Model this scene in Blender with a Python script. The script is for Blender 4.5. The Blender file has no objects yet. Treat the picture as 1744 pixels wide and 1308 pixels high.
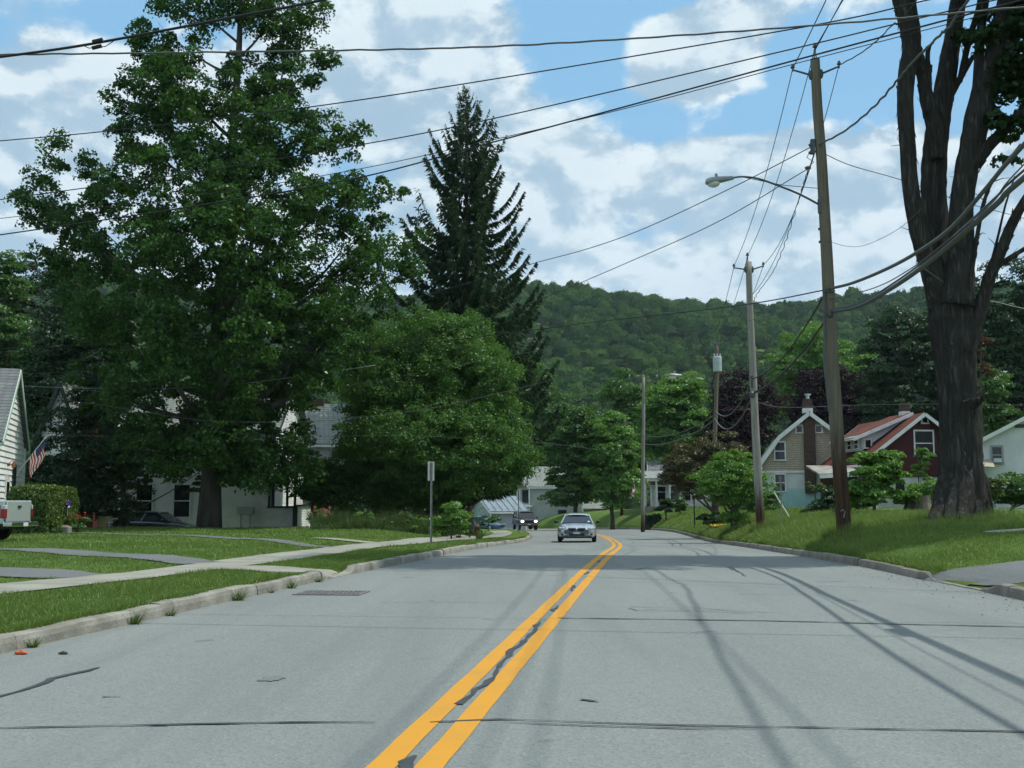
import bpy, bmesh, math, random
import numpy as np
from mathutils import Vector, Matrix
R = math.radians
rnd = random.Random(7)
rs = np.random.RandomState(11)
sc = bpy.context.scene
COL = sc.collection

# ------------------------------------------------------------------ camera
F, CX, CY, HOR = 1900.0, 872.0, 654.0, 856.0      # focal length and centre in photo pixels, horizon row
CAMZ = 1.34
TH = math.atan((HOR - CY) / F)
cd = bpy.data.cameras.new('camera'); cam = bpy.data.objects.new('camera', cd); COL.objects.link(cam)
cd.sensor_width = 36.0; cd.lens = 36.0 * F / 1744.0
cd.clip_start = 0.1; cd.clip_end = 9000
cam.location = (0, 0, CAMZ); cam.rotation_euler = (R(90) + TH, 0, 0)
sc.camera = cam

# ------------------------------------------------------------------ sun and sky
SUN_EL, SUN_AZ = R(63), R(5)                      # azimuth measured from +X towards +Y
SUN = Vector((math.cos(SUN_EL) * math.cos(SUN_AZ), math.cos(SUN_EL) * math.sin(SUN_AZ), math.sin(SUN_EL)))
sd = bpy.data.lights.new('sun', 'SUN'); so = bpy.data.objects.new('sun', sd); COL.objects.link(so)
sd.energy = 3.4; sd.angle = R(0.53); sd.color = (1.0, 0.99, 0.90)
so.rotation_euler = SUN.to_track_quat('Z', 'Y').to_euler(); so.location = (30, 0, 60)
vs = sc.view_settings
vs.view_transform = 'Standard'; vs.look = 'None'; vs.exposure = EXPO = 0.05; vs.gamma = 1.0; vs.use_curve_mapping = False
sc.cycles.use_denoising = True
sc.cycles.max_bounces = 6; sc.cycles.diffuse_bounces = 3; sc.cycles.glossy_bounces = 3
sc.cycles.transmission_bounces = 4; sc.cycles.transparent_max_bounces = 6; sc.cycles.volume_bounces = 0
sc.cycles.caustics_reflective = False; sc.cycles.caustics_refractive = False
sc.cycles.sample_clamp_indirect = 4.0
sc.cycles.use_light_tree = False

def raydir(px, py):
    u = (px - CX) / F; v = (CY - py) / F
    f = Vector((0, math.cos(TH), math.sin(TH))); up = Vector((0, -math.sin(TH), math.cos(TH)))
    return f + up * v + Vector((1, 0, 0)) * u
def P(px, py, Y):
    """a place in the street: sight line through a photo pixel, taken at distance Y down the street"""
    d = raydir(px, py)
    return Vector((0, 0, CAMZ)) + d * (Y / d.y)

class NT:
    """small helper to write node trees"""
    def __init__(s, tree): s.t = tree
    def n(s, typ, **kw):
        nd = s.t.nodes.new(typ)
        for k, v in kw.items(): setattr(nd, k, v)
        return nd
    def set(s, sock, v):
        if hasattr(v, 'is_linked') or hasattr(v, 'links'): s.t.links.new(v, sock)
        else: sock.default_value = v
    def m(s, op, a, b=None, c=None, clamp=False):
        nd = s.n('ShaderNodeMath', operation=op); nd.use_clamp = clamp
        s.set(nd.inputs[0], a)
        if b is not None: s.set(nd.inputs[1], b)
        if c is not None: s.set(nd.inputs[2], c)
        return nd.outputs[0]
    def vm(s, op, a, b=None, out=0):
        nd = s.n('ShaderNodeVectorMath', operation=op)
        s.set(nd.inputs[0], a)
        if b is not None:
            if op == 'SCALE': s.set(nd.inputs[3], b)
            else: s.set(nd.inputs[1], b)
        return nd.outputs[out]
    def mix(s, f, a, b, blend='MIX'):
        nd = s.n('ShaderNodeMix', data_type='RGBA', blend_type=blend)
        s.set(nd.inputs[0], f); s.set(nd.inputs[6], a); s.set(nd.inputs[7], b)
        return nd.outputs[2]
    def noise(s, vec, scale, detail=4, rough=0.55, dist=0.0):
        nd = s.n('ShaderNodeTexNoise')
        if vec is not None: s.t.links.new(vec, nd.inputs['Vector'])
        nd.inputs['Scale'].default_value = scale; nd.inputs['Detail'].default_value = detail
        nd.inputs['Roughness'].default_value = rough; nd.inputs['Distortion'].default_value = dist
        return nd.outputs[0]
    def ss(s, x, a, b):
        nd = s.n('ShaderNodeMapRange', interpolation_type='SMOOTHSTEP')
        s.set(nd.inputs[0], x); nd.inputs[1].default_value = a; nd.inputs[2].default_value = b
        return nd.outputs[0]

def rgba(c): return (c[0], c[1], c[2], 1.0)

world = bpy.data.worlds.new("World"); sc.world = world; world.use_nodes = True
wt = world.node_tree; wt.nodes.clear(); W = NT(wt)
WS = 0.10
world.cycles.sampling_method = 'MANUAL'; world.cycles.sample_map_resolution = 512
def build_sky():
    sky = W.n('ShaderNodeTexSky', sky_type='NISHITA')
    sky.sun_disc = False; sky.sun_elevation = SUN_EL; sky.sun_rotation = R(90) - SUN_AZ
    sky.air_density = 1.0; sky.dust_density = 0.6; sky.ozone_density = 1.5
    tc = W.n('ShaderNodeTexCoord'); D = W.vm('NORMALIZE', tc.outputs['Generated'])
    sep = W.n('ShaderNodeSeparateXYZ'); wt.links.new(D, sep.inputs[0])
    z = W.m('MAXIMUM', sep.outputs[2], 0.0)
    Q = W.vm('MULTIPLY', D, (1.0, 1.0, 1.55))
    def dens(q):
        big = W.noise(q, 7.0, 8, 0.60, 0.12)
        vo = W.n('ShaderNodeTexVoronoi', feature='F1'); vo.inputs['Scale'].default_value = 17
        wob = W.n('ShaderNodeTexNoise'); wob.inputs['Scale'].default_value = 20; wob.inputs['Detail'].default_value = 2; wt.links.new(q, wob.inputs['Vector'])
        wt.links.new(W.vm('ADD', q, W.vm('SCALE', wob.outputs['Color'], .05)), vo.inputs['Vector'])
        return W.m('ADD', big, W.m('MULTIPLY', W.m('SUBTRACT', .42, vo.outputs['Distance']), 0.16))
    n1 = dens(Q)
    off = W.vm('ADD', Q, (0.012, 0.0, 0.030)); n2 = dens(off)
    bias = None
    # open blue holes (+) and heavy banks (-): direction, half width, half height in photo-pixel units, weight
    holes = [(60, -10, 330, 85, -.24), (985, 100, 135, 150, -.33), (1190, 205, 180, 45, -.22), (1420, 120, 200, 105, -.36),
             (1120, -40, 300, 70, -.30), (1640, 60, 170, 120, -.25), (1740, 190, 140, 70, -.18), (620, 25, 110, 40, -.12), (-300, 100, 300, 200, -.2),
             (1090, 385, 120, 35, -.06), (1560, 210, 110, 60, -.10),
             (1190, 95, 135, 80, .34), (960, 235, 170, 75, .16), (700, 130, 230, 170, .14), (90, 200, 260, 130, .16), (1480, 260, 260, 80, .16),
             (1150, 420, 700, 140, .12), (1250, 285, 170, 60, .10)]
    for (px, py, hw, hh, wgt) in holes:
        d0 = raydir(px, py).normalized()
        df = W.vm('SUBTRACT', D, tuple(d0))
        df = W.vm('MULTIPLY', df, (F / hw, F / hw, F / hh))
        L = W.vm('LENGTH', df, out=1)
        g = W.m('MULTIPLY', W.ss(L, 1.25, 0.25), wgt)
        bias = g if bias is None else W.m('ADD', bias, g)
    dn = W.m('ADD', W.m('ADD', n1, bias), 0.105)
    cover = W.ss(dn, 0.43, 0.585)
    cover = W.m('MAXIMUM', cover, W.m('MULTIPLY', W.ss(sep.outputs[2], .36, .08), .62))
    thick = W.ss(dn, 0.50, 0.85)
    lit = W.ss(W.m('SUBTRACT', n1, n2), -0.10, 0.10)
    tone = W.noise(Q, 4.3, 6, 0.55, 0.2)
    shade = W.ss(W.m('ADD', W.m('MULTIPLY', lit, 0.65), W.m('MULTIPLY', tone, 0.7)), 0.30, 1.0)
    grey = (3.7, 5.3, 6.7, 1); white = (8.3, 9.3, 9.7, 1)
    cl = W.mix(shade, grey, white)
    cl = W.mix(W.m('MULTIPLY', W.ss(sep.outputs[2], .34, .12), .42), cl, (5.6, 7.3, 8.7, 1))
    cl = W.mix(W.m('MULTIPLY', thick, 0.25), cl, (4.6, 6.2, 7.5, 1))
    skyc = W.mix(0.8, sky.outputs[0], (2.9, 5.9, 8.9, 1))
    low = W.ss(sep.outputs[2], 0.30, 0.02)
    skyc = W.mix(W.m('MULTIPLY', low, 0.55), skyc, (4.9, 7.0, 8.6, 1))
    col = W.mix(W.m('MULTIPLY', cover, 0.95), skyc, cl)
    bg = W.n('ShaderNodeBackground'); bg.inputs[1].default_value = WS; wt.links.new(col, bg.inputs[0])
    out = W.n('ShaderNodeOutputWorld'); wt.links.new(bg.outputs[0], out.inputs[0])
build_sky()

# ------------------------------------------------------------------ object helpers
def tag(o, label=None, cat=None, group=None, kind=None):
    if label: o['label'] = label
    if cat: o['category'] = cat
    if group: o['group'] = group
    if kind: o['kind'] = kind
    return o
def empty(name, loc, rz=0.0, label=None, cat=None, group=None):
    o = bpy.data.objects.new(name, None); COL.objects.link(o)
    o.empty_display_size = 0.2
    o.location = loc; o.rotation_euler = (0, 0, rz)
    return tag(o, label, cat, group)
def link_mesh(name, me, mats, parent=None):
    if not isinstance(mats, (list, tuple)): mats = [mats]
    for m in mats: me.materials.append(m)
    o = bpy.data.objects.new(name, me); COL.objects.link(o)
    if parent is not None: o.parent = parent
    return o
def copy_tree(o, parent=None):
    c = o.copy(); COL.objects.link(c)
    if parent is not None: c.parent = parent
    for ch in [x for x in COL.objects if x.parent == o]: copy_tree(ch, c)
    return c

class MB:
    def __init__(s): s.v = []; s.f = []; s.mi = []
    def add(s, vs_, fs, mi=0):
        b = len(s.v); s.v += [tuple(x) for x in vs_]
        for f in fs: s.f.append(tuple(b + i for i in f)); s.mi.append(mi)
        return s
    def quad(s, a, b, c, d, mi=0): return s.add([a, b, c, d], [(0, 1, 2, 3)], mi)
    def poly(s, pts, mi=0): return s.add(pts, [tuple(range(len(pts)))], mi)
    def box(s, x0, x1, y0, y1, z0, z1, mi=0, M=None):
        vs_ = [Vector((x, y, z)) for z in (z0, z1) for x, y in ((x0, y0), (x1, y0), (x1, y1), (x0, y1))]
        if M is not None: vs_ = [M @ v for v in vs_]
        return s.add(vs_, [(3, 2, 1, 0), (4, 5, 6, 7), (0, 1, 5, 4), (1, 2, 6, 5), (2, 3, 7, 6), (3, 0, 4, 7)], mi)
    def bar(s, a, b, w, h, mi=0, up=(0, 0, 1)):
        a = Vector(a); b = Vector(b); t = (b - a); L = t.length; t.normalize()
        upv = Vector(up); sx = t.cross(upv)
        if sx.length < 1e-4: sx = t.cross(Vector((1, 0, 0)))
        sx.normalize(); uz = sx.cross(t)
        M = Matrix((( t.x, sx.x, uz.x, a.x), (t.y, sx.y, uz.y, a.y), (t.z, sx.z, uz.z, a.z), (0, 0, 0, 1)))
        return s.box(0, L, -w / 2, w / 2, -h / 2, h / 2, mi, M)
    def tube(s, pts, rad, n=8, mi=0, cap=True, ridge=0.0, seed=0):
        pts = [Vector(p) for p in pts]
        if not isinstance(rad, (list, tuple)): rad = [rad] * len(pts)
        r_ = random.Random(seed)
        rid = [1 + ridge * (r_.random() - 0.5) * 2 for _ in range(n)]
        t0 = (pts[1] - pts[0]).normalized()
        ref = Vector((1, 0, 0)) if abs(t0.x) < 0.8 else Vector((0, 1, 0))
        u = (ref - t0 * ref.dot(t0)).normalized()
        rings = []; base = len(s.v)
        for i, p in enumerate(pts):
            t = (pts[min(i + 1, len(pts) - 1)] - pts[max(i - 1, 0)]).normalized()
            u = (u - t * u.dot(t)).normalized(); w = t.cross(u)
            for k in range(n):
                a = 2 * math.pi * k / n
                rr = rad[i] * rid[k] * (1 + (ridge * 0.6 * (r_.random() - .5) if ridge else 0))
                s.v.append(tuple(p + (u * math.cos(a) + w * math.sin(a)) * rr))
        for i in range(len(pts) - 1):
            for k in range(n):
                k2 = (k + 1) % n
                s.f.append((base + i * n + k, base + i * n + k2, base + (i + 1) * n + k2, base + (i + 1) * n + k)); s.mi.append(mi)
        if cap:
            s.f.append(tuple(base + k for k in reversed(range(n)))); s.mi.append(mi)
            s.f.append(tuple(base + (len(pts) - 1) * n + k for k in range(n))); s.mi.append(mi)
        return s
    def ball(s, c, r, nu=12, nv=8, mi=0, M=None):
        r = r if isinstance(r, (tuple, list)) else (r, r, r)
        vs_ = []; fs = []
        for j in range(nv + 1):
            ph = math.pi * j / nv
            for i in range(nu):
                a = 2 * math.pi * i / nu
                v = Vector((r[0] * math.sin(ph) * math.cos(a), r[1] * math.sin(ph) * math.sin(a), r[2] * math.cos(ph)))
                if M is not None: v = M @ v
                vs_.append(v + Vector(c))
        for j in range(nv):
            for i in range(nu):
                i2 = (i + 1) % nu
                fs.append((j * nu + i, (j + 1) * nu + i, (j + 1) * nu + i2, j * nu + i2))
        return s.add(vs_, fs, mi)
    def build(s, name, mats, parent=None, smooth=False, bevel=0.0, sub=0):
        me = bpy.data.meshes.new(name); me.from_pydata(s.v, [], s.f)
        if len(set(s.mi)) > 1: me.polygons.foreach_set('material_index', s.mi)
        if smooth: me.polygons.foreach_set('use_smooth', [True] * len(s.f))
        me.update()
        o = link_mesh(name, me, mats, parent)
        if bevel:
            b = o.modifiers.new('bevel', 'BEVEL'); b.width = bevel; b.segments = 2; b.limit_method = 'ANGLE'
        if sub:
            b = o.modifiers.new('sub', 'SUBSURF'); b.levels = sub; b.render_levels = sub
        return o

def np_mesh(name, verts, loops_per, mats, parent=None, smooth=False, attr=None):
    """verts (N*k,3), each face k own vertices"""
    nv = len(verts); nf = nv // loops_per
    me = bpy.data.meshes.new(name)
    me.vertices.add(nv); me.vertices.foreach_set('co', np.ascontiguousarray(verts, dtype=np.float32).ravel())
    me.loops.add(nv); me.loops.foreach_set('vertex_index', np.arange(nv, dtype=np.int32))
    me.polygons.add(nf); me.polygons.foreach_set('loop_start', np.arange(0, nv, loops_per, dtype=np.int32))
    if smooth: me.polygons.foreach_set('use_smooth', np.ones(nf, dtype=bool))
    me.update(calc_edges=True)
    if attr is not None:
        at = me.attributes.new('tint', 'FLOAT', 'FACE'); at.data.foreach_set('value', np.ascontiguousarray(attr, dtype=np.float32))
    return link_mesh(name, me, mats, parent)

# ------------------------------------------------------------------ materials
MATS = {}
def mat(name, base, rough=0.7, var=0.0, scale=6.0, bump=0.0, bscale=30.0, spec=0.3, metal=0.0, coords='Object', stretch=(1, 1, 1), base2=None, emit=None, coat=0.0):
    if name in MATS: return MATS[name]
    m = bpy.data.materials.new(name); m.use_nodes = True; t = m.node_tree; T = NT(t)
    bs = t.nodes['Principled BSDF']
    bs.inputs['Roughness'].default_value = rough; bs.inputs['Metallic'].default_value = metal
    bs.inputs['Specular IOR Level'].default_value = spec
    bs.inputs['Coat Weight'].default_value = coat
    tc = T.n('ShaderNodeTexCoord'); vec = tc.outputs[coords]
    if stretch != (1, 1, 1): vec = T.vm('MULTIPLY', vec, stretch)
    if var > 0 or base2:
        n = T.noise(vec, scale, 5, 0.6)
        b2 = base2 if base2 else tuple(c * (1 - var) for c in base)
        b1 = base if base2 else tuple(min(1, c * (1 + var)) for c in base)
        T.set(bs.inputs['Base Color'], T.mix(T.ss(n, 0.3, 0.7), rgba(b2), rgba(b1)))
    else: bs.inputs['Base Color'].default_value = rgba(base)
    if bump:
        bn = T.n('ShaderNodeBump'); bn.inputs['Strength'].default_value = 1.0; bn.inputs['Distance'].default_value = bump
        T.set(bn.inputs['Height'], T.noise(vec, bscale, 4, 0.6)); t.links.new(bn.outputs[0], bs.inputs['Normal'])
    if emit:
        bs.inputs['Emission Color'].default_value = rgba(emit[0]); bs.inputs['Emission Strength'].default_value = emit[1]
    MATS[name] = m; return m

def leaf_mat(name, c1, c2, transl=0.35, gloss=0.06, rough=0.4, tint=False, pw=1.5):
    """leaves: diffuse + light passing through + a little shine; every leaf its own shade between two greens"""
    if name in MATS: return MATS[name]
    m = bpy.data.materials.new(name); m.use_nodes = True; t = m.node_tree; t.nodes.clear(); T = NT(t)
    g = T.n('ShaderNodeNewGeometry')
    if tint:
        at = T.n('ShaderNodeAttribute'); at.attribute_name = 'tint'
        f = T.m('ADD', T.m('MULTIPLY', at.outputs['Fac'], 0.8), T.m('MULTIPLY', g.outputs['Random Per Island'], 0.2))
    else: f = T.m('POWER', g.outputs['Random Per Island'], pw)
    col = T.mix(f, rgba(c1), rgba(c2))
    d = T.n('ShaderNodeBsdfDiffuse'); t.links.new(col, d.inputs[0])
    tr = T.n('ShaderNodeBsdfTranslucent'); T.set(tr.inputs[0], T.mix(0.5, col, rgba((c2[0] * 1.3, c2[1] * 1.3, c2[2] * .6))))
    gl = T.n('ShaderNodeBsdfGlossy'); gl.inputs['Roughness'].default_value = rough; gl.inputs[0].default_value = (.85, .9, .9, 1)
    mx = T.n('ShaderNodeMixShader'); mx.inputs[0].default_value = transl; t.links.new(d.outputs[0], mx.inputs[1]); t.links.new(tr.outputs[0], mx.inputs[2])
    m2 = T.n('ShaderNodeMixShader'); m2.inputs[0].default_value = gloss; t.links.new(mx.outputs[0], m2.inputs[1]); t.links.new(gl.outputs[0], m2.inputs[2])
    o = T.n('ShaderNodeOutputMaterial'); t.links.new(m2.outputs[0], o.inputs[0])
    MATS[name] = m; return m

# ------------------------------------------------------------------ the lie of the land
def spline(xs, ys):
    xs = np.array(xs, float); ys = np.array(ys, float)
    dx = np.diff(xs); dl_ = np.diff(ys) / dx; m = np.zeros_like(ys); m[0], m[-1] = dl_[0], dl_[-1]
    for k in range(1, len(xs) - 1):
        p, q = dl_[k - 1], dl_[k]
        if p * q > 0: w1, w2 = 2 * dx[k] + dx[k - 1], dx[k] + 2 * dx[k - 1]; m[k] = (w1 + w2) / (w1 / p + w2 / q)
    X = np.linspace(xs[0], xs[-1], 4000)
    i = np.clip(np.searchsorted(xs, X) - 1, 0, len(xs) - 2)
    h = xs[i + 1] - xs[i]; t = (X - xs[i]) / h
    Yv = (2*t**3-3*t**2+1)*ys[i] + (t**3-2*t**2+t)*h*m[i] + (-2*t**3+3*t**2)*ys[i+1] + (t**3-t**2)*h*m[i+1]
    return lambda q: np.interp(q, X, Yv)
def sst(a, b, x):
    t = np.clip((np.asarray(x, float) - a) / (b - a), 0, 1); return t * t * (3 - 2 * t)
centre = spline([-60, -20, 0, 5.6, 18, 30, 40, 52, 62, 70, 78, 85, 95, 105, 120, 140, 170, 210], [-8.8, -3.8, -1.28, -.575, .99, 2.5, 3.72, 4.75, 5.3, 5.55, 5.55, 5.25, 4.4, 3.0, 0, -6, -18, -36])
kerbL = spline([-60, -20, 0, 10, 19.7, 27, 40, 52, 62, 70, 75, 85, 95, 105, 120, 140, 170, 210], [-13.4, -8.4, -5.9, -4.59, -3.25, -2.2, -.75, .3, .95, 1.25, 1.3, 1.15, .3, -1.2, -4.3, -10.3, -22.5, -41])
kerbR = spline([-60, -20, 0, 12, 15.5, 19.7, 25.2, 30.3, 40, 52, 62, 70, 80, 90, 97, 105, 120, 140, 170, 210], [-2.0, 3.0, 5.4, 6.75, 7.05, 7.2, 7.45, 7.55, 8.2, 9.1, 9.9, 10.55, 11.2, 11.1, 10.2, 8.6, 5, -1, -13, -31])
zroad = spline([-60, 0, 22, 30, 40, 52, 70, 85, 105, 140, 200, 300, 500], [0, 0, 0, -.05, -.22, -.48, -.70, -.87, -1.2, -2, -4, -9, -9])
def bankf(Y): return 0.018 * sst(40, 70, Y)
def zr(X, Y): return zroad(Y) + bankf(Y) * (X - centre(Y))
platL = spline([-60, 54, 57.5, 61, 80, 140, 300, 400], [.13, .13, -.1, -.75, -1.0, -2, -9, -9])
platR = spline([-60, 14, 17, 28, 100, 140, 300, 400], [.2, .2, .3, 1.02, 1.0, 0, -9, -9])
def notch(Y, c, hw): return sst(hw + .55, hw, np.abs(np.asarray(Y) - c))
CUTL, CUTR = (20.6, .55), (18.2, 1.0)
def hill(X, Y):
    u = X / np.maximum(Y, 1)
    h = 148 * sst(270, 830, Y) ** 0.9
    w = 1 + .03 * np.sin(u * 14 + 1.0) - .035 * np.exp(-((u - .205) / .07) ** 2) + .05 * sst(.3, .6, u) + .05 * sst(-.1, -.45, u)
    return h * w + 3 * np.sin(X / 37 + Y / 51) * sst(300, 500, Y)
def zt(X, Y):
    X = np.asarray(X, float); Y = np.asarray(Y, float)
    kl = kerbL(Y); kr = kerbR(Y); dl = kl - X; dr = X - kr
    zkl = zr(kl, Y) + .13 - .11 * notch(Y, *CUTL) * sst(1.8, .2, dl); zkr = zr(kr, Y) + .13 - .11 * notch(Y, *CUTR) * sst(3, .2, dr)
    L = zkl + (platL(Y) - zkl) * sst(.5, 7, dl)
    Rr = zkr + (platR(Y) - zkr) * (1 - np.exp(-np.maximum(dr, 0) / 1.9))
    und = .03 * np.sin(X * .9 + 1.3) * np.sin(Y * .55) * sst(1.0, 4, np.maximum(dl, dr))
    z = np.where(dl > .05, L, np.where(dr > .05, Rr, zr(X, Y) - .07))
    return z + und + hill(X, Y)
def zt1(x, y): return float(zt(x, y))
def ground_at(px, Y):
    x = P(px, HOR, Y).x
    return Vector((x, Y, zt1(x, Y)))
def hit(px, py, y0=4.0, y1=200.0):
    """where the sight line through a photo pixel meets the ground"""
    prev = y0
    for Y in np.arange(y0, y1, 0.1):
        p = P(px, py, Y)
        if p.z <= float(np.where((p.x > kerbL(Y)) & (p.x < kerbR(Y)), zr(p.x, Y), zt(p.x, Y))): return Vector((p.x, Y, p.z))
    return p
# ------------------------------------------------------------------ ground, road, kerbs, walks
def ground_mat():
    m = bpy.data.materials.new('lawn'); m.use_nodes = True; t = m.node_tree; T = NT(t); bs = t.nodes['Principled BSDF']
    tc = T.n('ShaderNodeTexCoord'); v = tc.outputs['Object']
    big = T.noise(v, .35, 4, .6); mid = T.noise(v, 2.6, 5, .65); fine = T.noise(v, 38, 4, .7)
    c = T.mix(T.ss(big, .3, .7), (.074, .146, .022, 1), (.128, .196, .038, 1))
    c = T.mix(T.m('MULTIPLY', T.ss(mid, .45, .75), .55), c, (.155, .185, .06, 1))
    c = T.mix(T.m('MULTIPLY', T.ss(fine, .35, .7), .5), c, (.042, .092, .015, 1))
    dry = T.ss(T.noise(v, .9, 3, .5), .62, .75)
    c = T.mix(T.m('MULTIPLY', dry, .4), c, (.17, .17, .07, 1))
    t.links.new(c, bs.inputs['Base Color']); bs.inputs['Roughness'].default_value = .9; bs.inputs['Specular IOR Level'].default_value = .15
    b = T.n('ShaderNodeBump'); b.inputs['Distance'].default_value = .05; b.inputs['Strength'].default_value = 1
    t.links.new(T.noise(v, 26, 5, .7), b.inputs['Height']); t.links.new(b.outputs[0], bs.inputs['Normal'])
    return m
def asphalt_mat(name='asphalt', base=(.182, .199, .192), worn=(.215, .234, .222), dark=(.125, .138, .135)):
    m = bpy.data.materials.new(name); m.use_nodes = True; t = m.node_tree; T = NT(t); bs = t.nodes['Principled BSDF']
    tc = T.n('ShaderNodeTexCoord'); v = tc.outputs['Object']
    big = T.noise(T.vm('MULTIPLY', v, (1, .25, 1)), .55, 5, .6); c = T.mix(T.ss(big, .3, .72), rgba(base), rgba(worn))
    pt = T.noise(v, 3.1, 6, .65); c = T.mix(T.m('MULTIPLY', T.ss(pt, .58, .75), .35), c, rgba(dark))
    gr = T.n('ShaderNodeTexVoronoi'); gr.inputs['Scale'].default_value = 55; t.links.new(v, gr.inputs['Vector'])
    gs = T.n('ShaderNodeSeparateColor'); t.links.new(gr.outputs['Color'], gs.inputs[0])
    c = T.mix(T.m('MULTIPLY', T.ss(gs.outputs[0], .55, 1.0), .28), c, (.31, .33, .31, 1))
    c = T.mix(T.m('MULTIPLY', T.ss(gs.outputs[1], .6, 1.0), .3), c, (.085, .09, .092, 1))
    wr = T.noise(T.vm('MULTIPLY', v, (1.1, .07, 1)), .9, 4, .6); c = T.mix(T.m('MULTIPLY', T.ss(wr, .48, .70), .42), c, (.145, .16, .158, 1))
    sp = T.noise(v, 1.2, 2, .5); c = T.mix(T.m('MULTIPLY', T.ss(sp, .69, .73), .5), c, (.1, .1, .1, 1))
    t.links.new(c, bs.inputs['Base Color']); bs.inputs['Roughness'].default_value = .82; bs.inputs['Specular IOR Level'].default_value = .25
    b = T.n('ShaderNodeBump'); b.inputs['Distance'].default_value = .006; b.inputs['Strength'].default_value = .8
    t.links.new(gr.outputs['Distance'], b.inputs['Height']); t.links.new(b.outputs[0], bs.inputs['Normal'])
    return m
M_LAWN = ground_mat(); M_ASPH = asphalt_mat()
M_DRIVE = asphalt_mat('driveway_asphalt', (.11, .118, .12), (.145, .152, .155), (.08, .085, .085))
M_CONC = mat('concrete', (.31, .30, .26), .9, .16, 2.2, .006, 60, base2=(.23, .22, .185))
M_KERB = mat('kerb_concrete', (.31, .30, .26), .92, .2, 2.6, .012, 26, base2=(.19, .18, .15))

def build_ground():
    ys = np.concatenate([np.arange(-50, 4, 3.0), np.arange(4, 42, .4), np.arange(42, 112, .8), np.arange(112, 200, 4), np.arange(200, 900, 16), np.array([950, 1100, 1500, 2200, 3200.])])
    offs = np.concatenate([np.array([.1, .25, .5, .8, 1.1, 1.5, 1.9, 2.4, 3.0, 3.6, 4.3, 5, 5.8, 6.6, 7.5]), np.arange(8.5, 30, 1.2), np.arange(31, 60, 3), np.arange(65, 160, 9), np.arange(175, 900, 30), np.array([1000, 1500, 2500.])])
    mids = None
    rows = []
    for Y in ys:
        yk = min(max(Y, -60), 200); kl = float(kerbL(yk)); kr = float(kerbR(yk))
        if Y > 140:      # far beyond the bend the columns straighten out
            f = min(1, (Y - 140) / 60); kl = kl + (-60 - kl) * f; kr = kr + (-50 - kr) * f
        xs = np.concatenate([kl - offs[::-1], np.array([kl - .03, kl + .3, (kl + kr) / 2, kr - .3, kr + .03]), kr + offs])
        rows.append(np.stack([xs, np.full_like(xs, Y)], 1))
    g = np.array(rows); ny, nx = g.shape[:2]
    z = zt(g[..., 0], g[..., 1])
    V = np.concatenate([g, z[..., None]], 2).reshape(-1, 3)
    idx = np.arange(ny * nx).reshape(ny, nx)
    Fc = np.stack([idx[:-1, :-1], idx[:-1, 1:], idx[1:, 1:], idx[1:, :-1]], -1).reshape(-1, 4)
    me = bpy.data.meshes.new('ground'); me.from_pydata(V.tolist(), [], Fc.tolist())
    me.polygons.foreach_set('use_smooth', [True] * len(Fc)); me.update()
    tag(link_mesh('ground', me, M_LAWN), kind='structure')
build_ground()

def strip(name, ys, xa, xb, zf, m, nx=8, kind='structure', dz=0.0, smooth=True):
    V = []; Fc = []
    for j, Y in enumerate(ys):
        a, b = float(xa(Y)), float(xb(Y))
        for i in range(nx + 1):
            x = a + (b - a) * i / nx; V.append((x, Y, float(zf(x, Y)) + dz))
    n = nx + 1
    for j in range(len(ys) - 1):
        for i in range(nx): Fc.append((j * n + i, j * n + i + 1, (j + 1) * n + i + 1, (j + 1) * n + i))
    me = bpy.data.meshes.new(name); me.from_pydata(V, [], Fc); me.polygons.foreach_set('use_smooth', [True] * len(Fc)); me.update()
    return tag(link_mesh(name, me, m), kind=kind)
road_ys = np.concatenate([np.arange(-50, 0, 2.0), np.arange(0, 112, .5), np.arange(112, 206, 2)])
strip('road', road_ys, lambda y: kerbL(y) - .02, lambda y: kerbR(y) + .02, zr, M_ASPH, 16)

PAVED = []     # (list of points, half width) where no grass grows
def ribbon_mesh(pts, w, zf, step=.35, nx=6, dz=.02, jit=0.0, seed=1):
    pts = [Vector((p[0], p[1], 0)) for p in pts]
    r_ = random.Random(seed); S = []
    for a, b, wa, wb in zip(pts[:-1], pts[1:], w[:-1], w[1:]):
        n = max(1, int((b - a).length / step))
        for k in range(n): S.append((a.lerp(b, k / n), wa + (wb - wa) * k / n))
    S.append((pts[-1], w[-1])); V = []; Fc = []
    for i, (p, ww) in enumerate(S):
        t = (S[min(i + 1, len(S) - 1)][0] - S[max(i - 1, 0)][0]).normalized(); nrm = Vector((-t.y, t.x, 0))
        jj = (r_.random() - .5) * jit
        for k in range(nx + 1):
            q = p + nrm * (ww * (k / nx - .5) + (jj if k in (0, nx) else 0)); V.append((q.x, q.y, float(zf(q.x, q.y)) + dz))
    n = nx + 1
    for j in range(len(S) - 1):
        for i in range(nx): Fc.append((j * n + i + 1, j * n + i, (j + 1) * n + i, (j + 1) * n + i + 1))
    return V, Fc
def ribbon(name, pts, w, m, zf=zt, kind='structure', paved=True, **kw):
    if not isinstance(w, (list, tuple)): w = [w] * len(pts)
    V, Fc = ribbon_mesh(pts, w, zf, **kw)
    me = bpy.data.meshes.new(name); me.from_pydata(V, [], Fc); me.update()
    o = tag(link_mesh(name, me, m), kind=kind)
    if paved: PAVED.append(([(p[0], p[1]) for p in pts], [q / 2 for q in w]))
    return o

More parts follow.
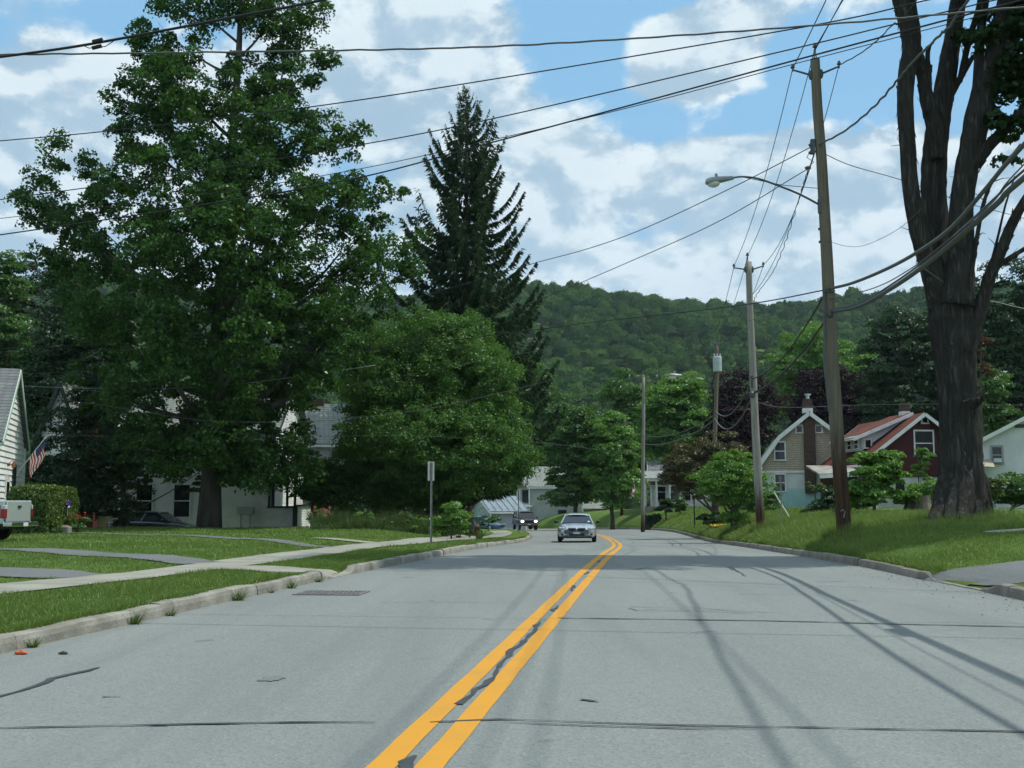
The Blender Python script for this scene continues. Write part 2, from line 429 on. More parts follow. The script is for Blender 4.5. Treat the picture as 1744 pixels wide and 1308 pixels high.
# pavement on the left, set back behind a grass verge, with the expansion joints cut in it
def walk_mat():
    m = bpy.data.materials.new('pavement_concrete'); m.use_nodes = True; t = m.node_tree; T = NT(t); bs = t.nodes['Principled BSDF']
    v = T.n('ShaderNodeTexCoord').outputs['Object']
    c = T.mix(T.ss(T.noise(v, 1.6, 5, .6), .3, .7), (.22, .215, .175, 1), (.31, .30, .255, 1))
    s = T.n('ShaderNodeSeparateXYZ'); t.links.new(v, s.inputs[0])
    fr = T.m('FRACT', T.m('DIVIDE', s.outputs[1], 1.5)); c = T.mix(T.m('LESS_THAN', fr, .018), c, (.1, .1, .08, 1))
    t.links.new(c, bs.inputs['Base Color']); bs.inputs['Roughness'].default_value = .9
    b = T.n('ShaderNodeBump'); b.inputs['Distance'].default_value = .006; t.links.new(T.noise(v, 45, 4, .6), b.inputs['Height']); t.links.new(b.outputs[0], bs.inputs['Normal'])
    return m
M_WALK = walk_mat()
def left_off(Y, d): return (float(kerbL(Y)) - d, Y)
ribbon('pavement', [left_off(y, d) for y, d in ((4, 4.2), (8, 3.95), (12, 3.6), (15, 3.3), (18, 3.0), (21, 2.75), (24, 2.6), (28, 2.7), (33, 2.75), (40, 2.6), (50, 2.45), (60, 2.2), (70, 2.0), (80, 1.9), (90, 2.0))], 1.35, M_WALK, dz=.025, jit=.06)
def px_path(pts): return [tuple(hit(*p).xy) for p in pts]
# driveways on the left: concrete apron at the kerb, then asphalt
ax = float(kerbL(20.6))
ribbon('driveway_apron', [(ax + .02, 20.6), (ax - 2.2, 20.75)], [1.5, 1.15], M_CONC, dz=.03, jit=.05)
ribbon('driveway', [left_off(22.4, 3.3), (-8.5, 25.5), (-12.5, 29), (-17, 31.0), (-26, 32)], [.9, 1.1, 1.2, 1.3, 1.4], M_DRIVE, dz=.025, jit=.12)
ribbon('garage_drive', [left_off(18.6, 3.6), (-8.4, 19.4), (-11.5, 19.8), (-17, 20.0)], [1.2, 2.0, 2.3, 2.4], M_DRIVE, dz=.024, jit=.15)
ribbon('garden_path', [left_off(31, 3.3), (-8.0, 36.5), (-13, 42.5), (-22, 45.5)], [.6, .6, .7, .8], M_DRIVE, dz=.025, jit=.1)
ribbon('lawn_path', [left_off(36, 3.0), (-6.5, 38.2)], [1.0, .9], M_CONC, dz=.03, jit=.06)
# right side: driveway mouth and the pavement across the lawn
kx = float(kerbR(18.2))
ribbon('driveway_right', [(kx + .02, 18.25), (kx + 1.6, 18.5), (kx + 6, 19.1), (kx + 14, 19.6)], [2.5, 2.1, 2.0, 2.2], M_DRIVE, dz=.025, jit=.12)
ribbon('pavement_right', [(float(kerbR(24)) + 2.9, 24.4), (13, 24.6), (17, 24.4), (24, 24)], .55, M_WALK, dz=.012, jit=.05)
ribbon('bare_soil', [(15.6, 60), (18.2, 61), (20.2, 61)], [1.6, 2.6, 1.4], mat('soil', (.26, .17, .115), .95, .25, 3, .02, 20), dz=.05, jit=.5)

# kerbs, cast in lengths with open joints; dropped at the driveways
def kerb(name, kf, side, cut, y0, y1, m):
    b = MB(); r_ = random.Random(5 if side < 0 else 9); y = y0
    while y < y1:
        L = r_.choice((1.9, 2.4, 3.0, 3.1)); ye = y + L - .03; nn = 8
        dh = r_.uniform(-.015, .015); dx = r_.uniform(-.02, .02); rows = []
        for k in range(nn + 1):
            Y = y + (ye - y) * k / nn; x = float(kf(Y)) + dx; zz = float(zr(kf(Y), Y))
            h = (.15 + dh + r_.uniform(-.008, .008)) * (1 - .84 * float(notch(Y, *cut)))
            w = .17 + r_.uniform(-.006, .006); e = side
            rows.append([(x - e * .012, Y, zz - .05), (x - e * .004 + r_.uniform(-.006, .006), Y, zz + h * .55), (x + e * .012, Y, zz + h * .9), (x + e * .04, Y, zz + h), (x + e * w, Y, zz + h + .004), (x + e * (w + .005), Y, zz - .1)])
        base = len(b.v)
        for rw in rows: b.v += rw
        for k in range(nn):
            for i in range(5):
                q = [base + k * 6 + i, base + k * 6 + i + 1, base + (k + 1) * 6 + i + 1, base + (k + 1) * 6 + i]
                b.f.append(tuple(q if side < 0 else q[::-1])); b.mi.append(0)
        b.f.append(tuple(base + i for i in range(6))); b.f.append(tuple(base + nn * 6 + i for i in range(6))); b.mi += [0, 0]
        y += L
    return tag(b.build(name, m), kind='structure')
kerb('kerb', kerbL, -1, CUTL, -20, 108, M_KERB)
M_KERBR = mat('kerb_concrete_old', (.27, .25, .215), .92, .2, 1.7, .015, 24, base2=(.17, .15, .125))
kerb('kerb', kerbR, 1, CUTR, -20, 120, M_KERBR)

# double yellow line
def paint_mat():
    m = bpy.data.materials.new('yellow_paint'); m.use_nodes = True; t = m.node_tree; T = NT(t); bs = t.nodes['Principled BSDF']
    v = T.n('ShaderNodeTexCoord').outputs['Object']
    c = T.mix(T.ss(T.noise(v, 2.5, 5, .65), .35, .75), (.58, .262, .010, 1), (.53, .25, .016, 1))
    c = T.mix(T.m('MULTIPLY', T.ss(T.noise(v, 60, 3, .6), .62, .74), .45), c, (.3, .22, .12, 1))
    c = T.mix(T.m('MULTIPLY', T.ss(T.noise(T.vm('MULTIPLY', v, (1, .4, 1)), 1.3, 5, .65), .48, .72), .35), c, (.36, .21, .05, 1))
    t.links.new(c, bs.inputs['Base Color']); bs.inputs['Roughness'].default_value = .75
    return m
M_YEL = paint_mat()
def off_line(d, y0, y1, st=.5):
    out = []
    for y in np.arange(y0, y1, st):
        t = Vector((float(centre(y + .2) - centre(y - .2)), .4, 0)).normalized(); n = Vector((t.y, -t.x, 0))
        out.append((float(centre(y)) + n.x * d, y + n.y * d))
    return out
for d in (-.122, .122):
    ribbon('yellow_line', off_line(d, -40, 150), .15, M_YEL, zf=zr, paved=False, dz=.005, nx=1, step=.5, jit=.012, seed=int(d * 100) + 50)
# tar seals: ragged black lines poured in the cracks
M_TAR = mat('tar', (.045, .05, .056), .55, .2, 8)
def tar(pts, w, seed, jag=.03):
    r_ = random.Random(seed); q = []; ww = []
    for a, b in zip(pts[:-1], pts[1:]):
        L = math.dist(a, b); n = max(2, int(L / .18))
        for k in range(n): q.append((a[0] + (b[0] - a[0]) * k / n + r_.uniform(-jag, jag), a[1] + (b[1] - a[1]) * k / n + r_.uniform(-jag, jag) * .5)); ww.append(w * r_.uniform(.35, 1.3))
    q.append(pts[-1]); ww.append(w * .3)
    return ribbon_mesh(q, ww, zr, step=.06, nx=1, dz=.0075)
def tars():
    b = MB()
    def addm(vf): b.add(vf[0], vf[1])
    c = [(float(centre(y)) + .02 * math.sin(y * 2.3), y) for y in np.arange(7.6, 30, .4)]
    for k, (ya, yb) in enumerate(((7.6, 13.0), (13.8, 15.2), (17, 18.6), (21, 22.4), (26, 27))): addm(tar([q for q in c if ya <= q[1] <= yb], .06, k + 1, .022))
    addm(tar(off_line(0, 5.2, 6.3, .3), .07, 3))
    for pts, w, sd_ in (([(-60, 1244), (200, 1241), (500, 1236), (640, 1233)], .035, 81), ([(735, 1232), (850, 1231), (1000, 1233), (1200, 1240), (1500, 1246), (1800, 1251)], .028, 82), ([(860, 1236), (1000, 1240), (1180, 1244), (1330, 1243)], .018, 83), ([(980, 1237), (1150, 1240), (1300, 1246)], .014, 84), ([(1000, 1242), (1200, 1247)], .012, 85),
                   ([(950, 1054), (1080, 1055), (1300, 1059), (1560, 1065), (1800, 1071)], .055, 86), ([(1072, 1037), (1085, 1041), (1200, 1043), (1285, 1046)], .022, 87), ([(1075, 1035), (1180, 1036), (1280, 1044)], .016, 88), ([(1100, 1039), (1200, 1040), (1330, 1045)], .014, 89), ([(650, 1028), (760, 1026), (900, 1027)], .014, 90), ([(1260, 1013), (1390, 1015)], .012, 91)):
        q = px_path(pts); addm(tar([(x, y) for x, y in q], w, sd_, .012))
    for pts, w in (([(-30, 1200), (80, 1165), (88, 1158), (170, 1139)], .06), ([(1070, 968), (1085, 970), (1100, 967), (1118, 970)], .06), ([(1240, 966), (1247, 970), (1262, 976), (1270, 982)], .05),
                   ([(1245, 965), (1256, 974)], .05), ([(1390, 992), (1440, 991), (1490, 992)], .03), ([(170, 1192), (205, 1192)], .035), ([(985, 1195), (1020, 1197)], .035), ([(260, 1241), (285, 1239)], .05),
                   ([(1400, 948), (1460, 953)], .02)):
        addm(tar(px_path(pts), w, int(pts[0][0]) + 7, .02))
    tag(b.build('tar_seal', M_TAR), kind='structure')
tars()
# an old oil stain
def stain():
    c = hit(462, 1160); b = MB(); n = 14; pts = [(c.x + math.cos(2 * math.pi * k / n) * .11 * rnd.uniform(.4, 1.4), c.y + math.sin(2 * math.pi * k / n) * .16 * rnd.uniform(.6, 1.3), float(zr(c.x, c.y)) + .006) for k in range(n)]
    b.poly(pts); tag(b.build('oil_stain', mat('oil', (.15, .164, .163), .85)), kind='structure')
stain()

# ------------------------------------------------------------------ foliage engine
def unit(v): return v / np.maximum(np.linalg.norm(v, axis=-1, keepdims=True), 1e-6)
def leaf_quads(C, size, nrm, rs_, aspect=.62, axis=None):
    """one small rhombus leaf per centre"""
    N = len(C)
    a = unit(rs_.normal(size=(N, 3))) if axis is None else axis
    u = unit(np.cross(nrm, a)); v = np.cross(nrm, u)
    s = size[:, None] if np.ndim(size) else size
    u = u * s * .5; v = v * s * .5 * aspect
    bend = nrm * s * .10
    V = np.stack([C + u - bend, C + v + bend, C - u - bend, C - v + bend], 1)
    return V.reshape(-1, 3)
def crown_leaves(blobs, n, leaf, clump, rs_, shell=.5, up=.45, flat=.75, power=1.0, ragged=.22, per=55, rough=.6):
    """blobs: (centre, radii). Leaves sit on small rounded sprays spread through every blob."""
    C = np.array([b[0] for b in blobs], float); Rr = np.array([b[1] for b in blobs], float)
    wgt = (Rr[:, 0] * Rr[:, 2] + Rr[:, 1] * Rr[:, 2] + Rr[:, 0] * Rr[:, 1]); wgt = wgt ** power / (wgt ** power).sum()
    ncl = max(len(blobs), int(n / per)); k = rs_.choice(len(blobs), ncl, p=wgt)
    d = unit(rs_.normal(size=(ncl, 3))); d[:, 2] *= np.where(d[:, 2] < 0, .8, 1.0)
    rad = shell + (1 + ragged * rs_.normal(size=ncl) * .6 - shell) * rs_.rand(ncl) ** .6
    cc = C[k] + d * Rr[k] * rad[:, None]
    cs = clump * rs_.uniform(.6, 1.35, ncl)
    j = rs_.randint(0, ncl, n)
    o = unit(rs_.normal(size=(n, 3))); o[:, 2] = np.abs(o[:, 2]) * .9 - .25
    rr = rs_.uniform(.35, 1.0, n) ** .7
    out = unit(cc[j] - C[k[j]])
    pos = cc[j] + o * (cs[j] * rr)[:, None] * np.array([1, 1, flat]) + out * (cs[j] * .25)[:, None]
    nrm = unit(o * .7 + out * .35 + np.array([0, 0, up]) + rs_.normal(size=(n, 3)) * rough)
    return leaf_quads(pos, leaf * rs_.uniform(.65, 1.3, n), nrm, rs_)
def blob_px(cx, cy, rx, ry, Y, dz=0.0, depth=None):
    c = P(cx, cy, Y + dz); s = F / (Y + dz)
    return ((c.x, c.y, c.z), (rx / s, (depth if depth else .85 * rx / s), ry / s))
M_BARK = mat('bark', (.085, .07, .055), .95, .35, 3, .04, 14, stretch=(1, 1, .25))
M_BARKG = mat('bark_grey', (.085, .078, .068), .95, .35, 3, .03, 14, stretch=(1, 1, .25))
def limb_path(a, b, r_, wob=.08, up=.15, n=7):
    a = Vector(a); b = Vector(b); L = (b - a).length; out = []
    o1 = Vector((r_.uniform(-1, 1), r_.uniform(-1, 1), r_.uniform(-.4, .4))) * L * wob
    for i in range(n + 1):
        t = i / n; p = a.lerp(b, t) + o1 * math.sin(math.pi * t) + Vector((0, 0, up * L * math.sin(math.pi * t) * (-.5)))
        out.append(p)
    return out
def tree(name, label, cat, base, blobs, n, leaf, clump, m, trunk_r=.25, top=None, bark=None, seed=1, limbs=10, group=None, shell=.5, flat=.75, trunk_top=None, up=.45, twigs=0, ragged=.32, per=60, rough=.6, fine=True):
    if fine: leaf *= .64; n = int(n * 2.3); per *= 2.3
    r_ = random.Random(seed); rsl = np.random.RandomState(seed)
    base = Vector(base); root = empty(name, base, 0, label, cat, group)
    V = crown_leaves(blobs, n, leaf, clump, rsl, shell=shell, flat=flat, up=up, ragged=ragged, per=per, rough=rough) - np.array(base)
    np_mesh('crown', V, 4, m, root)
    b = MB(); cz = [x[0][2] for x in blobs]; hi = max(blobs, key=lambda x: x[0][2])
    tp = Vector(trunk_top) if trunk_top else Vector((hi[0][0], hi[0][1], hi[0][2]))
    pts = []; rad = []; nseg = 10
    for i in range(nseg + 1):
        t = i / nseg; p = base.lerp(tp, t) + Vector((r_.uniform(-1, 1), r_.uniform(-1, 1), 0)) * trunk_r * .35 * (t > 0) - base
        if i == 0: p.z -= .25
        pts.append(p); rad.append(trunk_r * (1.35 if i == 0 else 1.0) * (1 - .86 * t) + .015)
    b.tube(pts, rad, 10, ridge=.1, seed=seed)
    for bl in sorted(blobs, key=lambda x: -x[1][0])[:limbs]:
        c = Vector(bl[0]) - base; L = (tp - base).z
        t = min(.9, max(.18, (c.z - .45 * Vector((c.x, c.y)).length - 1.0) / max(L, .1)))
        i = t * nseg; a = pts[int(i)].lerp(pts[min(nseg, int(i) + 1)], i - int(i)); r0 = (trunk_r * (1 - .86 * t)) * .5
        pp = limb_path(a, c, r_); b.tube(pp, [r0 * (1 - .85 * k / (len(pp) - 1)) + .01 for k in range(len(pp))], 6, seed=seed)
        for q in range(twigs):
            dd = Vector((r_.uniform(-1, 1) * bl[1][0], r_.uniform(-1, 1) * bl[1][1], r_.uniform(-.3, 1) * bl[1][2])) * .8
            pp2 = limb_path(pp[4], c + dd, r_, n=4); b.tube(pp2, [r0 * .35, r0 * .28, r0 * .2, r0 * .12, .008], 5, seed=seed)
    b.build('trunk', bark or M_BARK, root, smooth=True)
    return root
# ------------------------------------------------------------------ trees
L_POP = leaf_mat('poplar_leaf', (.020, .058, .014), (.082, .185, .034), .30, .016, .34, pw=1.6)
L_LOC = leaf_mat('locust_leaf', (0.047, 0.123, 0.018), (0.092, 0.207, 0.027), .38, .03, .5)
L_MAP = leaf_mat('maple_leaf', (0.041, 0.113, 0.020), (0.092, 0.198, 0.030), .32, .04, .45)
L_BRI = leaf_mat('bright_leaf', (0.088, 0.217, 0.026), (0.150, 0.299, 0.041), .4, .04, .45)
L_YEL = leaf_mat('yellow_green_leaf', (0.066, 0.121, 0.020), (0.121, 0.165, 0.029), .4, .04, .45)
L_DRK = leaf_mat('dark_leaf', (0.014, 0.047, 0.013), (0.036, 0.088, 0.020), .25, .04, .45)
L_PUR = leaf_mat('purple_leaf', (0.021, 0.012, 0.018), (0.055, 0.026, 0.035), .2, .015, .5)
L_RED = leaf_mat('reddish_leaf', (0.060, 0.084, 0.022), (0.126, 0.090, 0.039), .3, .04, .45)
L_CON = leaf_mat('conifer_needle', (0.017, 0.043, 0.016), (0.035, 0.071, 0.022), .12, .008, .6)
L_GRY = leaf_mat('grey_conifer_needle', (.035, .055, .035), (.06, .08, .05), .15, .03, .5)
L_HED = leaf_mat('hedge_leaf', (0.052, 0.110, 0.012), (0.115, 0.176, 0.020), .35, .04, .45)
L_BRN = leaf_mat('brown_leaf', (.055, .028, .016), (.10, .05, .025), .3, .02, .5)

def B(Y, *rows): return [blob_px(r[0], r[1], r[2], r[3], Y, r[4] if len(r) > 4 else 0.0) for r in rows]

# tall poplar on the left
YP = 55.0
pop = B(YP, (330,-70,105,95), (410,-30,120,90), (320,0,95,80,-1), (470,25,80,70), (300,70,75,65,1), (250,100,40,45), (515,130,50,40,-1), (553,108,24,22,-1), (535,60,20,26), (205,170,34,48), (215,140,20,26),
        (330,150,115,80,-2), (440,150,85,75,1), (400,235,130,85,-2), (255,245,75,75), (510,230,72,62), (570,255,38,36,-1), (600,245,14,22,-1), (70,275,24,46,1), (102,262,15,34,1), (50,330,22,34), (150,290,12,30), (145,335,22,28),
        (190,330,44,50,-1), (125,378,62,50), (62,445,24,26), (34,398,12,12), (300,330,135,85,-3), (450,335,130,85,1), (560,345,82,62,-2), (618,318,22,24,-1), (668,340,20,32), (640,420,62,52,-1), (580,430,100,75), (400,430,160,88,-3.5),
        (230,425,135,88,1), (128,485,58,48), (686,445,32,34,1), (300,530,165,78,-2.5), (480,525,145,78,1.5), (600,520,85,62,-1), (185,560,85,65,1), (330,640,165,75,-1.5), (500,620,110,74), (590,610,50,45,-1), (170,660,60,62,.5),
        (270,735,75,46,-2), (420,735,80,60,-1), (505,800,42,42,-1), (430,828,48,26,-2.5), (225,690,60,50,-2.5), (390,690,80,60,-3), (380,765,115,50,-3), (475,790,60,48,-2), (300,795,52,30,-2.5), (490,690,50,46,2.5), (515,645,40,34,3), (430,800,72,42,1.5), (390,808,44,34,0), (310,775,64,46,1), (250,760,50,50,0), (505,745,40,44,2.5), (480,640,60,50,2.5), (365,720,80,60,2), (440,690,70,60,2.5), (505,822,30,26,2))
pop = [(a_, (r_[0] * .86, r_[1] * .9, r_[2] * .9)) for a_, r_ in pop]
def spray(x0, y0, x1, y1, w, dz, n=5):
    return [blob_px(x0 + (x1 - x0) * k / (n - 1), y0 + (y1 - y0) * k / (n - 1), w * (1 - .72 * k / (n - 1)), w * (1 - .5 * k / (n - 1)), YP, dz) for k in range(n)]
for s_ in ((470,165,578,90,40,-1), (500,75,556,8,34,0), (470,270,612,232,40,-1), (540,360,642,300,34,-1), (600,410,686,318,32,0), (640,480,722,415,36,1), (300,120,222,66,36,1), (280,200,206,136,36,-1), (250,270,172,170,34,0), (95,400,72,232,30,1), (120,380,106,246,20,0), (160,360,147,262,16,-1),
           (120,450,26,398,26,0), (80,380,26,326,24,1), (400,330,470,180,46,-4), (330,260,300,120,44,-4), (430,460,520,330,50,-5), (260,460,210,330,46,-5), (360,420,380,280,46,-6), (560,560,640,450,44,-4), (180,560,120,440,42,-3), (420,600,470,480,50,-6), (300,620,270,500,50,-6), (540,660,600,560,40,-4)):
    pop += spray(*s_)
poplar_base = ground_at(356, YP)
tree('poplar_tree', 'towering green poplar with ragged crown rising out of the frame on the left lawn', 'tree', poplar_base, pop, 235000, .185, .58, L_POP, .52, bark=M_BARKG, seed=3, limbs=46, trunk_top=P(415, -90, YP), shell=.3, flat=1.35, up=.15, twigs=2, ragged=.12, per=110, rough=.95, fine=False)

# feathery rounded locust
YL = 60.0
tree('locust_tree', 'feathery rounded green locust tree in front of the spruce', 'tree', ground_at(797, YL),
     B(YL, (735,600,90,66), (790,590,60,50,1), (670,670,92,78,-1), (795,650,84,74,-1), (818,735,74,74), (735,760,140,84,-2), (640,760,62,66), (876,785,36,38,-.5), (604,800,44,48), (745,820,100,42,-1), (690,840,70,34,0), (560,830,40,40,0), (850,815,36,26,-1), (640,600,50,44,1), (842,650,28,38,1)),
     260000, .13, .55, L_LOC, .34, seed=5, limbs=14, ragged=.2, flat=1.25, trunk_top=P(760, 620, YL), up=.2, per=90, fine=False)

# spruce
def spruce():
    Y = 76.0; base = ground_at(790, Y); topz = P(793, 152, Y).z; H = topz - base.z
    root = empty('spruce_tree', base, 0, 'dark pointed spruce with drooping upturned branches above the locust', 'tree')
    r_ = random.Random(4); rsl = np.random.RandomState(4); b = MB()
    b.tube([(0, 0, -.3), (0, 0, H * .3), (.1, 0, H * .7), (.05, 0, H)], [.42, .33, .15, .02], 10, ridge=.08)
    cen = []; siz = []; nr = []; ax = []
    prof = spline([0, .10, .25, .40, .6, .75, .86, .93, .97, 1.0], [5.6, 6.2, 6.1, 5.7, 4.8, 3.5, 2.0, 1.05, .5, .12])
    h = .1
    while h < .995:
        nb = 6
        a0 = r_.uniform(0, 6.28)
        for k in range(nb):
            a = a0 + 2 * math.pi * k / nb + r_.uniform(-.35, .35); hh = h + r_.uniform(-.008, .008)
            L = float(prof(hh)) * r_.choice((.5, .78, .95, 1.0, 1.12)) * r_.uniform(.9, 1.08)
            z0 = hh * H; lift = .42 + .55 * sst(.55, 1, hh); dr = -.30 + .45 * float(sst(.5, 1, hh))
            pts = []
            for i in range(9):
                t = i / 8; rad = L * t * (1 - .06 * t)
                pts.append(Vector((math.cos(a) * rad, math.sin(a) * rad, z0 + L * (dr * math.sin(t * 1.9) * .8 + lift * t * t * t + .12 * t))))
            b.tube(pts, [.07 * (1 - t / 8) * (1.1 - hh) + .012 for t in range(9)], 5)
            nn = int(12 + 92 * L / 5)
            for q in range(nn):
                t = r_.uniform(.06, 1.0) ** .85; i = min(7, int(t * 8)); p = pts[i].lerp(pts[i + 1], t * 8 - i)
                d = (pts[i + 1] - pts[i]).normalized(); side = Vector((-math.sin(a), math.cos(a), 0)) * r_.choice((-1, 1))
                w = .5 * (1 - t * .75) * min(1, L / 3)
                for s in range(3):
                    off = side * r_.uniform(0, w) + d * r_.uniform(0, .3)
                    ln = r_.uniform(.35, .8) * (.65 + .35 * (1 - t)) * min(1, .28 + L / 3.6)
                    down = Vector((0, 0, -1)) * r_.uniform(.35, 1) + d * .45 + side * .3
                    down.normalize(); c = p + off + down * ln * .4 + Vector((0, 0, .05))
                    cen.append(c); siz.append(ln); ax.append(tuple(down)); nr.append((r_.gauss(0, 1), r_.gauss(0, 1), r_.gauss(0, .5) + .4))
        h += .019 if h < .8 else .021
    C = np.array([tuple(c) for c in cen]); A = unit(np.array(ax)); Nn = np.array(nr); Nn = unit(Nn - A * (Nn * A).sum(1, keepdims=True))
    s = np.array(siz)[:, None] * .5; w = np.cross(A, Nn) * np.array(siz)[:, None] * .13
    V = np.stack([C + A * s, C + w - A * s * .3, C - A * s, C - w - A * s * .3], 1).reshape(-1, 3)
    np_mesh('crown', V, 4, L_CON, root)
    b.build('trunk', M_BARK, root, smooth=True)
spruce()

# trees of the middle distance, left to right
T = tree
T('conifer_tree', 'pale greyish conifer at the left edge beyond the clapboard house', 'tree', ground_at(42, 88), B(88, (42,470,24,44), (40,520,34,40), (44,570,40,44), (42,620,40,40)), 9000, .34, .8, L_GRY, .28, seed=11, limbs=4, flat=.5)
T('broadleaf_tree', 'green tree behind the grey roof at the left edge', 'tree', ground_at(10, 80), B(80, (-20,540,55,90), (20,610,50,60), (70,640,45,50), (-30,650,60,60), (10,480,22,40)), 16000, .36, .9, L_MAP, .35, seed=12, limbs=5)
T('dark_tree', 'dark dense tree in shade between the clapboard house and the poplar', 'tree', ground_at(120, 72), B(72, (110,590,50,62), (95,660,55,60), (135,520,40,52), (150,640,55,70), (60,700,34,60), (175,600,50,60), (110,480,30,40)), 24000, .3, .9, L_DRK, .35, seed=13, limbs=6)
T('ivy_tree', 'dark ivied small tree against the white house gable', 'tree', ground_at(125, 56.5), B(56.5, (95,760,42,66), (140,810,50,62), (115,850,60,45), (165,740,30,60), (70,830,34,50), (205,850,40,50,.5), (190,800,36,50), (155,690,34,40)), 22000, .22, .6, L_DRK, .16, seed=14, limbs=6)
T('leafy_bush', 'dark leafy bush hanging over the two shaded house windows', 'bush', ground_at(205, 57), B(57, (225,800,34,36), (212,760,34,40), (275,790,26,34), (345,800,24,40)), 5200, .22, .5, L_POP, .09, seed=15, ragged=.38, shell=.25, up=.3, limbs=4)
T('leafy_bush', 'round green bush beside the white porch of the poplar house', 'bush', ground_at(540, 58), B(58, (540,825,32,40), (572,848,34,32), (522,790,20,24), (555,808,24,28)), 7000, .22, .5, L_POP, .1, seed=16, ragged=.38, shell=.25, up=.3, limbs=4)
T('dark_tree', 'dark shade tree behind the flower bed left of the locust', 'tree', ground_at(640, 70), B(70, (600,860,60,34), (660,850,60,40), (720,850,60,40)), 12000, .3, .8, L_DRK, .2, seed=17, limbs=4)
T('broadleaf_tree', 'tall dark green tree directly right of the locust crown', 'tree', ground_at(905, 140), B(140, (905,680,36,54), (890,740,40,60), (935,700,34,50), (955,745,28,46), (880,650,20,40)), 17000, .46, 1.2, L_MAP, .4, seed=18, limbs=6)
T('broadleaf_tree', 'dark wooded tree behind the far street maples', 'tree', ground_at(985, 140), B(140, (985,725,40,30), (960,770,40,50), (1020,740,40,40), (1010,800,50,60)), 11000, .5, 1.2, L_DRK, .4, seed=19, limbs=5)
T('street_maple', 'round street maple behind the silver car at the bend', 'tree', ground_at(978, 100), B(100, (972,770,34,40), (960,812,22,36), (985,735,34,28), (1000,800,26,42), (968,840,34,28), (990,715,22,16), (948,768,14,22)), 14000, .36, .8, L_MAP, .2, seed=20, limbs=6)
T('street_maple', 'bright street maple beside the fifth pole at the bend', 'tree', ground_at(1043, 98), B(98, (1040,730,24,28), (1050,770,30,34), (1030,800,28,38), (1060,810,26,32), (1045,840,30,24), (1070,790,14,20), (1025,760,18,26)), 13000, .36, .8, L_BRI, .18, seed=21, limbs=6)
T('dark_tree', 'dark tree behind the fourth utility pole', 'tree', ground_at(1070, 125), B(125, (1068,665,26,30), (1060,710,34,36), (1085,740,36,50), (1080,790,40,40)), 10000, .46, 1.1, L_MAP, .35, seed=22, limbs=4)
T('broadleaf_tree', 'bright green broad tree between the fourth and third poles', 'tree', ground_at(1155, 108), B(108, (1150,680,44,34), (1130,710,36,40), (1180,700,38,40), (1160,745,50,40), (1110,745,26,34), (1195,750,26,36), (1165,655,26,16)), 17000, .42, .95, L_BRI, .35, seed=23, limbs=6)
T('purple_tree', 'dark purple leaved tree behind the third pole and transformer', 'tree', ground_at(1262, 100), B(100, (1258,680,34,46), (1245,720,40,40), (1280,730,40,44), (1260,780,44,40), (1225,760,24,30), (1300,690,22,30)), 14000, .38, .9, L_PUR, .35, seed=24, limbs=5)
T('purple_tree', 'dark purple leaved tree above the shingled house chimney', 'tree', ground_at(1425, 112), B(112, (1400,665,46,32), (1440,660,40,34), (1470,690,40,34), (1380,700,40,30), (1430,720,60,34), (1500,720,30,24)), 14000, .42, .95, L_PUR, .35, seed=25, limbs=5)
T('broadleaf_tree', 'sunlit green tree rising behind the shingled house', 'tree', ground_at(1375, 130), B(130, (1370,585,34,26), (1395,610,40,36), (1350,630,36,34), (1450,650,44,44), (1410,680,60,40), (1345,680,30,40), (1480,640,20,30)), 15000, .48, 1.2, L_BRI, .4, seed=26, limbs=6)
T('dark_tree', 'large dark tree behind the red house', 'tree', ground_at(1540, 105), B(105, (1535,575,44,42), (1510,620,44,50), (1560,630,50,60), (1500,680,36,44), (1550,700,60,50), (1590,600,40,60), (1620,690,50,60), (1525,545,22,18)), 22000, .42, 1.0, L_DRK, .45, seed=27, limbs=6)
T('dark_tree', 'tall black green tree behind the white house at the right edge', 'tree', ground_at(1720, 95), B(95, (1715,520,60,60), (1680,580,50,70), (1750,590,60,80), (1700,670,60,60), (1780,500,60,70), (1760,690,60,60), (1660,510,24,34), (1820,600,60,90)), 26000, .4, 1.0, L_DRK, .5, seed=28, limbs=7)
T('broadleaf_tree', 'mid green tree between the maple trunk and the white house', 'tree', ground_at(1690, 75), B(75, (1685,665,22,34), (1690,705,28,34), (1675,735,20,26), (1705,740,20,26)), 6500, .3, .7, L_MAP, .18, seed=29, limbs=4)
T('dead_sapling', 'rust brown withered sapling just right of the maple trunk', 'tree', ground_at(1672, 60), B(60, (1674,600,12,34), (1678,635,14,22), (1670,570,8,18)), 700, .2, .4, L_BRN, .07, seed=30, limbs=3)
# small trees and bushes in the right verge
T('ornamental_tree', 'small reddish crabapple on the verge left of the green one', 'tree', ground_at(1214, 58), B(58, (1175,800,38,32), (1150,815,22,22), (1205,775,36,26), (1225,800,34,30), (1190,830,34,20), (1240,770,24,22), (1150,790,18,18)), 13000, .17, .45, L_RED, .15, seed=31, ragged=.38, shell=.25, up=.3, limbs=7)
T('ornamental_tree', 'small bright green tree with leafy trunk left of the second pole', 'tree', ground_at(1249, 48), B(48, (1240,815,42,30), (1225,835,34,24), (1270,835,30,26), (1250,790,28,22), (1215,815,20,18), (1285,815,16,18), (1245,870,16,24), (1255,893,20,16)), 12000, .15, .42, L_BRI, .12, seed=32, ragged=.38, shell=.25, up=.3, limbs=7)
T('leafy_bush', 'low dark bush at the foot of the reddish crabapple', 'bush', ground_at(1213, 57), B(57, (1215,884,18,12), (1208,890,14,8)), 1500, .14, .25, L_DRK, .03, seed=33, ragged=.38, shell=.25, up=.3, limbs=2)
